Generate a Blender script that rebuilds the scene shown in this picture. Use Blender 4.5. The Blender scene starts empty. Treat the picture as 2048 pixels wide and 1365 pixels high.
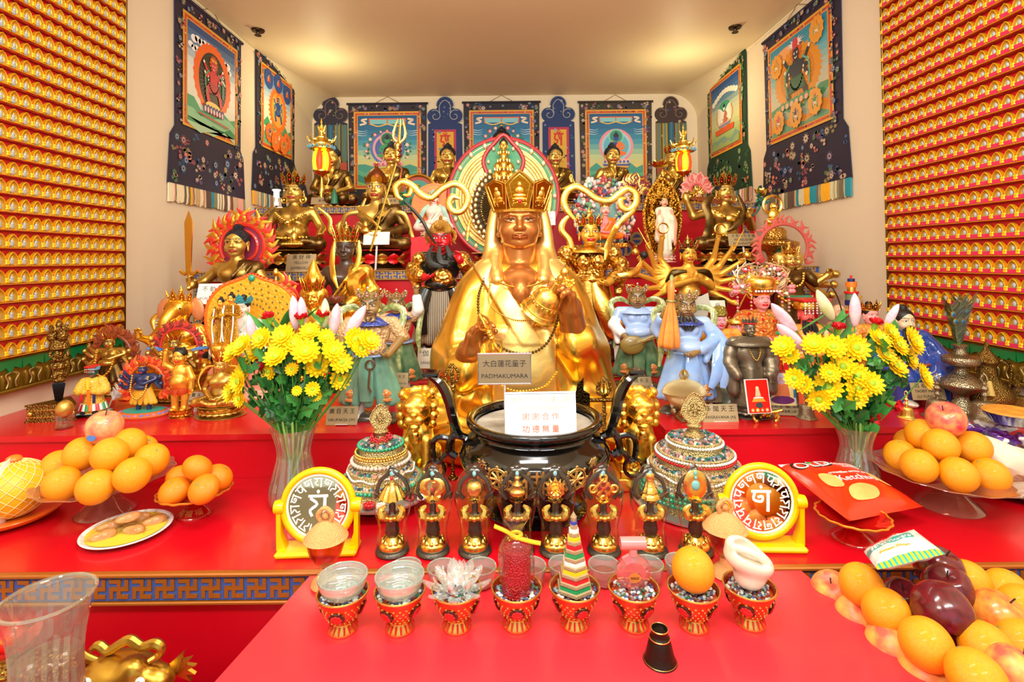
import bpy,math,random
import numpy as np
from mathutils import Vector,Matrix,Euler
PI=math.pi
SC=bpy.context.scene
COL=SC.collection
FPX=1040.0
PITCH,ROLL,ZC=math.radians(1.2),math.radians(-0.6),1.55
PCX,PCY=1012.0,498.0
cam=bpy.data.cameras.new('camera');camo=bpy.data.objects.new('camera',cam);COL.objects.link(camo)
cam.sensor_width=36.0;cam.lens=FPX/2048*36.0
cam.shift_x=(1024-PCX)/2048;cam.shift_y=-(682.5-PCY)/2048
cam.clip_start=0.02
RCAM=Matrix.Rotation(PI/2+PITCH,3,'X')@Matrix.Rotation(ROLL,3,'Z')
camo.matrix_world=Matrix.Translation((0,0,ZC))@RCAM.to_4x4()
SC.camera=camo
SC.view_settings.view_transform='Standard';SC.view_settings.look='None'
SC.view_settings.exposure=0.0;SC.view_settings.gamma=1.0;SC.view_settings.use_curve_mapping=False
W=bpy.data.worlds.new('World');SC.world=W;W.use_nodes=True
W.node_tree.nodes['Background'].inputs[0].default_value=(0.985,1.0,1.0,1)
W.node_tree.nodes['Background'].inputs[1].default_value=0.95
def area(name,loc,target,sx,sy,power,col=(1,1,.985),spread=PI):
 l=bpy.data.lights.new(name,'AREA');l.shape='RECTANGLE';l.size=sx;l.size_y=sy;l.energy=power;l.color=col;l.spread=spread
 o=bpy.data.objects.new(name,l);COL.objects.link(o);o.location=loc
 o.rotation_euler=(Vector(target)-Vector(loc)).to_track_quat('-Z','Y').to_euler();return o
def point(name,loc,power,col=(1,.85,.6),r=.03):
 l=bpy.data.lights.new(name,'POINT');l.energy=power;l.color=col;l.shadow_soft_size=r
 o=bpy.data.objects.new(name,l);COL.objects.link(o);o.location=loc;return o
area('hall_ceiling_light',(-1.1,-0.6,3.2),(-.5,2.2,1.0),1.2,.35,62)
area('hall_ceiling_light',(1.1,-0.6,3.2),(.5,2.2,1.0),1.2,.35,62)
area('hall_ceiling_light',(0,0.75,3.2),(0,1.6,0.8),1.2,.3,34)
area('altar_ceiling_light',(0,2.6,3.22),(0,4.2,1.2),1.6,.3,20,(1,.92,.76))
area('bounced_flash',(0,-.2,1.95),(0,.9,3.25),.5,.4,34,(1,.98,.93))
def at(px,py,Y=None,Z=None,X=None):
 d=RCAM@Vector(((px-PCX)/FPX,-(py-PCY)/FPX,-1.0))
 if Y is not None:t=Y/d.y
 elif Z is not None:t=(Z-ZC)/d.z
 else:t=X/d.x
 return Vector((d.x*t,d.y*t,ZC+d.z*t))
def sz(px,Y):return px*Y/FPX
def lin(h):
 h=h.lstrip('#');c=[int(h[i:i+2],16)/255 for i in(0,2,4)]
 return tuple(x/12.92 if x<=.04045 else((x+.055)/1.055)**2.4 for x in c)+(1,)
MATS={}
def M(name,col,metal=0.,rough=.5,bump=0.,bs=40.,var=0.,vs=8.,vcol=None,patina=None,coat=0.,emit=0.,sheen=0.,vor=0.,vorS=30.,sss=0.,spec=None):
 if name in MATS:return MATS[name]
 m=bpy.data.materials.new(name);m.use_nodes=True;nt=m.node_tree;N=nt.nodes;L=nt.links
 b=N['Principled BSDF'];c=lin(col)
 b.inputs['Base Color'].default_value=c;b.inputs['Metallic'].default_value=metal;b.inputs['Roughness'].default_value=rough
 b.inputs['Coat Weight'].default_value=coat;b.inputs['Coat Roughness'].default_value=.08
 if spec is not None:b.inputs['Specular IOR Level'].default_value=spec
 if sss:b.inputs['Subsurface Weight'].default_value=sss;b.inputs['Subsurface Scale'].default_value=.01
 if sheen:b.inputs['Sheen Weight'].default_value=sheen
 if emit:b.inputs['Emission Color'].default_value=c;b.inputs['Emission Strength'].default_value=emit
 tc=N.new('ShaderNodeTexCoord');last=None
 def noise(s,d=4.):
  n=N.new('ShaderNodeTexNoise');n.inputs['Scale'].default_value=s;n.inputs['Detail'].default_value=d
  L.new(tc.outputs['Object'],n.inputs['Vector']);return n
 if var:
  n=noise(vs);r=N.new('ShaderNodeMapRange');r.inputs[1].default_value=.35;r.inputs[2].default_value=.65;r.inputs[4].default_value=var
  L.new(n.outputs['Fac'],r.inputs[0])
  mx=N.new('ShaderNodeMix');mx.data_type='RGBA';mx.inputs[6].default_value=c
  mx.inputs[7].default_value=lin(vcol)if vcol else tuple(x*.55 for x in c[:3])+(1,)
  L.new(r.outputs[0],mx.inputs[0]);last=mx.outputs[2]
 if patina:
  g=N.new('ShaderNodeNewGeometry');r=N.new('ShaderNodeMapRange');r.inputs[1].default_value=.42;r.inputs[2].default_value=.52
  L.new(g.outputs['Pointiness'],r.inputs[0])
  mx=N.new('ShaderNodeMix');mx.data_type='RGBA';mx.inputs[6].default_value=lin(patina);mx.inputs[7].default_value=c
  L.new(r.outputs[0],mx.inputs[0])
  if last:L.new(last,mx.inputs[7])
  last=mx.outputs[2]
 if last:L.new(last,b.inputs['Base Color'])
 if bump or vor:
  bp=N.new('ShaderNodeBump');bp.inputs['Distance'].default_value=.01;bp.inputs['Strength'].default_value=max(bump,vor)
  if vor:
   v=N.new('ShaderNodeTexVoronoi');v.inputs['Scale'].default_value=vorS;L.new(tc.outputs['Object'],v.inputs['Vector']);L.new(v.outputs['Distance'],bp.inputs['Height'])
  else:
   L.new(noise(bs).outputs['Fac'],bp.inputs['Height'])
  L.new(bp.outputs[0],b.inputs['Normal'])
 MATS[name]=m;return m
def glassmat(name,tint='FFFFFF',rough=.03,ior=1.45,gcol='FFFFFF',body=0.,bodycol='FFFFFF'):
 if name in MATS:return MATS[name]
 m=bpy.data.materials.new(name);m.use_nodes=True;nt=m.node_tree;N=nt.nodes;L=nt.links
 N.remove(N['Principled BSDF']);out=N['Material Output']
 t=N.new('ShaderNodeBsdfTransparent');t.inputs[0].default_value=lin(tint)
 g=N.new('ShaderNodeBsdfGlossy');g.inputs['Color'].default_value=lin(gcol);g.inputs['Roughness'].default_value=rough
 lw=N.new('ShaderNodeLayerWeight');pw=N.new('ShaderNodeMath');pw.operation='POWER';pw.inputs[1].default_value=3.0;L.new(lw.outputs['Facing'],pw.inputs[0])
 f=N.new('ShaderNodeMath');f.operation='MULTIPLY_ADD';f.inputs[1].default_value=.8;f.inputs[2].default_value=((ior-1)/(ior+1))**2*2;L.new(pw.outputs[0],f.inputs[0])
 src=t
 if body:
  d=N.new('ShaderNodeBsdfDiffuse');d.inputs[0].default_value=lin(bodycol)
  mb=N.new('ShaderNodeMixShader');mb.inputs[0].default_value=body;L.new(t.outputs[0],mb.inputs[1]);L.new(d.outputs[0],mb.inputs[2]);src=mb
 mx=N.new('ShaderNodeMixShader');L.new(f.outputs[0],mx.inputs[0]);L.new(src.outputs[0],mx.inputs[1]);L.new(g.outputs[0],mx.inputs[2])
 L.new(mx.outputs[0],out.inputs[0]);MATS[name]=m;return m
class MB:
 def __init__(s):s.V=[];s.F=[];s.m=[];s.n=0
 def add(s,vf,mi=0,T=None):
  V,F=vf;V=np.asarray(V,float).reshape(-1,3)
  if T is not None:V=V@np.array(T.to_3x3()).T+np.array(T.translation)
  s.V.append(V);n=s.n
  s.F.extend(tuple(i+n for i in f)for f in F);s.m.extend([mi]*len(F));s.n+=len(V);return s
 def join(s,o,T=None,dm=0):
  V=np.concatenate(o.V)
  if T is not None:V=V@np.array(T.to_3x3()).T+np.array(T.translation)
  n=s.n;s.V.append(V);s.F.extend(tuple(i+n for i in f)for f in o.F);s.m.extend(x+dm for x in o.m);s.n+=len(V);return s
 def mesh(s,name,smooth=True):
  me=bpy.data.meshes.new(name);me.from_pydata(np.concatenate(s.V).tolist(),[],s.F)
  me.polygons.foreach_set('material_index',s.m)
  if smooth:me.polygons.foreach_set('use_smooth',[True]*len(s.F));
  me.update()
  if smooth:
   try:me.set_sharp_from_angle(angle=math.radians(42))
   except Exception:pass
  return me
def put(name,geo,mats,parent=None,loc=(0,0,0),rot=(0,0,0),scale=(1,1,1),smooth=True):
 if isinstance(geo,tuple):geo=MB().add(geo)
 me=geo.mesh(name,smooth)if isinstance(geo,MB)else geo
 o=bpy.data.objects.new(name,me);COL.objects.link(o)
 mats=mats if isinstance(mats,(list,tuple))else[mats]
 if len(me.materials)==0:
  for m in mats:me.materials.append(m)
 else:
  for i,m in enumerate(mats[:len(me.materials)]):
   if me.materials[i]is not m:o.material_slots[i].link='OBJECT';o.material_slots[i].material=m
 o.location=loc;o.rotation_euler=rot;o.scale=(scale,)*3 if isinstance(scale,(int,float))else scale
 if parent is not None:o.parent=parent
 return o
def tag(o,label,cat,group=None,kind=None):
 if label:o['label']=label
 if cat:o['category']=cat
 if group:o['group']=group
 if kind:o['kind']=kind
 return o
def thing(name,label,cat,loc=(0,0,0),rot=(0,0,0),scale=1.,group=None):
 o=bpy.data.objects.new(name,None);COL.objects.link(o);o.empty_display_size=.05
 o.location=loc;o.rotation_euler=rot if isinstance(rot,(tuple,list,Euler))else(0,0,rot)
 o.scale=(scale,)*3 if isinstance(scale,(int,float))else scale
 return tag(o,label,cat,group)
KIDS={}
def copy_thing(r,loc,rot=None,scale=None,label=None,group=None):
 c=r.copy();COL.objects.link(c);c.location=loc
 if rot is not None:c.rotation_euler=rot
 if scale is not None:c.scale=(scale,)*3
 if label:c['label']=label
 if group:c['group']=group
 def rec(a,b):
  for k in a.children:
   d=k.copy();COL.objects.link(d);d.parent=b;rec(k,d)
 rec(r,c);return c
def T3(loc=(0,0,0),rot=(0,0,0),sc=(1,1,1)):
 if isinstance(sc,(int,float)):sc=(sc,)*3
 return Matrix.LocRotScale(Vector(loc),Euler(rot),Vector(sc))
def box(c,s,b=0.):
 hx,hy,hz=s[0]/2,s[1]/2,s[2]/2
 if b<=0:
  V=[(c[0]+x*hx,c[1]+y*hy,c[2]+z*hz)for x in(-1,1)for y in(-1,1)for z in(-1,1)]
  return V,[(0,1,3,2),(4,6,7,5),(0,4,5,1),(2,3,7,6),(0,2,6,4),(1,5,7,3)]
 V=[];F=[];idx={}
 for sx in(-1,1):
  for sy in(-1,1):
   for sz_ in(-1,1):
    for a in range(3):
     h=[hx-b,hy-b,hz-b];h[a]+=b
     idx[sx,sy,sz_,a]=len(V);V.append((c[0]+sx*h[0],c[1]+sy*h[1],c[2]+sz_*h[2]))
 for a in range(3):
  o=[i for i in range(3)if i!=a]
  for s_ in(-1,1):
   q=[]
   for p,r in((-1,-1),(1,-1),(1,1),(-1,1)):
    k=[0,0,0];k[a]=s_;k[o[0]]=p;k[o[1]]=r;q.append(idx[k[0],k[1],k[2],a])
   F.append(tuple(q))
  for p in(-1,1):
   for r in(-1,1):
    k1=[0,0,0];k1[o[0]]=p;k1[o[1]]=r;k2=list(k1);k1[a]=-1;k2[a]=1
    F.append((idx[(*k1,o[0])],idx[(*k2,o[0])],idx[(*k2,o[1])],idx[(*k1,o[1])]))
 for sx in(-1,1):
  for sy in(-1,1):
   for sz_ in(-1,1):F.append(tuple(idx[sx,sy,sz_,a]for a in range(3)))
 return V,F
def lathe(prof,n=28,c=(0,0,0),rf=None,cap=True,sx=1.,sy=1.,a0=0.,a1=2*PI):
 full=abs(a1-a0-2*PI)<1e-6;m=n if full else n+1
 th=a0+(a1-a0)*np.arange(m)/n;V=[];F=[]
 for r,z in prof:
  rr=r*(1+(rf(th,z)if rf else 0))
  V.append(np.stack([c[0]+rr*np.cos(th)*sx,c[1]+rr*np.sin(th)*sy,np.full(m,c[2]+z)],1))
 V=np.concatenate(V);k=len(prof)
 for j in range(k-1):
  for i in range(n):
   i2=(i+1)%m;F.append((j*m+i,j*m+i2,(j+1)*m+i2,(j+1)*m+i))
 if cap and full:
  if prof[0][0]>1e-5:F.append(tuple(range(m-1,-1,-1)))
  if prof[-1][0]>1e-5:F.append(tuple((k-1)*m+i for i in range(m)))
 return V,F
def smooth_prof(pts,sub=4):
 P=[Vector((a,b,0))for a,b in pts];return[(max(v.x,0),v.y)for v in crom(P,sub)]
def crom(P,sub=6,closed=False):
 P=[Vector(p)for p in P];n=len(P);out=[]
 for i in range(n if closed else n-1):
  p1,p2=P[i],P[(i+1)%n]
  p0=P[(i-1)%n]if closed or i>0 else p1*2-p2
  p3=P[(i+2)%n]if closed or i+2<n else p2*2-p1
  for s in range(sub):
   t=s/sub
   out.append(.5*((2*p1)+(p2-p0)*t+(2*p0-5*p1+4*p2-p3)*t*t+(3*p1-p0-3*p2+p3)*t**3))
 if not closed:out.append(P[-1])
 return out
def tube(path,r,n=8,closed=False,flat=1.,up=None,sub=0,cap=True):
 P=[Vector(p)for p in path]
 if sub:
  k=len(P);P=crom(P,sub,closed)
  if not isinstance(r,(int,float)):r=np.interp(np.linspace(0,k-1,len(P)),range(k),r)
 k=len(P);R=[r]*k if isinstance(r,(int,float))else list(r)
 V=[];F=[];nrm=None
 for i in range(k):
  a=P[(i-1)%k]if closed or i>0 else P[i];b=P[(i+1)%k]if closed or i<k-1 else P[i]
  t=(b-a);t=t.normalized()if t.length>1e-9 else Vector((0,0,1))
  if up is not None:nrm=Vector(up)
  elif nrm is None:nrm=Vector((0,0,1))if abs(t.z)<.9 else Vector((0,1,0))
  nrm=nrm-t*nrm.dot(t);nrm=nrm.normalized()if nrm.length>1e-9 else t.orthogonal().normalized()
  bn=t.cross(nrm)
  for j in range(n):
   an=2*PI*j/n;V.append(P[i]+nrm*(R[i]*math.cos(an)*flat)+bn*(R[i]*math.sin(an)))
 for i in range(k if closed else k-1):
  for j in range(n):
   i2=(i+1)%k;F.append((i*n+j,i*n+(j+1)%n,i2*n+(j+1)%n,i2*n+j))
 if cap and not closed:F.append(tuple(range(n-1,-1,-1)));F.append(tuple((k-1)*n+j for j in range(n)))
 return[tuple(v)for v in V],F
def ball(c,r,nu=10,nv=7):
 if isinstance(r,(int,float)):r=(r,r,r)
 V=[(c[0],c[1],c[2]-r[2])];F=[]
 for j in range(1,nv):
  p=-PI/2+PI*j/nv
  for i in range(nu):
   a=2*PI*i/nu;V.append((c[0]+r[0]*math.cos(p)*math.cos(a),c[1]+r[1]*math.cos(p)*math.sin(a),c[2]+r[2]*math.sin(p)))
 V.append((c[0],c[1],c[2]+r[2]));q=len(V)-1
 for i in range(nu):
  F.append((0,1+(i+1)%nu,1+i));F.append((q,1+(nv-2)*nu+i,1+(nv-2)*nu+(i+1)%nu))
  for j in range(nv-2):
   a=1+j*nu;F.append((a+i,a+(i+1)%nu,a+nu+(i+1)%nu,a+nu+i))
 return V,F
def prism(pts,d,plane='xz',o=0.):
 n=len(pts)
 if plane=='xz':V=[(p[0],-o,p[1])for p in pts]+[(p[0],-o-d,p[1])for p in pts]
 else:V=[(p[0],p[1],o)for p in pts]+[(p[0],p[1],o+d)for p in pts]
 F=[tuple(range(n-1,-1,-1)),tuple(range(n,2*n))]+[(i,(i+1)%n,n+(i+1)%n,n+i)for i in range(n)]
 return V,F
def sheet(fn,nu,nv):
 V=[fn(i/nu,j/nv)for j in range(nv+1)for i in range(nu+1)]
 F=[(j*(nu+1)+i,j*(nu+1)+i+1,(j+1)*(nu+1)+i+1,(j+1)*(nu+1)+i)for j in range(nv)for i in range(nu)]
 return V,F
def ring_of(fn,n,r,z=0.,sx=1.,sy=1.,a0=0.,tilt=0.):
 mb=MB()
 for i in range(n):
  a=a0+2*PI*i/n
  mb.add(fn,0,T3((r*sx*math.cos(a),r*sy*math.sin(a),z),(0,0,0))@Matrix.Rotation(math.atan2(math.sin(a)/max(sy,.01),math.cos(a)/max(sx,.01))+PI/2,4,'Z')@Matrix.Rotation(tilt,4,'X'))
 return mb
def beads(path,r,mb=None,mi=0,step=None,n=7):
 mb=mb or MB();P=[Vector(p)for p in path];step=step or 2*r;acc=0.;mb.add(ball(P[0],r,n,5),mi)
 for a,b in zip(P,P[1:]):
  L=(b-a).length;t=step-acc
  while t<=L:mb.add(ball(a.lerp(b,t/L),r,n,5),mi);t+=step
  acc=L-(t-step)
 return mb
def circle_pts(r,n,c=(0,0,0),a0=0.,a1=2*PI,sx=1.,sy=1.,plane='xy'):
 out=[]
 for i in range(n+1):
  a=a0+(a1-a0)*i/n;p,q=r*sx*math.cos(a),r*sy*math.sin(a)
  out.append(Vector((c[0]+p,c[1]+q,c[2]))if plane=='xy' else Vector((c[0]+p,c[1],c[2]+q)))
 return out
def petal(w,h,t,tip=.25,bulge=.35,n=6):
 V=[];F=[]
 for j in range(n+1):
  v=j/n;hw=w/2*(math.sin(PI*min(v*.62+.3,1.))**.8 if v<1 else 0.)
  y=-t*(math.sin(PI*v*.8)+bulge*v)
  for i in range(5):
   u=-1+i/2;V.append((hw*u,y-t*.5*(1-u*u),h*v))
 for j in range(n):
  for i in range(4):a=j*5+i;F.append((a,a+1,a+6,a+5))
 return V,F
class SDF:
 def __init__(s):s.p=[];s.disp=None
 def ell(s,c,r,rot=None,k=.03,op=0):
  if isinstance(r,(int,float)):r=(r,r,r)
  s.p.append(('e',np.array(c,float),np.array(r,float),None if rot is None else np.array(Euler(rot).to_matrix()),k,op));return s
 def cap(s,a,b,ra,rb=None,k=.03,op=0):
  s.p.append(('c',np.array(a,float),np.array(b,float),ra,ra if rb is None else rb,k,op));return s
 def path(s,pts,r,k=.02,sub=0,op=0):
  n=len(pts);P=[Vector(p)for p in pts];rr=[r]*n if isinstance(r,(int,float))else list(r)
  if sub:
   P=crom(P,sub);rr=np.interp(np.linspace(0,n-1,len(P)),range(n),rr)
  for i in range(len(P)-1):s.cap(P[i],P[i+1],rr[i],rr[i+1],k,op)
  return s
 def mir(s,kind,*a,**kw):
  getattr(s,kind)(*a,**kw)
  def fx(p):return(-p[0],)+tuple(p[1:])
  a=list(a)
  if kind=='ell':
   a[0]=fx(a[0])
   if kw.get('rot')is not None:q=kw['rot'];kw['rot']=(q[0],-q[1],-q[2])
  elif kind=='cap':a[0]=fx(a[0]);a[1]=fx(a[1])
  else:a[0]=[fx(p)for p in a[0]]
  getattr(s,kind)(*a,**kw);return s
 def arr(s,h):
  lo=np.full(3,1e9);hi=-lo
  for p in s.p:
   if p[-1]:continue
   if p[0]=='e':m=max(p[2])if p[3]is not None else p[2];l,u=p[1]-m,p[1]+m
   else:m=max(p[3],p[4]);l,u=np.minimum(p[1],p[2])-m,np.maximum(p[1],p[2])+m
   lo=np.minimum(lo,l);hi=np.maximum(hi,u)
  lo-=4*h;hi+=4*h;n=np.ceil((hi-lo)/h).astype(int)+1
  D=np.full(n,10.,np.float32);ax=[lo[i]+h*np.arange(n[i])for i in range(3)]
  for p in s.p:
   k,op=p[-2],p[-1];mg=k+3*h
   if p[0]=='e':m=np.full(3,max(p[2]))if p[3]is not None else p[2];l,u=p[1]-m-mg,p[1]+m+mg
   else:m=max(p[3],p[4])+mg;l,u=np.minimum(p[1],p[2])-m,np.maximum(p[1],p[2])+m
   i0=np.clip(np.floor((l-lo)/h).astype(int),0,n-1);i1=np.clip(np.ceil((u-lo)/h).astype(int)+1,1,n)
   if np.any(i1<=i0):continue
   sl=tuple(slice(i0[i],i1[i])for i in range(3))
   x=ax[0][sl[0]][:,None,None];y=ax[1][sl[1]][None,:,None];z=ax[2][sl[2]][None,None,:]
   if p[0]=='e':
    c,r,R=p[1],p[2],p[3];q=[x-c[0],y-c[1],z-c[2]]
    if R is not None:q=[R[0,i]*q[0]+R[1,i]*q[1]+R[2,i]*q[2]for i in range(3)]
    k0=np.sqrt(sum((q[i]/r[i])**2 for i in range(3)));k1=np.sqrt(sum((q[i]/r[i]**2)**2 for i in range(3)))+1e-9
    d=k0*(k0-1)/k1
   else:
    a,b=p[1],p[2];ba=b-a;bb=ba@ba+1e-12
    t=np.clip(((x-a[0])*ba[0]+(y-a[1])*ba[1]+(z-a[2])*ba[2])/bb,0,1)
    d=np.sqrt((x-a[0]-ba[0]*t)**2+(y-a[1]-ba[1]*t)**2+(z-a[2]-ba[2]*t)**2)-(p[3]+(p[4]-p[3])*t)
   A=D[sl]
   if op:d=-d;hh=np.maximum(k-np.abs(A-d),0)/k;D[sl]=np.maximum(A,d)+hh*hh*k*.25
   else:hh=np.maximum(k-np.abs(A-d),0)/k;D[sl]=np.minimum(A,d)-hh*hh*k*.25
  if s.disp is not None:D+=s.disp(ax[0][:,None,None],ax[1][None,:,None],ax[2][None,None,:])
  return D,lo,h
 def geo(s,h):
  D,lo,h=s.arr(h);S=D<0;n=np.array(D.shape)
  c=np.zeros(n-1,np.int8)
  for i in(0,1):
   for j in(0,1):
    for k in(0,1):c+=S[i:n[0]-1+i,j:n[1]-1+j,k:n[2]-1+k]
  cell=(c>0)&(c<8);ids=np.argwhere(cell);idx=np.full(n-1,-1,np.int64);idx[cell]=np.arange(len(ids))
  acc=np.zeros((len(ids),3));cnt=np.zeros(len(ids))
  cor=[(i,j,k)for i in(0,1)for j in(0,1)for k in(0,1)]
  for a in cor:
   for ax_ in range(3):
    if a[ax_]:continue
    b=list(a);b[ax_]=1
    da=D[ids[:,0]+a[0],ids[:,1]+a[1],ids[:,2]+a[2]];db=D[ids[:,0]+b[0],ids[:,1]+b[1],ids[:,2]+b[2]]
    mk=(da<0)!=(db<0);t=np.where(mk,da/(da-db+1e-12),0)
    pt=np.array(a,float)[None,:].repeat(len(ids),0);pt[:,ax_]=t
    acc[mk]+=pt[mk];cnt[mk]+=1
  V=lo+(ids+acc/cnt[:,None])*h;F=[]
  for ax_ in range(3):
   o1,o2=(ax_+1)%3,(ax_+2)%3
   sa=[slice(None)]*3;sb=[slice(None)]*3;sa[ax_]=slice(0,-1);sb[ax_]=slice(1,None)
   A=S[tuple(sa)];B=S[tuple(sb)];e=np.argwhere(A!=B)
   e=e[(e[:,o1]>0)&(e[:,o2]>0)&(e[:,o1]<n[o1]-1)&(e[:,o2]<n[o2]-1)]
   q=[]
   for d1,d2 in((1,1),(0,1),(0,0),(1,0)):
    g=e.copy();g[:,o1]-=d1;g[:,o2]-=d2;q.append(idx[g[:,0],g[:,1],g[:,2]])
   q=np.stack(q,1);ins=A[e[:,0],e[:,1],e[:,2]]
   q[~ins]=q[~ins][:,::-1];F.append(q)
  F=np.concatenate(F);F=F[(F>=0).all(1)]
  return V,F
 def mesh(s,name,h,paint=None):
  V,F=s.geo(h);me=bpy.data.meshes.new(name)
  me.vertices.add(len(V));me.vertices.foreach_set('co',V.astype(np.float32).ravel())
  me.loops.add(F.size);me.loops.foreach_set('vertex_index',F.astype(np.int32).ravel())
  me.polygons.add(len(F));me.polygons.foreach_set('loop_start',np.arange(0,F.size,4,dtype=np.int32))
  me.polygons.foreach_set('loop_total',np.full(len(F),4,np.int32))
  me.polygons.foreach_set('use_smooth',np.ones(len(F),bool))
  if paint is not None:me.polygons.foreach_set('material_index',paint(V[F].mean(1)).astype(np.int32))
  me.update(calc_edges=True);me.validate();return me
def text_mesh(s,size=.02,align='CENTER',ext=.0004):
 cu=bpy.data.curves.new('lettering','FONT');cu.body=s;cu.size=size;cu.align_x=align;cu.align_y='CENTER';cu.extrude=ext;cu.resolution_u=3
 o=bpy.data.objects.new('tmp',cu);COL.objects.link(o)
 dg=bpy.context.evaluated_depsgraph_get();me=bpy.data.meshes.new_from_object(o.evaluated_get(dg));bpy.data.objects.remove(o)
 me.name='lettering';me.materials.clear();return me
def word(s,size,mat,parent,loc,rot=(PI/2,0,0),name='lettering',w=None,ext=.0003):
 me=text_mesh(s,size,ext=ext)
 sc=1.
 if w:
  xs=[v.co.x for v in me.vertices];sc=w/max(1e-6,max(xs)-min(xs))if xs else 1.
 return put(name,me,mat,parent,loc,rot,(sc,1 if not w else min(sc,1.3),1),smooth=False)
 # materials of the place
red_lac=M('red_lacquer','C8081A',rough=.3,bump=.04,bs=260,coat=.25)
red_riser=M('red_riser','CE0018',rough=.42,bump=.03,bs=200)
red_table_m=M('red_tabletop','F2303C',rough=.34,bump=.03,bs=240,coat=.15)
wall_m=M('cream_wall_paint','E2D2B4',rough=.75,bump=.02,bs=90)
ceil_m=M('ceiling_paint','ECDDB4',rough=.55,bump=.02,bs=60)
floor_m=M('floor_tile','9A8670',rough=.4,var=.5,vs=3)
gold=M('polished_gold','FCD768',1,.25,bump=.12,bs=60,patina='B87A1A')
goldleaf=M('gold_leaf','FFD75C',.95,.27,bump=.10,bs=22,var=.5,vs=9,vcol='F2B02A',patina='D08A18')
goldor=M('ornate_gold','F6C24E',1,.3,vor=.9,vorS=55,patina='7A4A10')
bronze=M('gilt_bronze','D2AE58',.95,.34,bump=.06,bs=40,patina='6A4C1C')
dbronze=M('dark_bronze','86693A',.95,.36,bump=.15,bs=40,var=.7,vs=14,vcol='5A4522',patina='3A2A12')
abronze=M('antique_bronze','8A6B34',1,.34,vor=.5,vorS=60,patina='241A0A')
silverb=M('aged_silver_bronze','A09478',1,.34,vor=.3,vorS=50,patina='3A3020')
blackl=M('black_lacquer','0A0807',rough=.08,coat=.6)
blackm=M('matt_black','15110F',rough=.5)
darkwood=M('dark_wood','2A1712',rough=.3,coat=.3)
white=M('white_glaze','F0EEE8',rough=.2,coat=.4)
paper=M('white_card','F6F4EE',rough=.7)
brassp=M('brass_plate','B9A67E',.55,.38,bump=.03,bs=120)
ink=M('black_print','14100E',rough=.6)
redm=M('red_enamel','D0141C',rough=.3,coat=.3)
pinkm=M('pink_enamel','E88C96',rough=.4)
orangem=M('orange_enamel','F07A1E',rough=.4)
yellowm=M('yellow_enamel','FFD21A',rough=.4)
greenm=M('green_enamel','2E7F58',rough=.35)
jade=M('jade_green','1F9A78',rough=.2,coat=.4)
bluem=M('blue_enamel','27509E',rough=.35)
skym=M('sky_blue_enamel','6FB4D8',rough=.45)
navym=M('navy_enamel','1B2460',rough=.3)
whitem=M('white_enamel','F2EEE2',rough=.45)
skinm=M('painted_flesh','E8B48C',rough=.45)
# the room
XW,YB,ZT=1.99,5.35,3.25
def struct(name,geo,m,kind='structure'):
 o=put(name,geo,m,smooth=False);o['kind']=kind;return o
struct('floor',box((0,1.7,-.05),(4.2,7.5,.1)),floor_m)
struct('ceiling',box((0,1.7,ZT+.05),(4.2,7.5,.1)),ceil_m)
struct('wall_left',box((-XW-.06,1.7,ZT/2),(.12,7.5,ZT)),wall_m)
struct('wall_right',box((XW+.06,1.7,ZT/2),(.12,7.5,ZT)),wall_m)
struct('wall_back',box((0,YB+.06,ZT/2),(4.2,.12,ZT)),wall_m)
for sgn,nm in((-1,'trim_1'),(1,'trim_2')):
 def cv(u,v,sgn=sgn):
  r=.28*min(1,v*1.0)**1.2+.0005;a=u*PI/2
  return(sgn*(XW+.001-r+r*math.sin(a)),YB-1.3+1.3*v,ZT+.001-r+r*math.cos(a))
 o=struct(nm,MB().add(sheet(cv,10,10)),ceil_m);o.data.polygons.foreach_set('use_smooth',[True]*len(o.data.polygons))
for sgn,nm in((-1,'trim_3'),(1,'trim_4')):
 struct(nm,box((sgn*(XW-.004),2.0,ZT-.012),(.008,4.2,.012)),M('pale_trim','EDE0C0',rough=.4))
 # altar tiers with fret trims
fret_blue=M('fret_blue','3C58A0',rough=.55)
fret_brown=M('fret_bronze_paint','A8621C',.35,.45)
fret_gold=M('fret_gold_paint','C09A52',.45,.45)
MANJI=['11101','00101','11111','10100','10111']
def fret(L,h,unit,mold,relief=.003):
 mb=MB();ch=unit*.82/5;n=int(L/unit);band=ch*5
 mb.add(box((0,-.004,-mold-(h-2*mold)/2),(L,.008,h-2*mold)),0)
 mb.add(box((0,-.009,-mold/2),(L,.018,mold),.003),2);mb.add(box((0,-.007,-h+mold/2*.8),(L,.014,mold*.8),.002),2)
 zc=-h/2
 for i in range(n):
  x0=-n*unit/2+(i+.5)*unit
  for r in range(5):
   s=MANJI[r];c=0
   while c<5:
    if s[c]=='1':
     e=c
     while e<5 and s[e]=='1':e+=1
     mb.add(box((x0+(c+e-5)/2*ch,-.0085,zc+(2-r)*ch),((e-c)*ch*1.02,.002+relief,ch*1.02)),1);c=e
    else:c+=1
 return mb
def tier(label,boxes,trim=None,trimcols=None,mats=None):
 t=thing('altar_tier',label,'altar tier')
 for k,(x0,x1,y0,y1,z0,z1)in enumerate(boxes):
  b=put('tier_top',box(((x0+x1)/2,(y0+y1)/2,z1-.01),(x1-x0,y1-y0,.02)),red_lac,t,smooth=False)
  put('riser_board',box(((x0+x1)/2,(y0+y1)/2+.006,(z0+z1-.02)/2),(x1-x0,y1-y0-.012,z1-.02-z0)),red_riser,t,smooth=False)
 if trim:
  y,z,L,h,unit=trim
  put('fret_trim',fret(L,h,unit,h*.13),trimcols,t,(0,y,z+.001),smooth=False)
 return t
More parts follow.
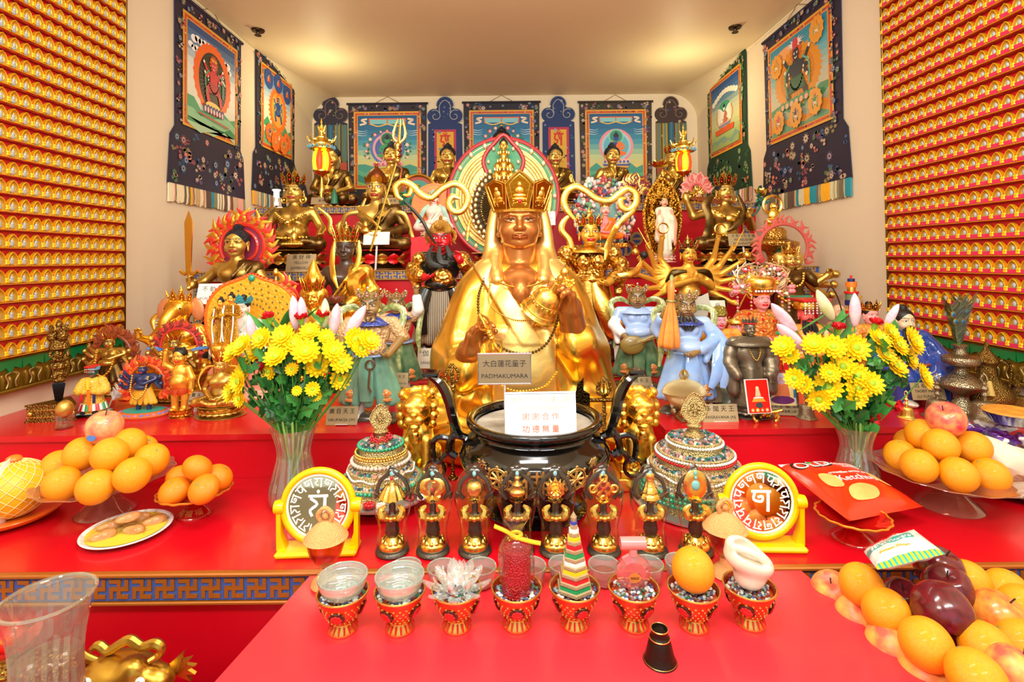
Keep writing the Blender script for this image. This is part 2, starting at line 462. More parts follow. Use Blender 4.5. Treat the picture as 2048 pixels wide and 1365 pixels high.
TZ1,TY1,TZ2,TY2,TZ25,TY25,TZ3,TY3,TZ4,TY4=.80,1.285,.955,1.814,1.005,2.62,1.49,3.32,1.985,4.12
tier('lowest and widest red altar tier, blue and bronze fret trim along its front edge',[(-XW+.001,XW-.001,TY1,TY25-.001,0,TZ1)],(TY1,TZ1,2*XW-.002,.078,.0556),[fret_blue,fret_brown,fret_brown])
na,nb=-.43,.545
tier('second red altar tier with a plain edge, around the big seated statue',[(-XW+.001,na,TY2,TY25-.001,TZ1+.0005,TZ2),(nb,XW-.001,TY2,TY25-.001,TZ1+.0005,TZ2),(na,nb,2.53,TY25-.001,TZ1+.0005,TZ2)])
tier('low altar step behind the big seated statue, with a narrow fret trim',[(-XW+.001,XW-.001,TY25,TY3,TZ1,TZ25)],(TY25,TZ25,2*XW-.002,.05,.0556),[fret_blue,fret_gold,fret_gold])
t3=tier('upper middle red altar tier at eye level with gold and blue fret trim',[(-XW+.001,XW-.001,TY3,TY4,.9,TZ3)],(TY3,TZ3,2*XW-.002,.062,.0556),[fret_blue,fret_gold,fret_gold])
t4=tier('topmost red altar tier below the back wall hangings with gold fret trim',[(-XW+.001,XW-.001,TY4,YB-.001,1.2,TZ4)],(TY4,TZ4,2*XW-.002,.058,.0556),[fret_blue,fret_gold,fret_gold])
for t,y,z in((t3,TY3,TZ3),(t4,TY4,TZ4)):
 for sgn in(-1,1):
  put('end_trim',fret(.34,.055,.0556,.007),[fret_blue,fret_gold,fret_gold],t,(sgn*(XW-.06),y-.001,z-.235),(0,PI/2,0),smooth=False)
A,B,C_,D=at(425,1365,Z=TZ1),at(628,1140,Z=TZ1),at(1590,1128,Z=TZ1),at(1862,1365,Z=TZ1)
def ext(p,q,y):t=(y-p.y)/(q.y-p.y);return p.lerp(q,t)
a_,b_,c_,d_=ext(A,B,.62),ext(A,B,TY1-.02),ext(D,C_,TY1-.02),ext(D,C_,.62)
tb=thing('offering_table','bright red table board jutting out in front of the altar under the row of bowls','table')
put('tabletop',prism([(p.x,p.y)for p in(a_,d_,c_,b_)],.022,'xy',TZ1-.026),red_table_m,tb,smooth=False)
for x,y in((-.42,.75),(.42,.75),(-.38,1.15),(.38,1.15)):put('leg',box((x,y,.387),(.05,.05,.774),.004),red_riser,tb)
# panels with rows of small gilt niches
n_gold=M('niche_gold_plastic','FFC21E',.5,.28,coat=.4)
n_in=M('niche_amber_hollow','E8B840',.45,.3)
n_pale=M('niche_milky_back','D8C89A',.1,.3,coat=.3)
n_ros=M('niche_yellow_rosette','FFC814',.15,.35)
n_blue=M('niche_figure_blue','B4BCC0',.1,.35)
n_red=M('niche_red_board','CC1A1E',rough=.4)
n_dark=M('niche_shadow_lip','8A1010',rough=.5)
n_pink=M('niche_pink_plate','DA2E5A',rough=.3)
PU,PV=.0522,.0712
def arch(w,h,n=14):
 P=[(-w/2*(1-(i/(n/2))**2.6)**.72,h*i/(n/2))for i in range(n//2)]
 return P+[(0,h*1.0)]+[(-x,z)for x,z in reversed(P)]
def niche_mb(right):
 mb=MB();w,h=.0455,.0515;o=arch(w,h);k=len(o)
 mb.add(tube([(x,-.011,z+.004)for x,z in o],.0019,6),0)
 V=[];F=[]
 for j,(s,y)in enumerate(((1,-.011),(.96,-.004),(.8,.0015),(.45,.0035))):
  V+=[(x*s,y,z*(s*.6+.4)+.004)for x,z in o]
 for j in range(3):
  for i in range(k-1):F.append((j*k+i,j*k+i+1,(j+1)*k+i+1,(j+1)*k+i))
 F.append(tuple(range(3*k,4*k)));mb.add((V,F),1);mb.m[-1]=2
 V=[(x*1.06,-.011,z*1.03+.004)for x,z in o]+[(x*1.08,.004,z*1.04+.004)for x,z in o]
 mb.add((V,[(i,i+1,k+i+1,k+i)for i in range(k-1)]),0)
 if right:
  mb.add(box((0,-.0125,.0115),(w*1.02,.002,.0165),.0007),5)
  mb.add(ball((0,-.006,.029),(.0075,.004,.012),8,6),4)
 else:
  mb.add(ball((0,-.005,.016),(.0105,.0045,.010),8,6),4);mb.add(ball((0,-.006,.026),(.007,.0045,.010),8,6),4)
  mb.add(ball((0,-.006,.036),(.0042,.004,.005),7,5),1)
 for z in(.012,.021):
  for x in(-PU/2+.003,-PU/2-.003):mb.add(ball((x,-.013,z),(.0062,.005,.0056),6,4),3)
 mb.add(box((0,-.0085,.0012),(PU,.010,.0022)),0)
 return mb
def panel(side):
 right=side>0
 t=thing('niche_panel',('right' if right else 'left')+(' wall panel of gilt niches with pink nameplates' if right else ' wall panel of gilt niches each holding a tiny pale figure'),'wall panel',(side*(XW-.022),0,0),(0,0,-side*PI/2))
 ye,yn=2.665,1.86;z0,z1=1.185,3.22
 sg=1 if not right else-1
 cx=sg*(ye+yn)/2;L=ye-yn
 put('backing_board',box((cx,.012,(z0+z1)/2),(L,.02,z1-z0)),n_red,t,smooth=False)
 fr=MB();xe=sg*(ye+.006)
 fr.add(box((xe,.004,(1.045+z1)/2),(.012,.036,z1-1.045),.002));put('edge_strip',fr,M('brass_edge','8A6A2A',.9,.3),t)
 ncol=int(L/PU);nrow=int((z1-z0)/PV)
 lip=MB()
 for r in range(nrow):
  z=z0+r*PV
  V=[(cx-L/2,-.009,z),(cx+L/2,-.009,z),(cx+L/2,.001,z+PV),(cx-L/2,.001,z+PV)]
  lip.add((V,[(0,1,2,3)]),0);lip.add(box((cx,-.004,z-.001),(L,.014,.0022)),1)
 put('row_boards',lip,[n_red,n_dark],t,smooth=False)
 me=niche_mb(right).mesh('niche');ms=[n_gold,n_in,n_pale,n_ros,n_blue,n_pink]
 for m in ms:me.materials.append(m)
 pos=[]
 for r in range(nrow):
  for c in range(ncol):pos.append((sg*(ye-.012-(c+.5)*PU),-.012+0,z0+r*PV+.003,c,r))
 def key(p):
  y=abs(p[0]);v=abs(p[2]-ZC);u=FPX*XW/y
  inside=u<1000 and FPX*(p[2]-ZC)/y<500
  return(0 if inside else 1,y*y+v*v)
 pos.sort(key=key);rest=MB();proto=niche_mb(right)
 for i,p in enumerate(pos):
  if i<100:
   o=bpy.data.objects.new('niche',me);COL.objects.link(o);o.parent=t;o.location=p[:3]
  else:rest.join(proto,T3(p[:3]))
 o=put('niche',rest,ms,t);o['kind']='stuff'
 fz=MB();zf=1.06;H=z0-zf-.006;n=int(L/.092)
 fz.add(box((cx,.010,zf+H/2),(L,.02,H)),1);fz.add(box((cx,.0,zf-.006),(L,.044,.014),.003),1)
 pm=M('lotus_frieze_gold','8C6A1E',.6,.35)
 for i in range(n+1):
  x=cx-L/2+(i+.5)*L/n-L/n/2;hw=L/n/2
  lf=[(-hw,H*.96),(-hw*.9,H*.62),(-hw*.35,H*.72),(0,H*.50),(hw*.35,H*.72),(hw*.9,H*.62),(hw,H*.96)]
  fz.add(prism([(x+a,zf+b)for a,b in lf],.008),0)
  for s in(-1,1):
   fz.add(tube([(x+s*hw*.1,-.012,zf+H*.55),(x+s*hw*.55,-.016,zf+H*.48),(x+s*hw*.30,-.014,zf+H*.25),(x+s*hw*.42,-.012,zf+.006)],.0028,6,sub=4),2)
   fz.add(ball((x+s*hw*.62,-.002,zf+H*.26),(hw*.2,.012,H*.28),8,6),1)
  fz.add(ball((x,-.002,zf+H*.22),(hw*.18,.012,H*.24),8,6),1)
 put('lotus_frieze',fz,[M('lotus_frieze_green','0E7A3E',rough=.3,coat=.3),pm,M('frieze_line_gold','C8B070',.7,.3)],t)
 return t
panel(-1);panel(1)
# ceiling and wall fittings
spr_m=M('sprinkler_metal','4A3A26',.9,.35)
for px,py,lab in((516,60,'small dark ceiling sprinkler above the left hangings'),(1470,54,'small dark ceiling sprinkler above the right hangings')):
 p=at(px,py,Z=ZT)
 t=thing('sprinkler',lab,'sprinkler',p)
 put('escutcheon',lathe([(.0,0),(.048,0),(.042,-.012),(.018,-.016),(0,-.016)],20),spr_m,t)
 put('deflector',lathe([(0,-.016),(.012,-.018),(.009,-.034),(.024,-.038),(.024,-.042),(0,-.042)],16),spr_m,t)
 # painted scroll hangings
def mixhex(a,b,t):
 A=[int(a[i:i+2],16)for i in(0,2,4)];B=[int(b[i:i+2],16)for i in(0,2,4)]
 return ''.join('%02X'%round(x+(y-x)*t)for x,y in zip(A,B))
class Art:
 def __init__(s,y0=0.,dy=.00004):s.mb=MB();s.hx=[];s.y=y0;s.dy=dy;s.k=0
 def mi(s,h):
  if h not in s.hx:s.hx.append(h)
  return s.hx.index(h)
 def poly(s,pts,h,lift=1):
  s.k+=lift;n=len(pts);s.mb.add(([(p[0],s.y-s.dy*s.k,p[1])for p in pts],[tuple(range(n))]),s.mi(h));return s
 def ell(s,cx,cz,rx,rz,h,n=24,a0=0,a1=2*PI,lift=1):
  m=n if abs(a1-a0)>6.2 else n+1
  return s.poly([(cx+rx*math.cos(a0+(a1-a0)*i/n),cz+rz*math.sin(a0+(a1-a0)*i/n))for i in range(m)],h,lift)
 def star(s,cx,cz,rx,rz,h,n=12,inn=.6,rot=0.,lift=1):
  return s.poly([(cx+rx*(1 if i%2==0 else inn)*math.cos(rot+PI*i/n),cz+rz*(1 if i%2==0 else inn)*math.sin(rot+PI*i/n))for i in range(2*n)],h,lift)
 def flame(s,cx,cz,rx,rz,h,n=30,amp=.14):
  pts=[]
  for i in range(n*3):
   a=PI/2+2*PI*i/(n*3);k=(1,1+amp,1+amp*.25)[i%3];pts.append((cx+rx*k*math.cos(a),cz+rz*k*math.sin(a)))
  return s.poly(pts,h)
 def line(s,pts,w,h,taper=False,sub=5):
  P=crom([(p[0],0,p[1])for p in pts],sub)if sub and len(pts)>2 else[Vector((p[0],0,p[1]))for p in pts]
  L=[];R=[];n=len(P);s.k+=1
  for i in range(n):
   t=P[min(i+1,n-1)]-P[max(i-1,0)];t=t.normalized()if t.length else Vector((1,0,0))
   ww=w/2*((1-i/(n-1))*.85+.15 if taper else 1);L.append((P[i].x-t.z*ww,P[i].z+t.x*ww));R.append((P[i].x+t.z*ww,P[i].z-t.x*ww))
  for i in range(n-1):
   q=[L[i],L[i+1],R[i+1],R[i]];s.mb.add(([(p[0],s.y-s.dy*s.k,p[1])for p in q],[(0,1,2,3)]),s.mi(h))
  return s
 def grad(s,x0,x1,z0,z1,cols,n=14):
  for i in range(n):
   t=i/(n-1)*(len(cols)-1);j=min(int(t),len(cols)-2);c=mixhex(cols[j],cols[j+1],t-j)
   a,b=z0+(z1-z0)*i/n,z0+(z1-z0)*(i+1)/n
   s.poly([(x0,a),(x1,a),(x1,b),(x0,b)],c,1 if i==0 else 0)
  return s
 def cloud(s,cx,cz,r,h,n=5,rng=random.Random(3)):
  for i in range(n):s.ell(cx+(i-n/2)*r*.8,cz+rng.uniform(-.3,.3)*r,r*.7,r*.5,h,10,lift=1 if i==0 else 0)
  return s
 def lotus(s,cx,cz,w,h,col,col2):
  for i in range(7):
   x=cx+(i-3)*w/7;s.ell(x,cz,w/12,h/2,col,10);s.ell(x,cz-h*.1,w/20,h/3,col2,8)
  return s
 def flower(s,x,z,r,c1,c2='F0D8C0',n=8):
  s.star(x,z,r,r,c1,n,.62);s.ell(x,z,r*.4,r*.4,c2,8);return s
 def seated(s,cx,cz,u,skin,robe,hair='101028',halo=None,aur=None):
  if aur:
   for k,c in enumerate(aur):s.ell(cx,cz+.1*u,u*(.95-.13*k),u*(.95-.13*k),c,30)
  if halo:
   for k,c in enumerate(halo):s.ell(cx,cz+.62*u,u*(.42-.06*k),u*(.42-.06*k),c,24)
  s.ell(cx,cz-.32*u,.56*u,.16*u,robe,20);s.ell(cx-.38*u,cz-.32*u,.2*u,.1*u,skin,12)
  s.poly([(cx-.3*u,cz+.3*u),(cx+.3*u,cz+.3*u),(cx+.2*u,cz-.28*u),(cx-.2*u,cz-.28*u)],skin)
  s.poly([(cx+.3*u,cz+.3*u),(cx+.12*u,cz+.36*u),(cx-.22*u,cz-.26*u),(cx+.28*u,cz-.28*u)],robe)
  s.line([(cx-.28*u,cz+.26*u),(cx-.42*u,cz),(cx-.1*u,cz-.16*u)],.12*u,skin)
  s.line([(cx+.28*u,cz+.26*u),(cx+.42*u,cz),(cx+.05*u,cz-.12*u)],.12*u,robe)
  s.ell(cx,cz+.56*u,.15*u,.19*u,skin,16);s.ell(cx,cz+.68*u,.15*u,.1*u,hair,14);s.ell(cx,cz+.8*u,.07*u,.07*u,hair,10);return s
 def dancer(s,cx,cz,u,skin,dark,garl='E8E0D0',arms=3):
  rng=random.Random(int(cx*991+u*77))
  s.star(cx,cz+.72*u,.3*u,.34*u,'D8581C',14,.7)
  for a in range(arms):
   for sg in(-1,1):
    e=(cx+sg*u*(.42+.05*a),cz+u*(.38-.22*a));h=(cx+sg*u*(.62-.06*a),cz+u*(.62-.36*a))
    s.line([(cx+sg*.2*u,cz+.32*u),e,h],.12*u,skin);s.ell(h[0],h[1],.06*u,.06*u,garl,8)
  s.line([(cx-.1*u,cz-.1*u),(cx-.42*u,cz-.35*u),(cx-.3*u,cz-.8*u)],.2*u,skin);s.line([(cx+.1*u,cz-.1*u),(cx+.38*u,cz-.4*u),(cx+.5*u,cz-.78*u)],.19*u,skin)
  s.ell(cx,cz+.15*u,.26*u,.36*u,skin,18);s.poly([(cx-.32*u,cz-.02*u),(cx+.32*u,cz-.02*u),(cx+.4*u,cz-.4*u),(cx-.36*u,cz-.42*u)],dark)
  for i in range(16):
   a=PI*(1.05+.9*i/15);s.ell(cx+.36*u*math.cos(a),cz+.25*u+.62*u*math.sin(a),.035*u,.045*u,garl,7,lift=0)
  s.line([(cx-.3*u,cz+.4*u),(cx-.55*u,cz+.1*u),(cx-.45*u,cz-.5*u)],.06*u,'3E9A6A');s.line([(cx+.3*u,cz+.45*u),(cx+.6*u,cz+.2*u),(cx+.62*u,cz-.4*u)],.06*u,'5AA890')
  s.ell(cx,cz+.62*u,.16*u,.18*u,skin,16)
  for x in(-.07,.07):s.ell(cx+x*u,cz+.64*u,.035*u,.03*u,'F4F0E0',8);s.ell(cx+x*u,cz+.64*u,.015*u,.018*u,'101010',6)
  s.line([(cx-.06*u,cz+.53*u),(cx,cz+.5*u),(cx+.06*u,cz+.53*u)],.03*u,'F0E0D0')
  for i in range(5):s.ell(cx+(i-2)*.075*u,cz+.82*u+(.03*u if i%2==0 else 0),.035*u,.045*u,'E8C050',7)
  return s
 def mats(s,rough=.62):return[M('paint_'+h,h,rough=rough)for h in s.hx]
def canopy(a,cx,cz,w):
 a.poly([(cx-w*.5,cz),(cx+w*.5,cz),(cx+w*.46,cz-w*.14),(cx-w*.46,cz-w*.14)],'7FC4C8')
 a.line([(cx-w*.5,cz),(cx+w*.5,cz)],w*.03,'E86A30',sub=0)
 for s in(-1,0,1):a.line([(cx+s*w*.5,cz+w*.02),(cx+s*w*.48,cz-w*.16)],w*.03,'D85A20',sub=0)
 for s in(-1,1):a.line([(cx-s*w*.46,cz-w*.14),(cx-s*w*.25,cz-w*.20),(cx,cz-w*.14)],w*.03,'E8C050')
 for s in(-1,1):a.line([(cx+s*w*.55,cz),(cx+s*w*.7,cz-w*.03),(cx+s*w*.58,cz-w*.11),(cx+s*w*.75,cz-w*.16)],w*.05,'F0D8B8')
def hills(a,W,z,cols,seed):
 r=random.Random(seed)
 for k,c in enumerate(cols):
  zz=z-k*.05;pts=[(-W/2,.0)]
  for i in range(9):pts.append((-W/2+W*i/8,zz+r.uniform(-.03,.04)))
  pts.append((W/2,.0));a.poly(pts,c)
def wreath(a,cx,cz,rx,rz,seed):
 r=random.Random(seed)
 for i in range(46):
  t=-.35+(PI+.7)*i/45;k=r.uniform(.85,1.12);x,z=cx+rx*k*math.cos(t),cz+rz*k*math.sin(t);d=r.uniform(.012,.024)
  a.poly([(x-d,z),(x,z+d*.7),(x+d,z+d*.1),(x,z-d*.6)],r.choice(['1E6A58','2A7A50','185048']),lift=1)
 for i in range(13):
  t=-.3+(PI+.6)*i/12;a.flower(cx+rx*.98*math.cos(t),cz+rz*.98*math.sin(t),r.uniform(.014,.026),r.choice(['E88A98','F0B0B0','D8607A','F4D0C8']))
def art_B(kind):
 def f(a,W,H):
  a.grad(-W/2,W/2,0,H,['D8B04A','E0C870','B8CC98','3E98B0','0E6A98','0A5688'])
  canopy(a,0,H*.95,W*.62)
  for s in(-1,1):
   for k in range(3):a.line([(s*W*.5,H*(.78-.03*k)),(s*W*.4,H*(.77-.03*k)),(s*W*.33,H*(.79-.03*k))],.006,'DDE8E8',True)
  hills(a,W,H*.26,['3E9A8A','58B08A','2E8A78','78B86A'],5+kind)
  if kind==1:
   wreath(a,0,H*.48,W*.36,H*.3,4);a.seated(0,H*.50,W*.3,'2E9A5A','C84A50',halo=['E88AA0','3E9A5A','185C50'],aur=['4A70B8','E0A0B0','3E60A8'])
   a.lotus(0,H*.30,W*.5,.05,'E8B0B8','D05A78')
  elif kind==2:
   wreath(a,0,H*.5,W*.36,H*.32,9);a.seated(0,H*.5,W*.28,'D8A050','D8581C',halo=['C8506A','5AA890'],aur=['E07A9A','3A60A8']);a.lotus(0,H*.3,W*.5,.05,'E8B0B8','D05A78')
  else:
   a.seated(0,H*.52,W*.34,'1A3A9A','E8701C',halo=['7FD0B8','3E9A8A','2E8A78'],aur=['E88A98','9FC8D8','58B0C8'])
   a.lotus(0,H*.33,W*.5,.045,'F0C0C0','3A60A8')
   for k in range(3):a.poly([(-W*(.26-.03*k),H*(.29-.025*k)),(W*(.26-.03*k),H*(.29-.025*k)),(W*(.24-.03*k),H*(.265-.025*k)),(-W*(.24-.03*k),H*(.265-.025*k))],('3A50A0','D8A040','B84030')[k])
 return f
def art_L1(a,W,H):
 a.grad(-W/2,W/2,0,H,['B8D0A8','D8DCC8','E4E0D0','DCE0DC','7A98B0','2A4A80'])
 hills(a,W,H*.2,['4A9A68','8ABF90','3E8A58','A8C8A0'],2)
 for x,z,r in((-.2,.86,.05),(.22,.8,.05),(-.3,.75,.04),(.3,.72,.035)):a.cloud(x*W,z*H,r,'F0F0F0')
 a.flame(0,H*.53,W*.385,H*.37,'E8620E',26,.05);a.ell(0,H*.51,W*.29,H*.31,'141414',40)
 for i in range(40):
  t=2*PI*i/40;a.line([(W*.12*math.cos(t),H*.51+H*.12*math.sin(t)),(W*.28*math.cos(t),H*.51+H*.3*math.sin(t))],.0022,'8A7A40',sub=0)
 a.dancer(0,H*.5,W*.32,'C8202C','B01824','F0E8D0',2)
 a.line([(W*.16,H*.58),(W*.22,H*.64),(W*.17,H*.6),(W*.25,H*.54)],.012,'F0EEE0');a.ell(-.01,H*.24,W*.16,H*.05,'F0C860',16);a.lotus(0,H*.2,W*.42,.06,'26386A','F0B8B0')
 for i in range(18):a.ell(-W*.3+i*W*.035,H*(.12-.002*i),.012,.006,'C83A2A',6)
def art_L2(a,W,H):
 a.grad(-W/2,W/2,0,H,['A8C890','E0D8B8','E8DCC0','9AB8D0','3A60A0'])
 hills(a,W,H*.32,['3E9A68','E0D0B0','78B080'],8)
 a.flame(0,H*.54,W*.3,H*.29,'E8701C',30,.2);a.ell(0,H*.54,W*.23,H*.24,'D89A3A',30);a.dancer(0,H*.55,W*.26,'24488A','3A5A9A','E8D0A0',3)
 for x,z in((-.34,.9),(0,.93),(.34,.86)):a.ell(x*W,z*H,.075,.085,'2A4A8A',16);a.seated(x*W,z*H,.055,'E0A050','C83A2A')
 for x,z,c in((-.32,.16,'24488A'),(0,.12,'E8D8C0'),(.3,.15,'C83A2A'),(-.15,.07,'D87A30'),(.16,.07,'3E8A58')):a.flame(x*W,z*H,.07,.075,'E8701C',12,.2);a.dancer(x*W,z*H,.05,c,'D8B060',arms=1)
def art_R1(a,W,H):
 a.grad(-W/2,W/2,0,H,['B8C0A0','C8B890','B0B8A8','5AA8B8','2A88A8'])
 hills(a,W,H*.3,['4A8A60','9AA890','D8903A','6A9A78'],12)
 a.ell(-W*.2,H*.86,W*.2,H*.08,'E8A060',20)
 a.flame(0,H*.55,W*.39,H*.31,'D88A14',34,.1);a.ell(0,H*.55,W*.3,H*.25,'C87A10',30)
 for i in range(30):
  t=2*PI*i/30;a.line([(W*.2*math.cos(t),H*.55+H*.17*math.sin(t)),(W*.33*math.cos(t+.15),H*.55+H*.27*math.sin(t+.15))],.004,'F0B030',True,0)
 a.dancer(0,H*.55,W*.36,'1A2238','2A5A3A','E8D8B8',3);a.lotus(0,H*.29,W*.6,.06,'3E8A58','E8A080')
 a.star(0,H*.9,W*.17,H*.06,'E8E0D8',12,.5);a.ell(0,H*.9,.035,.04,'C8384A',12)
 for x,z,c in((-.36,.78,'D88A14'),(.36,.88,'D8A03A'),(-.33,.14,'C8384A'),(0,.13,'2A3A5A'),(.33,.17,'3E8A58')):a.flame(x*W,z*H,.07,.08,'E0982A',12,.15);a.dancer(x*W,z*H,.055,c,'E8D8B8',arms=1)
def art_R2(a,W,H):
 a.grad(-W/2,W/2,0,H,['8AA858','A8B878','C8C898','B8C0A0','4A78A0','1E4A8A'])
 for i in range(10):a.ell(-W*.4+i*W*.09,H*(.74+.1*math.sin(i*.33)),.04,.025,'E8E4D0',8)
 a.ell(0,H*.48,W*.3,H*.2,'D8843A',30);a.ell(0,H*.48,W*.27,H*.18,'C8D0A8',30);a.ell(0,H*.6,W*.2,H*.1,'3E9A78',24)
 for i in range(8):
  for s in(-1,1):a.line([(0,H*.5),(s*W*.14,H*(.42+.025*i)),(s*W*.23,H*(.38+.032*i))],.014,'F0ECE0')
 a.seated(0,H*.47,W*.22,'F0ECE0','C86A4A');a.lotus(0,H*.34,W*.4,.04,'D8B0A0','3A60A8')
 a.poly([(-W*.34,H*.3),(W*.34,H*.3),(W*.32,H*.22),(-W*.32,H*.22)],'D85A20');hills(a,W,H*.14,['7A9A8A','98A868'],3)
def brocade_scatter(a,x0,x1,z0,z1,n,seed,pal,r=(.018,.034)):
 g=random.Random(seed)
 for i in range(n):
  x,z=g.uniform(x0,x1),g.uniform(z0,z1);q=g.uniform(*r)*.8;k=g.random();c=g.choice(pal)
  if k<.5:
   a.star(x,z,q,q,c,9,.55,g.random());a.ell(x,z,q*.5,q*.5,mixhex(c,'F0E0C8',.5),8);a.ell(x,z,q*.25,q*.25,'3A2A40',6)
  else:
   for j in range(3):t=g.random()*6;a.ell(x+q*.7*math.cos(t),z+q*.7*math.sin(t),q*.55,q*.4,c,7,lift=1 if j==0 else 0)
PALD=['C87A6A','3A5A8A','4A6A4A','8A7A50','B8A088','5A4A6A','30506A','8A4A50']
PALG=['4A8A50','6A9A5A','30603A','8A9A60','B07A50','406A50']
def thangka(label,loc,rot,w,h,base,pal,art,seed,fringe=True,skirt=.26,flare=.06,top=.07,side=.1):
 t=thing('scroll_hanging',label,'scroll painting',loc,(0,0,rot));fr=.11 if fringe else 0.;hb=h-fr
 zs=-hb+skirt
 b=Art(-.012,.00004);out=[(-w/2,0),(w/2,0),(w/2-.008,zs),(w/2+flare*.6,zs-.06),(w/2+flare,-hb),(-w/2-flare,-hb),(-w/2-flare*.6,zs-.06),(-w/2+.008,zs)]
 b.poly(out,base)
 pw,pz0,pz1=w-2*side,zs+.06,-top-.055
 brocade_scatter(b,-w/2-flare*.5,w/2+flare*.5,-hb+.03,zs-.03,int(74*w),seed,pal,(.026,.050))
 for x0,x1,z0,z1,n in((-w/2+.02,-w/2+side-.03,zs,-.03,26),(w/2-side+.03,w/2-.02,zs,-.03,26),(-w/2+.03,w/2-.03,-top-.0,-.015,24)):
  brocade_scatter(b,x0,x1,z0,z1,n,seed+n+int(x0*10),pal,(.018,.034))
 bo=put('brocade',b.mb,b.mats(.7),t,smooth=False)
 sol=MB();sol.add(prism([(x,z)for x,z in out],.010,'xz',0.001));put('backing_cloth',sol,M('cloth_'+base,base,rough=.8),t,smooth=False)
 e=Art(-.0175,.0003)
 for k,(c,d)in enumerate((('D8A030',.042),('C84A20',.026),('E0A83A',.007))):e.poly([(-pw/2-d,pz0-d),(pw/2+d,pz0-d),(pw/2+d,pz1+d),(-pw/2-d,pz1+d)],c)
 g=random.Random(seed)
 for k in range(46):
  u=g.random();s=g.choice((0,1,2,3));d=.018
  x,z=((-pw/2-d,pz0+u*(pz1-pz0)),(pw/2+d,pz0+u*(pz1-pz0)),(-pw/2+u*pw,pz0-d),(-pw/2+u*pw,pz1+d))[s]
  e.ell(x,z,.007,.007,g.choice(['E8C060','6A2A20','4A6A9A','D86A70']),6,lift=0)
 put('silk_border',e.mb,e.mats(.55),t,smooth=False)
 a=Art(-.0195,.0001);art(a,pw,pz1-pz0)
 for i in range(len(a.mb.V)):a.mb.V[i]=a.mb.V[i]+np.array([0,0,pz0])
 put('painting',a.mb,a.mats(.55),t,smooth=False)
 put('rod',tube([(-w/2-.015,-.014,0),(w/2+.015,-.014,0)],.011,10),M('cloth_'+base,base),t)
 put('cord',tube([(-w*.16,-.012,.005),(0,-.006,.075*min(1,w/.7)),(w*.16,-.012,.005)],.0025,6),M('hanging_cord','8A6A40',rough=.8),t)
 if fringe:
  f=MB();cols=['E8D8B0','C8A878','B8B080','E0A090','7A6A50','D8CFA8','F0B020','2A90A0','908A60','C88A70','6A5040','E8E0C8']
  n=int((w+2*flare)/.0105);k=0;c=0
  for i in range(n):
   if g.random()<.45:c=g.randrange(len(cols))
   x=-w/2-flare+(i+.5)*(w+2*flare)/n;dz=g.uniform(0,.012)
   f.add(tube([(x,-.008,-hb+.004),(x+g.uniform(-.003,.003),-.011,-hb-fr*.5),(x+g.uniform(-.004,.004),-.009,-hb-fr+dz)],.0058,5),c)
  put('fringe',f,[M('fringe_'+q,q,rough=.9)for q in cols],t)
 else:put('lower_rod',tube([(-w/2-flare,-.01,-hb),(w/2+flare,-.01,-hb)],.012,8),darkwood,t)
 return t
def wallT(label,sgn,pxl,pxr,ytop_c,ybot_c,**k):
 xc=sgn*(XW-.004);a,b=at(pxl,300,X=sgn*XW).y,at(pxr,300,X=sgn*XW).y;yc=(a+b)/2
 pxc=PCX+sgn*FPX*XW/yc;z1,z0=at(pxc,ytop_c,X=sgn*XW).z,at(pxc,ybot_c,X=sgn*XW).z
 return thangka(label,(xc,yc,z1),-sgn*PI/2,abs(b-a),z1-z0,**k)
wallT('large scroll painting at the front of the left wall, red figure in an orange ring',-1,345,478,38,418,base='2A2036',pal=PALD,art=art_L1,seed=1,skirt=.36,side=.105)
wallT('scroll painting farther along the left wall, blue figure in orange flames',-1,509,586,130,420,base='221E30',pal=PALD,art=art_L2,seed=2,skirt=.36,side=.11)
wallT('large scroll painting at the front of the right wall, dark six-armed figure on orange',1,1692,1536,22,412,base='241C34',pal=PALD,art=art_R1,seed=3,skirt=.36,side=.11)
wallT('green bordered scroll painting farther along the right wall, white many-armed figure',1,1498,1420,128,412,base='183A24',pal=PALG,art=art_R2,seed=4,skirt=.36,side=.11)
def backT(label,x0,x1,y0,y1,**k):
 p,q=at(x0,y0,Y=YB-.004),at(x1,y1,Y=YB-.004);return thangka(label,((p.x+q.x)/2,YB-.004,p.z),0,q.x-p.x,p.z-q.z,fringe=False,**k)
backT('back wall scroll painting at left, green-haloed figure in a flower wreath',697,855,209,420,base='2A2430',pal=PALD,art=art_B(1),seed=6,skirt=.2,flare=.01,side=.1)
backT('middle scroll painting on the back wall, behind the big round mandorla',927,1081,206,420,base='24222E',pal=PALD,art=art_B(2),seed=7,skirt=.2,flare=.01,side=.1)
backT('back wall scroll painting at right, blue-skinned figure in an orange robe',1158,1306,205,420,base='3A3028',pal=PALD,art=art_B(3),seed=8,skirt=.2,flare=.01,side=.1)
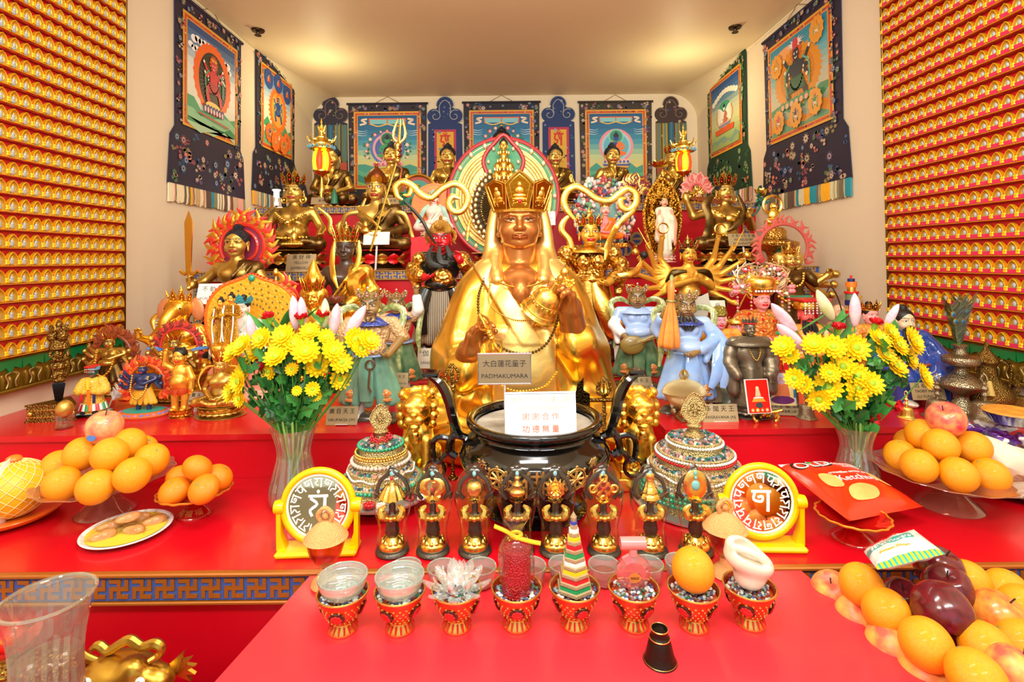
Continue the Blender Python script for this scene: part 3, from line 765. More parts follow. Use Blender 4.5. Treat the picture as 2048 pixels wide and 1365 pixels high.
def banner(label,x0,x1,ytop,base,pal,kind,seed):
 p,q=at(x0,ytop,Y=YB-.004),at(x1,415,Y=YB-.004);w=q.x-p.x;h=p.z-q.z
 t=thing('brocade_pendant',label,'pendant banner',((p.x+q.x)/2,YB-.004,p.z));r=w/2
 o=[(-r*.42,-r*.55)]
 for i in range(13):a=PI-PI*i/12;o.append((r*.5*math.cos(a),-r*.52+r*.52*math.sin(a)))
 o.append((r*.42,-r*.62))
 for i in range(9):a=PI*.55-PI*.95*i/8;o.append((r*.62+r*.4*math.cos(a),-r*1.12+r*.42*math.sin(a)))
 o+=[(r*.96,-r*1.6),(r,-h),(-r,-h),(-r*.96,-r*1.6)]
 for i in range(9):a=-PI*.0+PI*1.35-PI*.95*i/8;o.append((-r*.62+r*.4*math.cos(a),-r*1.12+r*.42*math.sin(a)))
 put('backing_cloth',prism(o,.011),M('cloth_'+base,base,rough=.8),t,smooth=False)
 b=Art(-.0118,.00004);b.poly(o,base);brocade_scatter(b,-r*.85,r*.85,-h+.05,-r*1.55,34,seed,pal,(.012,.026));brocade_scatter(b,-r*.3,r*.3,-r*1.2,-r*.3,7,seed+1,pal,(.01,.02));put('brocade',b.mb,b.mats(.7),t,smooth=False)
 pm=M('piping_pale','B8B8A8',rough=.6)if kind==0 else M('piping_brown','8A7060',rough=.6);pp=MB()
 pp.add(tube([(x,-.012,z)for x,z in o[1:24]],.004,6))
 for s in(-1,1):pp.add(tube([(s*r*(.55+.36*(1-k/16)*math.cos(k*.55+1)),-.014,-r*1.12+r*.36*(1-k/16)*math.sin(k*.55+1))for k in range(14)],.0035,6))
 pp.add(tube([(-r*.3,-.014,-r*1.0),(-r*.3,-.014,-r*.5),(0,-.014,-r*.22),(r*.3,-.014,-r*.5),(r*.3,-.014,-r*1.0)],.0035,6,sub=5));put('piping',pp,pm,t)
 e=Art(-.013,.0005)
 if kind==0:
  z1,z0=-r*1.9,-h+.16
  for c,d in(('B8264A',0),('D8A82A',.025)):e.poly([(-r*.62+d,z0),(r*.62-d,z0),(r*.62-d,z1-d),(-r*.62+d,z1-d)],c)
  u=r*.3;zc=z1-.12
  e.line([(-u,zc+u),(u,zc+u)],.018,'C82A14',sub=0);e.line([(-u*.6,zc+u),(-u*.8,zc),(-u*.2,zc-u*.3),(-u*.5,zc-u)],.018,'C82A14');e.line([(u*.5,zc+u),(u*.5,zc-u*1.4)],.02,'C82A14',sub=0)
  e.line([(0,zc+u),(u*.1,zc+u*.2),(u*.4,zc-u*.2)],.016,'C82A14');e.line([(-u*.4,zc+u*1.5),(0,zc+u*1.2),(u*.4,zc+u*1.5)],.012,'C82A14');e.ell(0,zc+u*1.75,.01,.01,'C82A14',8)
 else:
  for k in range(5):
   x=-r*.8+k*r*.4;c=('7A6A3A','9A8A3A','2A5A78','8A7A40','5A6A50')[k];zb=-h*.58-(.05 if k%2 else 0)
   e.poly([(x-r*.17,-r*1.7),(x+r*.17,-r*1.7),(x+r*.17,zb),(x,zb-.05),(x-r*.17,zb)],c);e.line([(x,-r*1.7),(x,zb+.02)],.012,'2A7A8A',sub=0)
  for s in(-1,1):e.poly([(s*r*.75-r*.2,-h*.6),(s*r*.75+r*.2,-h*.6),(s*r*.75+r*.2,-h),(s*r*.75-r*.2,-h)],'B84A28')
 put('panel_cloth',e.mb,e.mats(.6),t,smooth=False)
PALB=['3A5A9A','4A7AAA','8AA0B8','3A6A6A','24407A']
banner('leftmost narrow brocade pendant, dark with hanging strips, behind the lit lantern',628,697,194,'2A2838',PALD,1,21)
banner('blue brocade pendant with a red syllable, right of the green-haloed painting',855,927,194,'1E3468',PALB,0,22)
banner('blue brocade pendant with a red syllable, left of the blue-skinned figure painting',1083,1152,193,'1E3468',PALB,0,23)
banner('rightmost narrow brocade pendant, brown with hanging strips, behind the lantern',1309,1376,194,'3A2A28',PALD,1,24)
# figure toolkit
def V3(*a):return Vector(a)
def hand(s,w,d,nrm,L,curl=.35,side=1,k=.008,spread=.0,thumb=1.,curls=None):
 w=Vector(w);d=Vector(d).normalized();nrm=Vector(nrm);nrm=(nrm-d*nrm.dot(d)).normalized();lat=d.cross(nrm)*side
 for i in range(4):
  o=(i-1.5)*.155*L;kn=w+d*(.48-.03*abs(i-1.2))*L+lat*o
  s.cap(w+lat*o*.6,kn,.115*L,.10*L,k*2)
  ln=(.40,.47,.43,.34)[i]*L;c=curls[i]if curls else curl*(1+.12*i);dd=(d+lat*spread*(i-1.5)).normalized();p=kn
  for j,f in enumerate((.45,.32,.25)):
   a=c*(j+.6);q=p+(dd*math.cos(a)+nrm*math.sin(a))*ln*f
   s.cap(p,q,(.082-.012*j)*L,(.074-.012*j)*L,k);p=q
 t0=w+d*.10*L-lat*.20*L;t1=t0+(d*.5-lat*.45+nrm*.35)*.36*L*thumb;t2=t1+(d*.75-lat*.02+nrm*.5).normalized()*.30*L*thumb
 s.cap(w,t0,.10*L,.10*L,k*2);s.cap(t0,t1,.105*L,.085*L,k);s.cap(t1,t2,.082*L,.062*L,k);return s
def head_sdf(kind='serene'):
 s=SDF()
 s.ell((0,.04,.63),(.345,.40,.38)).ell((0,-.04,.37),(.285,.30,.36),k=.12)
 if kind=='round':s.ell((0,-.02,.32),(.345,.31,.31),k=.1).ell((0,-.05,.13),(.26,.22,.12),k=.1)
 s.ell((0,-.20,.09),(.13,.11,.09),k=.12);s.mir('ell',(.17,-.19,.33),(.13,.13,.13),k=.10)
 s.cap((0,.08,.2),(0,.08,-.22),.19,.21,.06)
 if kind=='fierce':s.mir('cap',(.03,-.345,.565),(.25,-.30,.66),.04,.03,.05)
 else:s.path([(-.26,-.25,.585),(-.15,-.315,.63),(-.03,-.33,.60),(.03,-.33,.60),(.15,-.315,.63),(.26,-.25,.585)],.022,.06)
 s.mir('ell',(.15,-.385,.525),(.10,.075,.055),k=.05,op=1)
 s.mir('ell',(.15,-.272,.525),(.085,.062,.058),k=.012)
 s.mir('path',[(.055,-.325,.52),(.10,-.338,.548),(.16,-.342,.555),(.25,-.285,.53)],.017,.012)
 s.mir('path',[(.07,-.322,.505),(.15,-.328,.487),(.235,-.285,.51)],.013,.012)
 s.cap((0,-.325,.57),(0,-.43,.375),.035,.052,.04);s.mir('ell',(.055,-.375,.365),(.042,.045,.034),k=.03)
 if kind=='fierce':
  s.path([(-.15,-.31,.24),(0,-.365,.275),(.15,-.31,.24)],.028,.014);s.path([(-.12,-.315,.19),(0,-.36,.165),(.12,-.315,.19)],.03,.014)
 else:
  s.path([(-.125,-.305,.235),(-.05,-.352,.247),(0,-.352,.240),(.05,-.352,.247),(.125,-.305,.235)],.024,.012);s.path([(-.095,-.315,.2),(0,-.36,.188),(.095,-.315,.2)],.030,.012)
 s.mir('ell',(.355,.04,.46),(.038,.085,.15),k=.03);s.mir('ell',(.365,.01,.27),(.034,.05,.10 if kind=='serene' else.05),k=.03);s.mir('ell',(.39,.0,.47),(.02,.05,.09),k=.02,op=1)
 return s
def head_paint(kind):
 def f(C):
  x,y,z=np.abs(C[:,0]),C[:,1],C[:,2];m=np.zeros(len(C),int)
  m[(x<.135)&(y<-.285)&(z>.158)&(z<.268)]=1
  ev=(((x-.15)/.072)**2+((z-(.513 if kind=='round' else.52))/(.014 if kind=='round' else.024))**2<1)&(y<-.2);m[ev]=2
  m[(((x-.148)/.026)**2+((z-(.513 if kind=='round' else.522))/(.015 if kind=='round' else.026))**2<1)&(y<-.2)]=3
  if kind=='fierce':b=np.abs(z-(.60+.42*(x-.03)))<.030-.05*np.abs(x-.13)
  else:b=np.abs(z-(.655-1.9*(x-.15)**2))<.012
  if kind!='round':m[b&(x>.03)&(x<.27)&(y<-.15)]=3
  m[(np.abs(z-.553+.9*(x-.15)**2)<.009)&(x>.06)&(x<.24)&(y<-.2)]=3
  return m
 return f
HEADS={}
def head_mesh(kind='serene',h=.026):
 if(kind,h)not in HEADS:
  me=head_sdf(kind).mesh('head',h,head_paint(kind))
  for i in range(4):me.materials.append(gold)
  HEADS[kind,h]=me
 return HEADS[kind,h]
def mat4(skin,lip=None,eye=None,dark=None):return[skin,lip or skin,eye or skin,dark or skin]
def headput(parent,loc,size,ms,kind='serene',yaw=0,pitch=0,h=.026,name='head',wide=1.):
 return put(name,head_mesh(kind,h),ms,parent,loc,(pitch,0,yaw),(size*wide,size,size))
HAIR={}
def hair_mesh(kind):
 if kind in HAIR:return HAIR[kind]
 s=SDF();s.ell((0,.07,.66),(.385,.41,.39));s.ell((0,-.36,.34),(.36,.37,.42),k=.04,op=1);s.ell((0,.1,.1),(.5,.6,.26),k=.03,op=1)
 if kind=='ushnisha':
  s.ell((0,.08,1.03),(.20,.20,.15),k=.03);s.ell((0,.08,1.17),(.09,.09,.07),k=.03)
  s.disp=lambda x,y,z:.010*np.sin(46*x)*np.sin(46*y)*np.sin(46*z)
 elif kind=='bun':s.ell((0,.12,1.10),(.17,.17,.13),k=.05)
 elif kind=='long':
  s.ell((0,.16,.45),(.40,.30,.5),k=.08);s.mir('path',[(.36,.12,.5),(.40,.08,.1),(.34,.04,-.3)],.08,.05)
 elif kind=='boy':s.mir('ell',(.22,.05,1.02),(.08,.08,.08),k=.05)
 me=s.mesh('hair',.026);me.materials.append(gold);HAIR[kind]=me;return me
def hairput(parent,loc,size,m,kind='ushnisha',yaw=0,jewel=None,wide=1.):
 o=put('hair',hair_mesh(kind),m,parent,loc,(0,0,yaw),(size*wide,size,size))
 if jewel:put('topknot_jewel',MB().add(lathe(smooth_prof([(0,-.03),(.05,.0),(.055,.04),(.02,.09),(0,.13)],3),10,(0,.08,1.26))),jewel,o)
 return o
def leafpts(w,h,n=5):
 P=[(-w*.32,0),(-w*.52,h*.25),(-w*.40,h*.42),(-w*.5,h*.6),(-w*.22,h*.78),(0,h),(w*.22,h*.78),(w*.5,h*.6),(w*.40,h*.42),(w*.52,h*.25),(w*.32,0)]
 return P
def crownput(parent,loc,size,m,leaves=5,r=.40,h=.42,jm=None,arc=1.25,tall=None,lean=.25,name='crown',knob=None):
 mb=MB();z0=.80
 mb.add(lathe([(r*.97,z0-.07),(r*1.06,z0-.06),(r*1.06,z0+.0),(r*1.0,z0+.02),(r*.92,z0+.02),(r*.92,z0-.07)],28,(0,.06,0),cap=False),0)
 for i in range(leaves):
  a=-PI/2+(i-(leaves-1)/2)*(arc*2/max(1,leaves-1));hh=h*(1.18 if i==leaves//2 else.95)if tall is None else tall[i]*h
  w=r*2*arc/max(1,leaves-1)*.98 if leaves>1 else r
  T=T3((r*1.02*math.cos(a),.06+r*1.02*math.sin(a),z0-.02))@Matrix.Rotation(a+PI/2,4,'Z')@Matrix.Rotation(lean,4,'X')
  mb.add(prism(leafpts(w,hh),.03),0,T);mb.add(tube([(p[0]*.9,-.035,p[1]*.92+.01)for p in leafpts(w,hh)],.018,5),0,T)
  for zz,rr in((.30,.052),(.56,.036)):mb.add(ball((0,-.05,hh*zz),(w*.16,.03,rr),8,5),1,T)
  mb.add(ball((0,-.02,hh*1.0),.032,6,4),0,T)
 if knob:mb.add(lathe(smooth_prof([(.0,.9),(.14,.95),(.16,1.1),(.08,1.22),(.10,1.30),(.04,1.4),(0,1.52)],3),12,(0,.08,0)),0)
 return put(name,mb,[m,jm or m],parent,loc,(0,0,0),size)
def earrings(parent,loc,size,m,r=.1):
 for s in(-1,1):
  mb=MB();c=(s*.40,-.02,.13);mb.add(tube(circle_pts(r,14,c,plane='xz'),r*.3,6,closed=False));mb.add(ball((c[0],c[1]-.03,c[2]),r*.45,7,5));put('earring',mb,m,parent,loc,(0,0,0),size)
def lotus(parent,rx,ry,h,m,pm=None,n=16,double=True,rim=True,name='lotus_base',pm2=None):
 pr=[(.90,0),(.98,.03),(.96,.08),(.72,.13),(.62,.42),(.60,.5),(.62,.6),(.70,.90),(.82,.94),(.84,1.0)]if double else[(.9,0),(.98,.08),(.8,.3),(.80,.6),(.88,.92),(.90,1.0)]
 f=put(name,MB().add(lathe([(r_,z_*h)for r_,z_ in smooth_prof(pr,3)],40,sx=rx,sy=ry)),m,parent)
 ms=[pm or m,pm2 or pm or m];w=2*PI*(rx+ry)/2/n*.98
 mb=MB()
 for i in range(n):
  a=2*PI*i/n;x,y=math.cos(a),math.sin(a)
  R=Matrix.Rotation(math.atan2(y/ry,x/rx)+PI/2,4,'Z')
  mb.add(petal(w,h*.5,h*.13),i%2,T3((rx*.66*x,ry*.66*y,h*.48))@R@Matrix.Rotation(.62,4,'X'))
  if double:mb.add(petal(w,h*.46,h*.13),i%2,T3((rx*.64*x,ry*.64*y,h*.52))@R@Matrix.Rotation(PI-.75,4,'X')@Matrix.Rotation(PI,4,'Z'))
 put('petals',mb,ms,f)
 if rim:
  b=MB();beads([(rx*.84*math.cos(t),ry*.84*math.sin(t),h*.98)for t in np.linspace(0,2*PI,60)],h*.035,b,step=h*.085,n=6);put('bead_rim',b,pm or m,f)
 return f
def flames(parent,c,r0,r1,m,n=22,thick=.02,name='flame_halo',arc=(-.35,PI+.35),m2=None,sx=1.,sz_=1.,rows=2,seed=1):
 g=random.Random(seed);mb=MB()
 for row in range(rows):
  for i in range(n):
   a=arc[0]+(arc[1]-arc[0])*(i+.5*row)/(n-.5);rr=r0+(r1-r0)*(.1+.42*row/max(1,rows));L=(r1-r0)*(.62+.3*g.random())*(1.0 if row==rows-1 else.7);w=(r1-r0)*.2
   ca,sa=math.cos(a),math.sin(a);ta=(-sa,ca);sw=g.choice((-1,1))*.25
   P=[(c[0]+(rr+L*t)*ca*sx+ta[0]*sw*L*math.sin(t*5),c[1]-.012*row,c[2]+(rr+L*t)*sa*sz_+ta[1]*sw*L*math.sin(t*5))for t in(0,.3,.6,.85,1.)]
   mb.add(tube(P,[w*.9,w,w*.65,w*.3,.001],6,flat=.55,up=(0,1,0),sub=2),(i+row)%2)
 mb.add(tube([(c[0]+r0*sx*math.cos(a),c[1],c[2]+r0*sz_*math.sin(a))for a in np.linspace(arc[0],arc[1],36)],(r1-r0)*.16,7),0)
 return put(name,mb,[m,m2 or m],parent)
DEF_ARMS=[(-1,(-.30,.0,.27),(-.05,-.22,.16),(1,-.3,0),(0,-.2,1)),(1,(.30,.0,.27),(.05,-.23,.15),(-1,-.3,0),(0,-.2,1))]
def seated(t,skin,robe,h=.013,arms=None,belly=0.,robe_sash=True,hands=True,legs='lotus',wide=1.,sleeves=(),fat=1.,folds=True,armr=1.):
 arms=arms if arms is not None else DEF_ARMS
 B=SDF();R=SDF()
 B.ell((0,.0,.40),(.185*wide,.115,.15),k=.05).ell((0,-.01-belly*.3,.21),(.15*wide*fat,.115*fat+belly*.5,.15),k=.06).ell((0,.03,.09),(.2,.14,.1),k=.05)
 B.cap((-.17*wide,.01,.485),(.17*wide,.01,.485),.07,.07,.06).cap((0,.02,.48),(0,.0,.66),.068,.06,.05)
 B.mir('ell',(.085,-.07,.42),(.085,.06,.065),k=.05);B.ell((0,-.125-belly*.8,.17),(.012,.02,.012),k=.01,op=1)
 for sd,el,hd,dr,nm in arms:
  sh=(sd*.205*wide,.01,.475);tgt=R if sd in sleeves else B
  tgt.cap(sh,el,.062*armr,.052*armr,.04).cap(el,hd,.05*armr,.036*armr,.03)
  if sd in sleeves:tgt.cap(el,Vector(el).lerp(Vector(hd),.8),.066,.062,.03)
  if hands:hand(B,hd,dr,nm,.135,.3,side=sd,k=.012)
 if legs=='lotus':
  R.mir('cap',(.10,.0,.085),(.37,-.13,.075),.105,.082,k=.04);R.cap((.37,-.13,.072),(-.06,-.25,.055),.078,.055,.03);R.cap((-.37,-.13,.072),(.02,-.23,.06),.078,.055,.03)
  R.ell((0,-.12,.05),(.30,.16,.05),k=.03)
  for sd in(-1,1):R.path([(sd*.12,-.27,.08),(sd*.20,-.25,.105),(sd*.30,-.2,.10)],[.035,.04,.03],.015)
 else:
  R.mir('cap',(.10,.0,.085),(.36,-.12,.09),.11,.085,k=.04);R.cap((.36,-.12,.085),(-.04,-.24,.06),.08,.055,.03);R.cap((-.36,-.12,.085),(-.22,-.30,-.08),.08,.05,.03);R.ell((-.20,-.36,-.13),(.05,.1,.035),k=.02)
  R.ell((0,-.1,.05),(.28,.15,.05),k=.03)
 R.ell((0,.02,.12),(.205*fat,.155*fat,.11),k=.05)
 if robe_sash:
  R.ell((.03,.0,.40),(.205*wide,.132,.17),k=.02).ell((.02,0,.25),(.18,.135,.16),k=.05);R.cap((.0,.01,.475),(.2*wide,.02,.475),.09,.085,.05)
  R.ell((-.19,-.10,.50),(.235,.34,.30),k=.02,op=1)
  if folds:R.path([(.12,-.085,.53),(.03,-.145,.40),(-.08,-.15,.24),(-.17,-.08,.16)],.016,.01);R.path([(.19,-.08,.5),(.10,-.14,.35),(-.02,-.155,.2)],.012,.01)
 if folds and legs=='lotus':
  for q in(-.1,0,.1):R.path([(q*2.4,-.25,.11),(q*2.6,-.2,.155),(q*1.8,-.14,.19)],.010,.012)
 b=put('body',B.mesh('body',h),skin,t);b.data.materials or b.data.materials.append(skin)
 r=put('robe',R.mesh('robe',h),robe,t)
 return b,r
def necklace(t,m,pts,r,pend=None,name='necklace'):
 mb=MB();P=crom(pts,8);beads(P,r,mb)
 if pend:mb.add(ball(pend,r*2.4,8,6))
 return put(name,mb,m,t)
def scarf(t,m,pts,w,name='ribbon',flat=.28,sub=6,mi=None):
 n=len(pts);return put(name,MB().add(tube(pts,[w*.5]+[w]*(n-2)+[w*.35]if n>2 else w,8,flat=flat,up=(0,1,.01),sub=sub)),m,t)
def place(name,label,cat,px,ytop,Y,z,rot=0,group=None,H=None,unit=1.0):
 p=at(px,ytop,Y=Y);H=H or(p.z-z)
 t=thing(name,label,cat,(p.x,Y,z),(0,0,rot),H/unit,group);t['_H']=H;return t
def card(label,px,py,Y,w,h,lines,m=None,z=None,tilt=-.25,cat='name plate',inks=ink,rot=0,sizes=None,stand=True,name='name_plate',group=None):
 p=at(px,py,Y=Y);t=thing(name,label,cat,p,(tilt,0,rot),group=group)
 put('plate',MB().add(box((0,0,0),(w,.0025,h),.0008)),m or brassp,t,smooth=False)
 n=len(lines)
 for i,l in enumerate(lines):
  l,wf=(l if isinstance(l,tuple)else(l,None));zz=h*.5-h*(i+.5+.12)/(n+.24);s=h/(n+.6)*.8
  word(l,s,inks,t,(0,-.0016,zz),w=w*wf if wf else None)
 tz=TZ1 if Y<1.814 else TZ2 if Y<2.62 else TZ25 if Y<3.32 else TZ3 if Y<4.12 else TZ4;dz=p.z-h/2-tz
 if dz>.006:put('prop',MB().add(box((0,.004+dz*.1,-h/2-dz/2),(.012,.003,dz))),M('clear_acrylic','D8DCD8',rough=.15),t)
 elif stand:
  zz=p.z-(h/2)*math.cos(tilt)
  put('foot',MB().add(box((0,.018,-h/2+.003),(w*.4,.04,.003),.001)).add(box((0,.006,-h*.3),(w*.3,.003,h*.36))),M('clear_acrylic','D8DCD8',rough=.15),t)
 return t
def lpx(t,pts,Y):
 bpy.context.view_layer.update();inv=t.matrix_world.inverted()
 out=[]
 for q in pts:y=Y if len(q)<3 else Y+q[2];out.append(inv@at(q[0],q[1],Y=y))
 return out
def standing(t,skin,robe,torso,boots,arms,h=.012,wide=1.,hem=.12,flare=1.,sleeve=None,belly=0.,skirt=True,torso_name='armour',legs=True):
 if legs:
  S=SDF();S.mir('cap',(.07*wide,.01,.34),(.075*wide,.0,.06),.052,.04,k=.03);S.mir('ell',(.08*wide,-.04,.03),(.042,.085,.032),k=.02);put('boots',S.mesh('boots',h),boots,t)
 if skirt:
  S=SDF()
  for i in range(7):
   a=PI*(1.08+.84*i/6);S.cap((.07*math.cos(a)*wide,.0+.06*math.sin(a),.55),(.145*flare*math.cos(a)*wide,.02+.10*flare*math.sin(a),hem+.03),.055,.040,.022)
  S.cap((-.06,.05,.55),(-.11*flare,.08,hem+.03),.06,.06,.03);S.cap((.06,.05,.55),(.11*flare,.08,hem+.03),.06,.06,.03)
  put('skirt',S.mesh('skirt',h),robe,t)
 S=SDF();S.ell((0,.01,.69),(.118*wide,.085,.125),k=.03).cap((-.10*wide,.01,.775),(.10*wide,.01,.775),.05,.05,.03).ell((0,-.01-belly,.575),(.105*wide,.085+belly,.075),k=.03)
 S.mir('ell',(.05,-.06,.715),(.052,.03,.045),k=.015)
 NK=SDF();NK.cap((0,.015,.76),(0,.0,.87),.042,.042,.02);LS=[];AS=[]
 for sd,el,hd,dr,nm in arms:
  sh=(sd*.138*wide,.01,.77)
  S.cap(sh,Vector(sh).lerp(Vector(el),.55),.054,.05,.02)
  if sleeve:
   L=SDF();LS.append(L);L.cap(Vector(sh).lerp(Vector(el),.4),el,.05,.056,.02).cap(el,Vector(el).lerp(Vector(hd),.62),.056,.05,.02)
   L.cap(Vector(el).lerp(Vector(hd),.2),Vector(el).lerp(Vector(hd),.5)+Vector((sd*.02,.01,-.11)),.045,.03,.03)
  else:S.cap(Vector(sh).lerp(Vector(el),.5),el,.046,.04,.02)
  B=SDF();AS.append(B);B.cap(el,hd,.038,.028,.02);hand(B,hd,dr,nm,.088,.55,side=sd,k=.008)
 put(torso_name,S.mesh('torso',h),torso,t);put('neck',NK.mesh('neck',h),skin,t)
 for B in AS:put('arm',B.mesh('arm',h*.8),skin,t)
 for L in LS:put('sleeve',L.mesh('sleeve',h),sleeve,t)
def belt(t,m,z=.585,r=(.118,.098),w=.018,name='belt',jewel=None):
 mb=MB().add(tube(circle_pts(1,26,(0,0,z),sx=r[0],sy=r[1]),w,6,flat=.5));mb.add(ball((0,-r[1]-.004,z),(.03,.014,.028),10,6));return put(name,mb,m,t)
def beard(t,loc,size,m,L=.7,w=.24,fork=3,name='beard'):
 mb=MB()
 for i in range(fork):
  u=(i-(fork-1)/2)/max(1,(fork-1)/2);x=u*w*.8
  mb.add(tube([(x*.8,-.30+.12*abs(u),.20-.05*(1-abs(u))),(x,-.37+.1*abs(u),.0),(x*1.1+.03*u,-.36,-.25*L),(x*.9,-.40,-.65*L),(x*.4,-.42,-L)],[.07,.085,.08,.06,.012],7,sub=4))
 for s in(-1,1):mb.add(tube([(0,-.37,.285),(s*.08,-.375,.28),(s*.19,-.31,.20),(s*.23,-.27,.05)],[.014,.026,.022,.004],6,sub=4))
 return put(name,mb,m,t,loc,(0,0,0),size)
def halo_disc(t,c,rx,rz,rim,body,th=.02,name='halo',rays=0,raym=None):
 mb=MB();o=[(c[0]+rx*math.cos(a),c[2]+rz*math.sin(a))for a in np.linspace(0,2*PI,41)[:-1]]
 mb.add(prism(o,th,'xz',-c[1]),0);mb.add(tube([(x,c[1]-th*.5,z)for x,z in o],th*.9,7,closed=True),1)
 for i in range(rays):
  a=2*PI*i/rays;mb.add(tube([(c[0]+rx*f*math.cos(a),c[1]-th*1.05,c[2]+rz*f*math.sin(a))for f in(.25,.92)],th*.12,4),2)
 return put(name,mb,[body,rim,raym or rim],t)
 # the big seated statue in the middle
cb=M('brown_bronze_skin','C07A3C',.7,.30,bump=.03,bs=30,patina='8A5020')
cb_lip=M('bronze_lip','9A5228',.8,.32);cb_eye=M('bronze_eye_white','B8A078',.3,.35);cb_dk=M('bronze_eye_dark','2A2018',.3,.35)
cS=thing('seated_statue','big golden seated statue with brown bronze face, crown and bell, in the middle','statue',(at(1040,600,Y=2.16).x,2.16,TZ1))
CH=1.09
R=SDF()
R.ell((0,.02,.28),(.265,.20,.34),k=.06).ell((0,.01,.52),(.185,.145,.20),k=.08).cap((-.105,.03,.685),(.105,.03,.685),.072,.072,.07)
R.mir('path',[(.12,.03,.67),(.185,.02,.56),(.245,.0,.36)],[.075,.088,.10],.06,sub=3)
R.cap((-.255,0,.35),(-.215,-.17,.335),.10,.080,.05);R.cap((.255,0,.36),(.21,-.15,.43),.10,.080,.05)
R.mir('cap',(.25,.0,.34),(.345,-.05,.09),.09,.095,k=.08)
R.mir('cap',(.14,-.02,.14),(.31,-.15,.10),.13,.10,k=.05);R.mir('cap',(.31,-.15,.10),(.02,-.26,.08),.095,.08,k=.04)
R.ell((0,-.17,.08),(.34,.15,.09),k=.06).ell((0,-.09,.035),(.385,.235,.05),k=.05)
R.ell((0,0,-1.0),(5,5,1.0),k=.01,op=1)
g=random.Random(5)
for sd in(-1,1):
 for i in range(5):R.path([(sd*(.19+.022*i),-.065+.025*i,.61-.03*i),(sd*(.265+.016*i),-.08+.03*i,.40-.02*i),(sd*(.325+.016*i),-.10+.03*i,.16)],[.003,.008,.003],.014,sub=3)
 for i in range(5):R.path([(sd*(.05+.05*i),-.285+.02*i,.185-.01*i),(sd*(.13+.06*i),-.285+.025*i,.12),(sd*(.19+.05*i),-.28+.03*i,.045)],[.003,.009,.003],.014,sub=3)
for i in range(7):R.path([(-.27+.025*i,-.27+.004*i,.165-.016*i),(0,-.335+.006*i,.12-.016*i),(.27-.025*i,-.27+.004*i,.165-.016*i)],[.003,.008,.003],.014,sub=5)
def ss(a,b,x):t=np.clip((x-a)/(b-a),0,1);return t*t*(3-2*t)
def collar_mask(x,y,z):
 f=ss(.02,-.04,y+0*x+0*z);t=(z-.50)/.20
 b1=ss(.048,.040,np.abs(x-(-.005-.125*t))+0*y)*ss(.40,.43,z);b2=ss(.048,.040,np.abs(x-(.005+.125*t))+0*y)*ss(.40,.43,z)
 ap=ss(.125,.115,np.abs(x-.01))*ss(.18,.20,z)*ss(.50,.47,z)*.7
 return np.maximum(np.maximum(b1,b2*.8),ap)*f
def fold_waves(x,y,z):
 ax=np.abs(x);cm=collar_mask(x,y,z);m=ss(.10,.16,ax+0*y)*ss(.13,.22,z)*ss(.70,.58,z)*ss(.10,.0,y)
 lap=ss(.20,.14,z)*ss(.03,.07,z)*ss(-.10,-.2,y)
 return(.0048*np.sin(70*(ax-.33*(.7-z)*(.6+ax))+3*np.sign(x))*m+.0045*np.sin(95*(z+.55*x*x)+4)*lap)*(1-ss(.0,.4,cm))
R.disp=lambda x,y,z:-.010*collar_mask(x,y,z)+fold_waves(x,y,z)
pale=M('pale_gold_leaf','FFE08A',.9,.34,bump=.12,bs=30,var=.4,vs=10,vcol='F6C860',patina='D0962A')
robe=put('robe',R.mesh('robe',.0052,lambda C:(collar_mask(C[:,0],C[:,1],C[:,2])>.3).astype(int)),[goldleaf],cS);robe.data.materials.append(pale)
Bn=SDF();Bn.cap((0,.035,.64),(0,.02,.83),.078,.072,.03).ell((0,-.055,.665),(.085,.06,.06),k=.03).ell((0,-.10,.62),(.045,.05,.06),k=.02)
put('neck',Bn.mesh('neck',.0055),cb,cS)
HZ,HS=.795,.215
hd=headput(cS,(0,-.012,HZ),HS,[cb,cb_lip,cb_eye,cb_dk],'round',h=.0125,pitch=-.02,wide=1.10)
U=SDF()
for sd in(-1,1):U.path([(sd*.094,.035,.98),(sd*.112,.04,.88),(sd*.118,.03,.79),(sd*.128,.0,.72),(sd*.125,-.06,.66)],[.018,.022,.026,.032,.030],.02,sub=3);U.path([(sd*.085,.03,.80),(sd*.10,-.02,.73),(sd*.09,-.09,.67)],[.02,.026,.022],.02,sub=3)
U.ell((0,.085,.86),(.105,.035,.13),k=.03)
put('veil',U.mesh('veil',.0055),pale,cS)
Cm=MB();rc=.098;zc0=.955
Cm.add(lathe([(rc*.9,zc0-.012),(rc*1.0,zc0-.012),(rc*1.12,zc0+.045),(rc*1.02,zc0+.045)],40,(0,.005,0),cap=False),0)
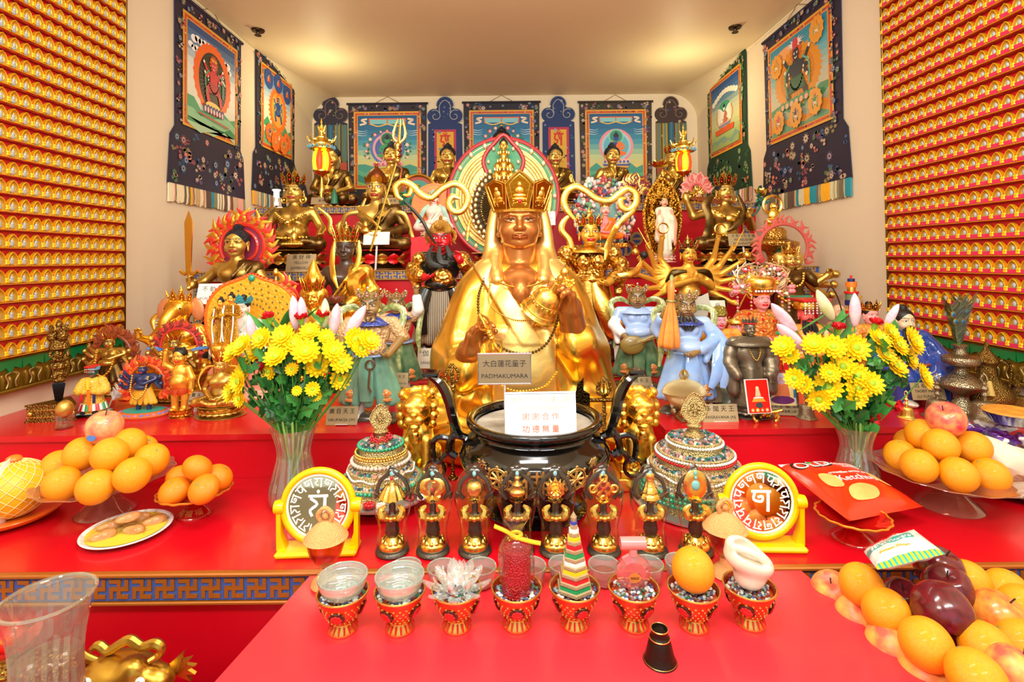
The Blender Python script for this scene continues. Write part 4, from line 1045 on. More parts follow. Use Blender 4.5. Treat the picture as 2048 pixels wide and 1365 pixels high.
for i in range(5):
 a=-PI/2+(i-2)*.80;w=.108;hh=.158 if i==2 else.135
 T=T3((rc*1.03*math.cos(a),.005+rc*1.03*math.sin(a),zc0-.004))@Matrix.Rotation(a+PI/2,4,'Z')@Matrix.Rotation(.27,4,'X')
 o=[(-w*.36,0),(-w*.56,hh*.66),(-w*.3,hh*.84),(0,hh),(w*.3,hh*.84),(w*.56,hh*.66),(w*.36,0)]if i==2 else[(-w*.36,0),(-w*.58,hh*.78),(-w*.2,hh*.9),(0,hh*.95),(w*.2,hh*.9),(w*.58,hh*.78),(w*.36,0)]
 Cm.add(prism(o,.006),0,T);Cm.add(tube([(x*.94,-.007,z*.96+.002)for x,z in o],.0028,6,closed=True),0,T)
 Cm.add(tube([(x*.66,-.007,z*.72+.026)for x,z in o],.0018,5,closed=True),0,T)
 for c,r in(((0,-.006,hh*.62),(.010,.007,.012)),((0,-.006,hh*.47),(.017,.008,.018)),((0,-.006,hh*.35),(.026,.008,.009)),((0,-.006,hh*.27),(.03,.007,.006))):Cm.add(ball(c,r,10,7),0,T)
 for q in range(10):Cm.add(ball((g.uniform(-.03,.03),-.006,g.uniform(hh*.1,hh*.25)),g.uniform(.002,.004),6,4),0,T)
Cm.add(ball((0,-rc*1.12-.008,zc0+.026),(.0075,.006,.0105),12,8),1)
put('crown',Cm,[gold,M('ruby','D00418',rough=.1,coat=.6)],cS)
hR=SDF();hR.cap((-.225,-.13,.34),(-.195,-.235,.42),.05,.043,.02)
hand(hR,(-.195,-.235,.42),(.32,-.25,.85),(.75,-.35,-.35),.165,side=-1,curls=[.62,.95,.40,.35],k=.008)
put('right_hand',hR.mesh('hand',.0038),cb,cS)
hL=SDF();hL.cap((.215,-.12,.40),(.180,-.215,.57),.056,.046,.02)
hand(hL,(.178,-.22,.565),(-.22,-.38,.85),(-.80,-.3,-.55),.165,side=1,curls=[.80,.9,.95,.9],k=.008)
put('left_hand',hL.mesh('hand',.0038),cb,cS)
bm=MB();bm.add(lathe(smooth_prof([(0,.0),(.012,.0),(.014,.03),(.022,.036),(.042,.052),(.05,.075),(.055,.11),(.066,.135),(.07,.14),(.064,.138),(.05,.11),(0,.07)],3),28),0)
for i in range(16):a=2*PI*i/16;bm.add(ball((.052*math.cos(a),.052*math.sin(a),.095),(.006,.006,.009),6,4))
for z in(.125,.085):bm.add(tube(circle_pts({.125:.062,.085:.052}[z],24,(0,0,z)),.003,6))
bm.add(beads([(0,0,-.012),(0,0,-.06)],.010)[0]if False else ball((0,0,-.02),(.012,.012,.02),8,6));bm.add(ball((0,0,-.05),(.016,.016,.018),8,6))
put('bell',bm,gold,cS,(.125,-.31,.665),(-.45,PI+.55,0))
vj=MB()
for s in(-1,1):
 vj.add(ball((0,0,s*.012),(.012,.012,.008),8,6));vj.add(ball((0,0,s*.055),(.006,.006,.03),8,6))
 for i in range(4):a=PI/2*i;vj.add(tube([(0,0,s*.02),(.02*math.cos(a),.02*math.sin(a),s*.035),(.016*math.cos(a),.016*math.sin(a),s*.062),(0,0,s*.085)],.0045,6,sub=4))
vj.add(ball((0,0,0),.010,8,6));vajra_me=vj
put('vajra',vj,gold,cS,(-.115,-.32,.485),(.2,-.45,0))
dbead=M('dark_beads','6A4A1E',.5,.25)
nk=MB();beads(crom([(-.135,-.055,.70),(-.165,-.145,.60),(-.145,-.195,.49),(-.06,-.225,.415),(.04,-.225,.405),(.11,-.205,.46),(.15,-.15,.58),(.135,-.055,.70)],10),.0062,nk);put('bead_string',nk,dbead,cS)
nk=MB();beads(crom([(-.12,-.09,.67),(-.12,-.165,.58),(-.04,-.185,.525),(.05,-.185,.52)],10),.0036,nk);put('bead_string',nk,bronze,cS)
put('cord',MB().add(tube([(-.125,-.055,.71),(-.08,-.115,.66),(0,-.135,.642),(.08,-.115,.66),(.125,-.055,.71)],.004,6,sub=6)),gold,cS)
nk=MB();beads(crom([(-.12,-.215,.315),(-.06,-.235,.275),(.0,-.24,.265),(.08,-.235,.28),(.13,-.215,.33)],8),.0058,nk);put('bead_string',nk,goldleaf,cS)
cl=MB()
for i in range(5):cl.add(ball((.15+.012*i,-.155+.004*i,.665-.012*i),(.016,.012,.012),8,5))
for i in range(12):cl.add(ball((.15+g.uniform(0,.07),-.15,.60+g.uniform(0,.08)),.008,6,4))
put('brooch',cl,goldleaf,cS)
put('sash_end',MB().add(box((.055,-.262,.20),(.065,.012,.05),.005)),goldleaf,cS,(0,0,0),(0,.12,0))
# back row of gilt figures on the topmost tier
bl=M('dark_red_lip','B0402A',.3,.4);bk=M('black_paint','12100E',rough=.45);hairm=M('hair_blue_black','141420',rough=.45,vor=.6,vorS=26)
bface=M('matt_gold_face','D8B25A',.75,.40)
def buddha(label,px,ytop,Y=4.5,hold=None,arms=None,extra=None,z=TZ4,bh=.14,base=True,group=None,crown=False,W=.26):
 t=place('seated_statue',label,'statue',px,ytop,Y,z,unit=1.0+bh+.06,group=group)
 if base:lotus(t,.46,.36,bh,dbronze,bronze,18)
 h=.015
 b,r=seated(t,bronze,dbronze,h,arms)
 for o in(b,r):o.location=(0,0,bh)
 headput(t,(0,-.005,.605+bh),.31,[bface,bl,bface,bk],wide=1.14)
 if crown:crownput(t,(0,-.005,.615+bh),.30,goldor,5,h=.5,knob=True,jm=redm);earrings(t,(0,-.005,.615+bh),.30,gold)
 else:hairput(t,(0,-.005,.605+bh),.31,hairm,jewel=gold,wide=1.14)
 put('gilt_hem',tube([(-.06,-.155,bh+.52),(.0,-.165,bh+.36),(-.10,-.17,bh+.2)],.012,6,sub=4),gold,t);a=MB()
 for k in range(9):a.add(ball((.26+.02*math.cos(k*.7),-.04-.01*(k%2),bh+.40+.035*math.sin(k*.7)),.014,6,4))
 put('shoulder_rosette',a,gold,t)
 if hold=='bowl':put('alms_bowl',lathe(smooth_prof([(0,0),(.07,.0),(.10,.05),(.09,.09),(.075,.10),(.06,.09),(0,.08)],3),18,(0,-.24,bh+.17)),bronze,t)
 return t
RAISED=[(-1,(-.31,-.02,.28),(-.17,-.20,.36),(.15,-.1,1),(0,-1,.1)),DEF_ARMS[1]]
buddha('leftmost back row gilded Buddha with a bowl, beside the lit lantern',664,278,hold='bowl',Y=4.72)
b2=buddha('back row gilded Buddha, second from left, right palm raised',783,274,arms=RAISED)
buddha('back row gilded Buddha in front of the left blue pendant',895,277,hold='bowl')
buddha('back row gilded Buddha showing only its head above the round mandorla',1003,243,Y=4.75,z=TZ4+.07)
buddha('back row gilded Buddha in front of the right blue pendant',1110,278,arms=DEF_ARMS)
buddha('back row gilded Buddha before the painting of the blue-skinned figure',1224,277,arms=RAISED,hold='bowl')
b7=buddha('crowned gilded figure at the right end of the back row, beside the right lantern',1345,283,crown=True,Y=4.72,arms=[(-1,(-.31,0,.27),(-.24,-.22,.42),(0,-.1,1),(0,-1,0)),(1,(.31,0,.27),(.22,-.2,.3),(-.3,-.1,1),(0,-1,0))])
put('flower_spray',ring_of(petal(.10,.16,.03),8,.04,0,tilt=.7),gold,b7,(-.30,-.20,.72))
put('necklace',beads(crom([(-.15,-.10,.66),(-.08,-.16,.56),(0,-.175,.52),(.08,-.16,.56),(.15,-.10,.66)],6),.02),gold,b7)
lampred=M('lantern_red_glow','F04010',rough=.4,emit=1.6);lampyel=M('lantern_yellow_glow','FFE61A',rough=.4,emit=2.2)
def lantern(label,px,ytop,Y,ye_dx,lz):
 t=place('standing_lantern',label,'lantern',px,ytop,Y,TZ4,unit=1.0);t.scale=(t.scale[0]*.64,t.scale[1]*.64,t.scale[2])
 b=MB();b.add(lathe(smooth_prof([(0,0),(.16,0),(.16,.03),(.06,.06),(.035,.12),(.05,.2),(.03,.28),(.03,.36),(.13,.40),(.14,.42)],3),20));put('stand',b,gold,t)
 c=MB()
 for i in range(6):
  a=2*PI*i/6+.5;c.add(ball((.09*math.cos(a),.09*math.sin(a),.52),(.062,.062,.12),10,8),i%2)
 put('glowing_panels',c,[lampred,lampyel]if ye_dx>0 else[lampyel,lampred],t)
 r=MB();r.add(lathe(smooth_prof([(.13,.64),(.19,.655),(.17,.70),(.11,.73),(.06,.74)],3),24),0)
 for i in range(16):
  a=2*PI*i/16;r.add(tube([(.10*math.cos(a),.10*math.sin(a),.72),(.19*math.cos(a),.19*math.sin(a),.67),(.23*math.cos(a),.23*math.sin(a),.685)],.014,6,sub=3),1)
 put('canopy',r,[gold,skym],t)
 f=MB();f.add(lathe(smooth_prof([(0,.72),(.12,.73),(.11,.78),(.04,.80),(.05,.84),(.025,.86),(.04,.89),(.012,.93),(.02,.95),(0,1.0)],3),16));
 for i in range(6):a=2*PI*i/6;f.add(tube([(.10*math.cos(a),.1*math.sin(a),.76),(.20*math.cos(a),.2*math.sin(a),.74),(.25*math.cos(a),.25*math.sin(a),.80)],.010,5,sub=3));f.add(tube([(.03*math.cos(a),.03*math.sin(a),.84),(.07*math.cos(a),.07*math.sin(a),.92)],[.014,.002],5))
 put('finial',f,gold,t)
 return t
lantern('lit lotus lantern with red and yellow panels at the left end of the back row',643,236,4.30,1,0)
lantern('lit lotus lantern with yellow and orange panels at the right end of the back row',1366,248,4.30,-1,0)
for px in(643,1366):
 p=at(px,300,Y=4.30);point('lantern_bulb',(p.x,4.30,p.z+.40),9,(1,.85,.5),.08)
t=thing('bulb_lamp','small white spiral bulb lamp beside the left scroll paintings','lamp',at(553,412,Y=3.92),(0,0,0),.62)
put('lamp_base',lathe([(0,0),(.03,0),(.03,.05),(.018,.055),(.018,.10),(0,.10)],16),white,t)
sp=MB()
for i in range(60):pass
sp.add(tube([(.028*math.cos(k*.55),.028*math.sin(k*.55),.105+k*.0016)for k in range(48)],.0075,7));put('spiral_tube',sp,M('bulb_glow','FFF8EC',rough=.4,emit=.9),t)
put('pole',lathe([(.012,-.8),(.012,0),(0,0)],10),blackm,t);put('reflector',lathe([(.04,.175),(.055,.19),(.05,.20),(0,.205)],18),white,t)
point('bulb_light',at(553,385,Y=3.82),1.2,(1,.95,.85),.03)
# helper: a complete seated deity
def deity(label,px,ytop,Y,z,skin,robe,face=None,crown=None,hair=None,lot=None,bh=.16,arms=None,h=.014,unit=None,name='seated_statue',headsz=.29,kind='serene',belly=0.,legs='lotus',yaw=0,group=None,sash=True,jm=None,wide=1.,hw=1.12,sleeves=(),fat=1.,cat='statue',ch=.5,leaves=5,neck=True):
 top=.605+bh+headsz*(1.0 if not crown else 1.38);t=place(name,label,cat,px,ytop,Y,z,yaw,group,unit=unit or top)
 if lot:lotus(t,.46,.36,bh,lot[0],lot[1],lot[2]if len(lot)>2 else 16,pm2=lot[3]if len(lot)>3 else None)
 for o in seated(t,skin,robe,h,arms,belly,sash,legs=legs,wide=wide,sleeves=sleeves,fat=fat):o.location=(0,0,bh)
 hl=(0,-.005,.605+bh);headput(t,hl,headsz,face or mat4(skin),kind,wide=hw)
 if hair:hairput(t,hl,headsz,hair[0],hair[1],wide=hw)
 if crown:crownput(t,hl,headsz,crown,leaves,h=ch,jm=jm or redm,knob=True)
 t['bh']=bh;t['hl']=hl;return t
gface=[bface,bl,bface,bk]
# upper middle tier (eye level)
jam=deity('gilded pot-bellied crowned statue on a tall lotus seat, upper left tier',588,342,3.62,TZ3,bronze,dbronze,gface,goldor,(hairm,'long'),(dbronze,bronze,18),.26,belly=.12,sash=False,fat=1.18,wide=1.15,headsz=.30,hw=1.2,arms=[(-1,(-.36,-.02,.27),(-.40,-.22,.13),(-.3,-.6,-.5),(0,-1,.3)),(1,(.36,-.02,.27),(.38,-.20,.16),(.4,-.5,.1),(0,0,1))])
earrings(jam,jam['hl'],.30,gold,.13)
put('necklace',beads(crom([(-.2,-.08,.73),(-.1,-.15,.66),(0,-.18,.62),(.1,-.15,.66),(.2,-.08,.73)],6),.02).add(ball((0,-.20,.60),.04,8,6)),gold,jam);put('girdle',beads(crom([(-.22,-.10,.42),(0,-.29,.40),(.22,-.10,.42)],8),.022),gold,jam)
for s in(-1,1):scarf(jam,bronze,[(s*.30,.02,.80),(s*.44,.04,.66),(s*.46,.0,.48),(s*.62,-.02,.44),(s*.66,-.04,.60),(s*.58,-.06,.56),(s*.60,-.04,.40),(s*.50,-.06,.29)],.03)
w=MB();w.add(lathe(smooth_prof([(0,0),(.09,.02),(.11,.08),(.07,.13),(.04,.15),(.06,.17),(.03,.20),(.05,.24),(0,.30)],3),16));put('treasure_vase',w,gold,jam,(-.44,-.25,.26))
ng=MB();ng.add(ball((0,0,.03),(.12,.05,.05),10,6));ng.add(ball((.0,0,.10),(.05,.05,.09),9,6));ng.add(ball((0,0,.2),(.022,.022,.05),8,6))
for i in range(8):ng.add(ball((-.11+.032*i,-.05,.025),.024,7,5))
put('gem_heap',ng,gold,jam,(.12,-.30,.30))
card('brass plate reading YELLOW JAMBHALA in front of the pot-bellied statue',602,526,3.34,.19,.115,[('黃 財 神',.6),('YELLOW',.5),('JAMBHALA',.66)])
pad=deity('gilded statue in a robe and pointed hat holding a long trident staff',752,352,3.6,TZ3,bface,dbronze,[bface,bl,whitem,bk],None,None,(dbronze,redm,16,bronze),.24,legs='lotus',wide=1.15,headsz=.31,hw=1.05,sleeves=(-1,1),arms=[(-1,(-.36,.0,.26),(-.16,-.26,.24),(.5,-.4,.7),(0,-1,.3)),(1,(.36,.0,.26),(.10,-.26,.16),(-1,-.2,.1),(0,-.2,1))])
hm=MB();hm.add(lathe(smooth_prof([(.40,.66),(.42,.80),(.36,1.02),(.24,1.2),(.10,1.32),(.05,1.45),(0,1.5)],4),20,(0,.07,0)),0)
for i in range(7):a=-PI+PI*i/6;hm.add(prism(leafpts(.22,.26),.03),1,T3((.40*math.cos(a),.07+.40*math.sin(a),.72))@Matrix.Rotation(a+PI/2,4,'Z')@Matrix.Rotation(.15,4,'X'))
hm.add(ball((0,.05,1.52),.07,8,6),1);put('hat',hm,[M('copper_brown','8A4A24',.8,.35),gold],pad,pad['hl'],(0,0,0),.31)
for s in(-1,1):scarf(pad,bronze,[(s*.13,.0,.88),(s*.2,-.05,.72),(s*.36,-.06,.66),(s*.44,-.02,.40),(s*.50,-.05,.24)],.03)
put('robe_hem',MB().add(tube([(-.2,-.06,.74),(-.02,-.17,.60),(.1,-.17,.48)],.02,6,sub=4)).add(tube([(.2,-.06,.74),(.05,-.16,.62)],.02,6)).add(tube(circle_pts(1,20,(0,0,.46),sx=.21,sy=.17),.025,6)),gold,pad)
st=MB();st.add(tube([(.02,-.36,.22),(.12,-.30,.62),(.30,-.22,1.28)],.013,6),0);st.add(ball((.31,-.22,1.30),.035,8,6),0);st.add(lathe(smooth_prof([(0,0),(.04,.03),(.03,.10),(.045,.16),(.02,.2),(0,.22)],2),12,(.315,-.22,1.32)),0)
for s in(-1,0,1):st.add(tube([(.335,-.22,1.5),(.335+s*.07,-.22,1.58),(.345+s*.05,-.22,1.72),(.35+s*.03,-.22,1.80)],[.016,.018,.014,.002],6,sub=3),0)
for k in range(3):st.add(ball((.335,-.23,1.36+.055*k),(.032,.032,.03),8,5),1)
st.add(tube([(.30,-.22,1.27),(.36,-.2,1.20),(.34,-.2,1.08)],.015,5),1);put('trident_staff',st,[gold,M('copper_brown','8A4A24')],pad)
put('small_crown_gem',MB().add(ball((-.05,-.30,.46),(.05,.04,.05),8,6)).add(ball((-.05,-.30,.53),(.03,.03,.05),8,6)),gold,pad)
card('blank white card leaning on the lotus of the staff-bearing statue',753,477,3.42,.172,.088,[],paper,z=0,stand=False)
man=deity('gilded crowned statue with a raised right arm on a lotus, upper right tier',1449,345,3.62,TZ3,bronze,dbronze,gface,goldor,(hairm,'bun'),(dbronze,bronze,18),.22,sash=False,headsz=.28,arms=[(-1,(-.42,-.02,.42),(-.52,-.05,.64),(.1,-.2,1),(0,-1,0)),(1,(.33,-.02,.28),(.22,-.20,.40),(0,-.2,1),(0,-1,0))])
earrings(man,man['hl'],.28,gold,.12)
scarf(man,dbronze,[(-.16,-.02,.92),(-.26,-.04,.78),(-.22,-.06,.6),(-.24,-.02,.42),(-.36,-.05,.30)],.06);scarf(man,dbronze,[(.16,-.02,.92),(.2,-.13,.66),(.05,-.17,.5),(-.05,-.17,.44)],.035)
put('necklace',beads(crom([(-.16,-.08,.70),(0,-.17,.60),(.16,-.08,.70)],7),.022).add(ball((0,-.17,.60),(.06,.02,.05),8,6)),gold,man);put('girdle',beads(crom([(-.2,-.10,.40),(0,-.17,.38),(.2,-.10,.40)],6),.02),gold,man)
lf=MB();lf.add(tube([(.24,-.24,.62),(.34,-.2,.72),(.36,-.15,.86)],.013,6,sub=4),0)
for i in range(9):a=2*PI*i/9;lf.add(petal(.09,.12,.02),1,T3((.38,-.18,.88))@Matrix.Rotation(a,4,'Z')@Matrix.Rotation(.5,4,'X'))
for i in range(7):a=2*PI*i/7;lf.add(petal(.11,.16,.02),0,T3((.36+.02*i/7,-.12,.76+.03*i))@Matrix.Rotation(a,4,'Y')@Matrix.Rotation(.9,4,'X'))
put('lotus_spray',lf,[M('verdigris_leaf','3A7A68',.4,.4),gold],man)
put('sword',MB().add(prism([(-.02,0),(.02,0),(.035,.55),(0,.66),(-.035,.55)],.012),0).add(ball((0,0,0),(.05,.02,.02),8,5),1),[M('copper_brown','8A4A24'),gold],man,(-.54,-.02,.90),(0,PI/2+.15,0))
card('brass plate MANJUSHRI BODHISATTVA before the statue with the raised arm',1487,480,3.42,.20,.085,[('文 殊 師 利 菩 薩',.75),('MANJUSHRI',.6),('BODHISATTVA',.7)])
man_g=M('mandorla_green','4E9A70',rough=.6,bump=.5,bs=60);man_r=M('mandorla_red_rim','B0282A',rough=.4);man_y=M('mandorla_pale_gold','E8C878',.7,.4,bump=.3,bs=50,var=.5,vs=20,vcol='C89A48');man_d=M('mandorla_dark_core','4A3A1C',.5,.45)
th=place('many_armed_statue','slender gold statue with stacked heads in a big round green mandorla','statue',1007,277,3.62,TZ3)
O=lambda px,py,dy=0.:lpx(th,[(px,py,dy)],3.68)[0]
def ringpts(k,cx=1007,cy=400,rx=108,ry=118):return[O(cx+rx*k*math.cos(a),cy-ry*k*math.sin(a))for a in np.linspace(-.85*PI/2-.2,PI+.85*PI/2+.2,60)]
out=ringpts(1.);inn=ringpts(.86);core=ringpts(.60);core2=ringpts(.34)
def plate(mb,o,mi,y):mb.add(prism([(p[0],p[2])for p in o],.022,'xz',y),mi)
mm=MB();plate(mm,out,0,.0);plate(mm,ringpts(.855),1,.012);plate(mm,[O(1007+62*math.cos(a),418-74*math.sin(a))for a in np.linspace(0,2*PI,40)[:-1]],2,.02)
head_o=[O(x,y)for x,y in((975,352),(968,330),(975,310),(990,293),(1007,277),(1024,293),(1039,310),(1046,330),(1039,352))];plate(mm,head_o,0,.026)
off=lambda P,d:[Vector((p[0],-d,p[2]))for p in P]
mm.add(tube(off(out,.018),.016,7),3);mm.add(tube(off(head_o,.05),.016,7,sub=3),3);mm.add(tube(off(ringpts(.855),.03),.010,6),1)
for k in range(1,5):mm.add(tube(off(ringpts(.855-.05*k),.034),.007,5),1)
mand=put('mandorla',mm,[man_g,man_y,man_d,man_r],th)
jw=MB();jw.add(tube(off(ringpts(.93),.020),.004,5))
for i in range(19):
 p=ringpts(.93)[3+i*3]if 3+i*3<60 else None
 if p is not None:jw.add(ball((p[0],-.026,p[2]),(.017,.014,.024),8,6))
for x,y in((1007,290),(988,305),(1026,305),(978,330),(1036,330)):p=O(x,y);jw.add(ball((p[0],-.055,p[2]),(.013,.012,.018),8,6))
put('mandorla_jewels',jw,M('mandorla_cream_gem','F0DCA8',.6,.3),mand)
hf=MB();g=random.Random(9)
for ringk,r0,r1 in((0,16,42),(1,24,54),(2,30,62)):
 for i in range(30):
  a=-.9+(PI+1.8)*(i+.5*(ringk%2))/29
  p,q=O(1007+r0*math.cos(a),418-r0*1.2*math.sin(a)),O(1007+r1*math.cos(a),418-r1*1.2*math.sin(a))
  hf.add(tube([(p[0],-.05-.01*ringk,p[2]),(p[0]*.4+q[0]*.6,-.07-.012*ringk,p[2]*.4+q[2]*.6)],[.006,.008],5),1)
  hf.add(ball((q[0],-.072-.012*ringk,q[2]),(.014,.010,.020),6,5),0)
put('fan_of_hands',hf,[M('pale_gold_hands','F0D890',.9,.3),man_d],th)
zs=lambda py:O(1007,py)[2]
S=SDF();S.cap((0,-.10,.12),(0,-.10,zs(430)),.085,.07,.03).ell((0,-.10,zs(420)),(.085,.06,.09),k=.03);put('body',S.mesh('body',.012),gold,th)
hs=MB()
for i,(y,sc_)in enumerate(((400,.105),(378,.105),(360,.095),(342,.085),(325,.075))):
 for dx in((0,)if i>3 else(0,-1,1)):hs.add(ball((dx*sc_*.55,-.10-(.02 if dx==0 else-.02),zs(y)),(sc_*.36,sc_*.38,sc_*.46),12,8),0)
 hs.add(lathe([(sc_*.42,0),(sc_*.55,sc_*.32),(sc_*.42,sc_*.3)],12,(0,-.10,zs(y)+sc_*.25)),0)
 for k in range(5):a=-PI/2+(k-2)*.6;hs.add(ball((sc_*.55*math.cos(a),-.10+sc_*.55*math.sin(a),zs(y)+sc_*.5),(sc_*.1,sc_*.06,sc_*.2),6,5),0)
put('stacked_heads',hs,gold,th);headput(th,(0,-.115,zs(312)),.085,mat4(gold,gold,gold,bk));hairput(th,(0,-.115,zs(312)),.085,hairm)
lotus(th,.30,.16,.12,dbronze,bronze,16)
card('white card with faint print pinned beside the big round mandorla',1096,437,3.5,.10,.092,[('千 手',.5),('觀 音 菩 薩',.6),('AVALOKITESHVARA',.75)],paper,stand=False,inks=M('faded_print','A8A49C',rough=.7),tilt=0)
bx=tag(put('display_block',box((0,0,.11),(.13,.16,.22),.003),M('bright_red_block','E81020',rough=.4),None,(at(842,500,Y=3.56).x,3.60,TZ3)),'plain bright red block under the small statue with the orange disc','block')
kz=TZ3+.22
def guanyin(label,px,ytop,Y,z,skin,robe,trim_,disc,rim,rays,lot,unit=1.28,h=.016,hc=.72,hr=.52,group=None,arms=None):
 t=place('robed_statue',label,'statue',px,ytop,Y,z,unit=unit)
 halo_disc(t,(0,.12,hc),hr,hr,rim,disc,.03,rays=36,raym=rays)
 lotus(t,.40,.30,.16,lot,lot,14,rim=False)
 for o in seated(t,skin,robe,h,arms,sleeves=(-1,1)):o.location=(0,0,.16)
 headput(t,(0,0,.765),.27,[skin,redm,whitem,blackm]);hairput(t,(0,0,.765),.27,blackm,'bun');crownput(t,(0,0,.765),.27,trim_,3,h=.4)
 for s in(-1,1):scarf(t,trim_,[(s*.12,-.02,.75),(s*.22,-.10,.62),(s*.34,-.06,.40),(s*.46,-.10,.22)],.05)
 return t
pwhite=M('ivory_glaze','F0E0D0',rough=.35,var=.4,vs=5,vcol='E8B0A0');mint=M('mint_glaze','A8D0C0',rough=.35)
gy=guanyin('small ivory and pink robed statue before an orange disc, left of the mandorla',868,364,3.62,kz,pwhite,pwhite,mint,M('orange_disc','F4702A',rough=.4,var=.6,vs=3,vcol='F8A040'),M('orange_rim','F08A3A',rough=.4),M('orange_ray','F8B060',rough=.5),M('blush_lotus','F0D0B8',rough=.4))
al=place('robed_statue','slim white robed statue standing in a tall golden almond-shaped mandorla','statue',1325,357,3.62,TZ3+.03)
am=MB();ao=[(.0,1.),(.09,.93),(.17,.80),(.215,.62),(.21,.42),(.16,.24),(.10,.10),(-.10,.10),(-.16,.24),(-.21,.42),(-.215,.62),(-.17,.80),(-.09,.93)]
ao=[(p.x,p.z)for p in crom([(x,0,z)for x,z in ao],4,True)]
am.add(prism(ao,.03,'xz',-.05),0);am.add(tube([(x,.03,z)for x,z in ao],.018,6,closed=True),0);g=random.Random(3)
for i in range(150):
 a=g.uniform(0,2*PI);k=g.uniform(.55,.93);x,zz=.19*k*math.cos(a),.56+.40*k*math.sin(a);am.add(tube([(x,.02,zz),(x+g.uniform(-.03,.03),.0,zz+.03),(x+g.uniform(-.02,.02),.008,zz+.06)],.011,5,sub=2),0)
put('mandorla',am,goldor,al);lotus(al,.15,.12,.10,M('blush_lotus','F0D0B8'),M('blush_lotus','F0D0B8'),12,rim=False)
S=SDF();S.cap((0,-.05,.12),(0,-.04,.5),.085,.06,.03).ell((0,-.04,.56),(.075,.05,.10)).cap((-.06,-.04,.62),(.06,-.04,.62),.035,.035);S.mir('cap',(.075,-.04,.60),(.07,-.10,.50),.032,.03);S.mir('cap',(.07,-.10,.5),(.08,-.08,.28),.035,.05)
for x in(-.05,0,.05):S.path([(x*.6,-.10,.50),(x,-.13,.15)],.012,.01)
put('robe',S.mesh('robe',.010),M('pale_robe','E8E4D0',rough=.35,var=.6,vs=7,vcol='C8D8A8'),al);headput(al,(0,-.045,.655),.125,[skinm,redm,whitem,blackm]);hairput(al,(0,-.045,.655),.125,blackm,'bun');crownput(al,(0,-.045,.655),.125,gold,3,h=.4)
scarf(al,M('peach_sash','E8A080',rough=.4),[(-.06,-.08,.62),(-.1,-.12,.45),(-.08,-.13,.25)],.03);scarf(al,M('peach_sash','E8A080'),[(.06,-.08,.62),(.1,-.12,.45),(.09,-.13,.2)],.03)
cp=place('tableau_statue','crowded many-coloured openwork statue with a pink figure in the middle, right of the mandorla','statue',1207,348,3.66,TZ3)
g=random.Random(12);cm=MB();pal=['E8C8C0','6A9A70','C85A5A','3A4A8A','E0B0A0','D8C890','F0E8E0','8AB8B0','B03A3A']
for i in range(420):
 a=g.uniform(0,PI*2);k=math.sqrt(g.uniform(.12,1));x,zz=.33*k*math.cos(a)*(1 if math.sin(a)<.3 else 1.0),.58+.42*k*math.sin(a)
 if abs(x)<.10 and zz<.75:continue
 r=g.uniform(.012,.028);cm.add(ball((x,.03+g.uniform(-.04,.03)-.08*(1-k),zz),(r,r,r*g.uniform(.7,1.8)),6,5),g.randrange(9))
cm.add(prism([(.31*math.cos(a),.56+.40*math.sin(a))for a in np.linspace(0,2*PI,30)[:-1]],.03,'xz',-.10),7)
put('openwork_throng',cm,[M('throng_'+c,c,rough=.4)for c in pal],cp)
for o in seated(cp,pinkm,orangem,.02,sleeves=()):o.scale=(.40,)*3;o.location=(0,-.06,.30)
headput(cp,(0,-.065,.545),.13,[M('pink_face','F0C0B0',rough=.4),redm,whitem,blackm]);crownput(cp,(0,-.065,.545),.13,gold,5,h=.5)
pd=MB();pd.add(box((0,-.02,.03),(.46,.26,.06),.01),0);pd.add(box((0,-.02,.13),(.36,.2,.14),.01),1);pd.add(box((0,-.02,.23),(.44,.25,.05),.01),0);put('pedestal',pd,[goldor,navym],cp)
g2=MB();
for i in range(14):a=i*.9;g2.add(ball((-.12+.24*i/13,-.125,.13+.03*math.sin(a)),.018,6,5))
put('pedestal_scrollwork',g2,whitem,cp)
vx=thing('vajra_cross','flat gold and blue crossed-vajra ornament on the red riser right of the mandorla','ornament',at(1251,478,Y=TY4-.002))
vm=MB();vm.add(prism([(.035*math.cos(a),.035*math.sin(a))for a in np.linspace(0,2*PI,21)[:-1]],.008),0)
for i in range(4):
 T=Matrix.Rotation(PI/2*i,4,'Y')
 vm.add(prism([(-.012,.02),(.012,.02),(.055,.075),(.05,.11),(.02,.135),(-.02,.135),(-.05,.11),(-.055,.075)],.008),0,T)
 for s in(-1,1):vm.add(prism([(s*.008,.05),(s*.036,.078),(s*.034,.102),(s*.012,.12)],.004,'xz',.008),1,T)
vm.add(prism([(.018*math.cos(a),.018*math.sin(a))for a in np.linspace(0,2*PI,17)[:-1]],.004,'xz',.008),1)
put('ornament',vm,[M('ornament_gold','B0905A',.5,.4),M('ornament_blue','2A3A78',rough=.5)],vx,smooth=False)
ms=place('miniature_shrine','small red arched shrine with gold dragons at the topmost tier edge','shrine',838,352,4.2,TZ4-.0)
mb=MB();ar=[(.62*math.cos(a),.3+.7*max(0,math.sin(a)))for a in np.linspace(0,PI,20)];mb.add(prism([(.62,0)]+ar+[(-.62,0)],.12),0);mb.add(prism([(.5,0)]+[(x*.82,zz*.84)for x,zz in ar]+[(-.5,0)],.03,'xz',.12),1)
mb.add(tube([(x,-.1,zz)for x,zz in ar],.06,6),2);put('arch',mb,[M('copper_red','9A3420',.2,.4),M('verdigris_leaf','3A7A68'),gold],ms)
dr=MB();g=random.Random(2)
for i in range(26):x,zz=g.uniform(-.55,.5),g.uniform(.0,.55);dr.add(tube([(x,-.2,zz),(x+g.uniform(-.15,.15),-.25,zz+.1),(x+g.uniform(-.2,.2),-.2,zz+.15)],.04,5,sub=2),i%2)
put('dragon_relief',dr,[gold,M('green_enamel','2E7F58')],ms)
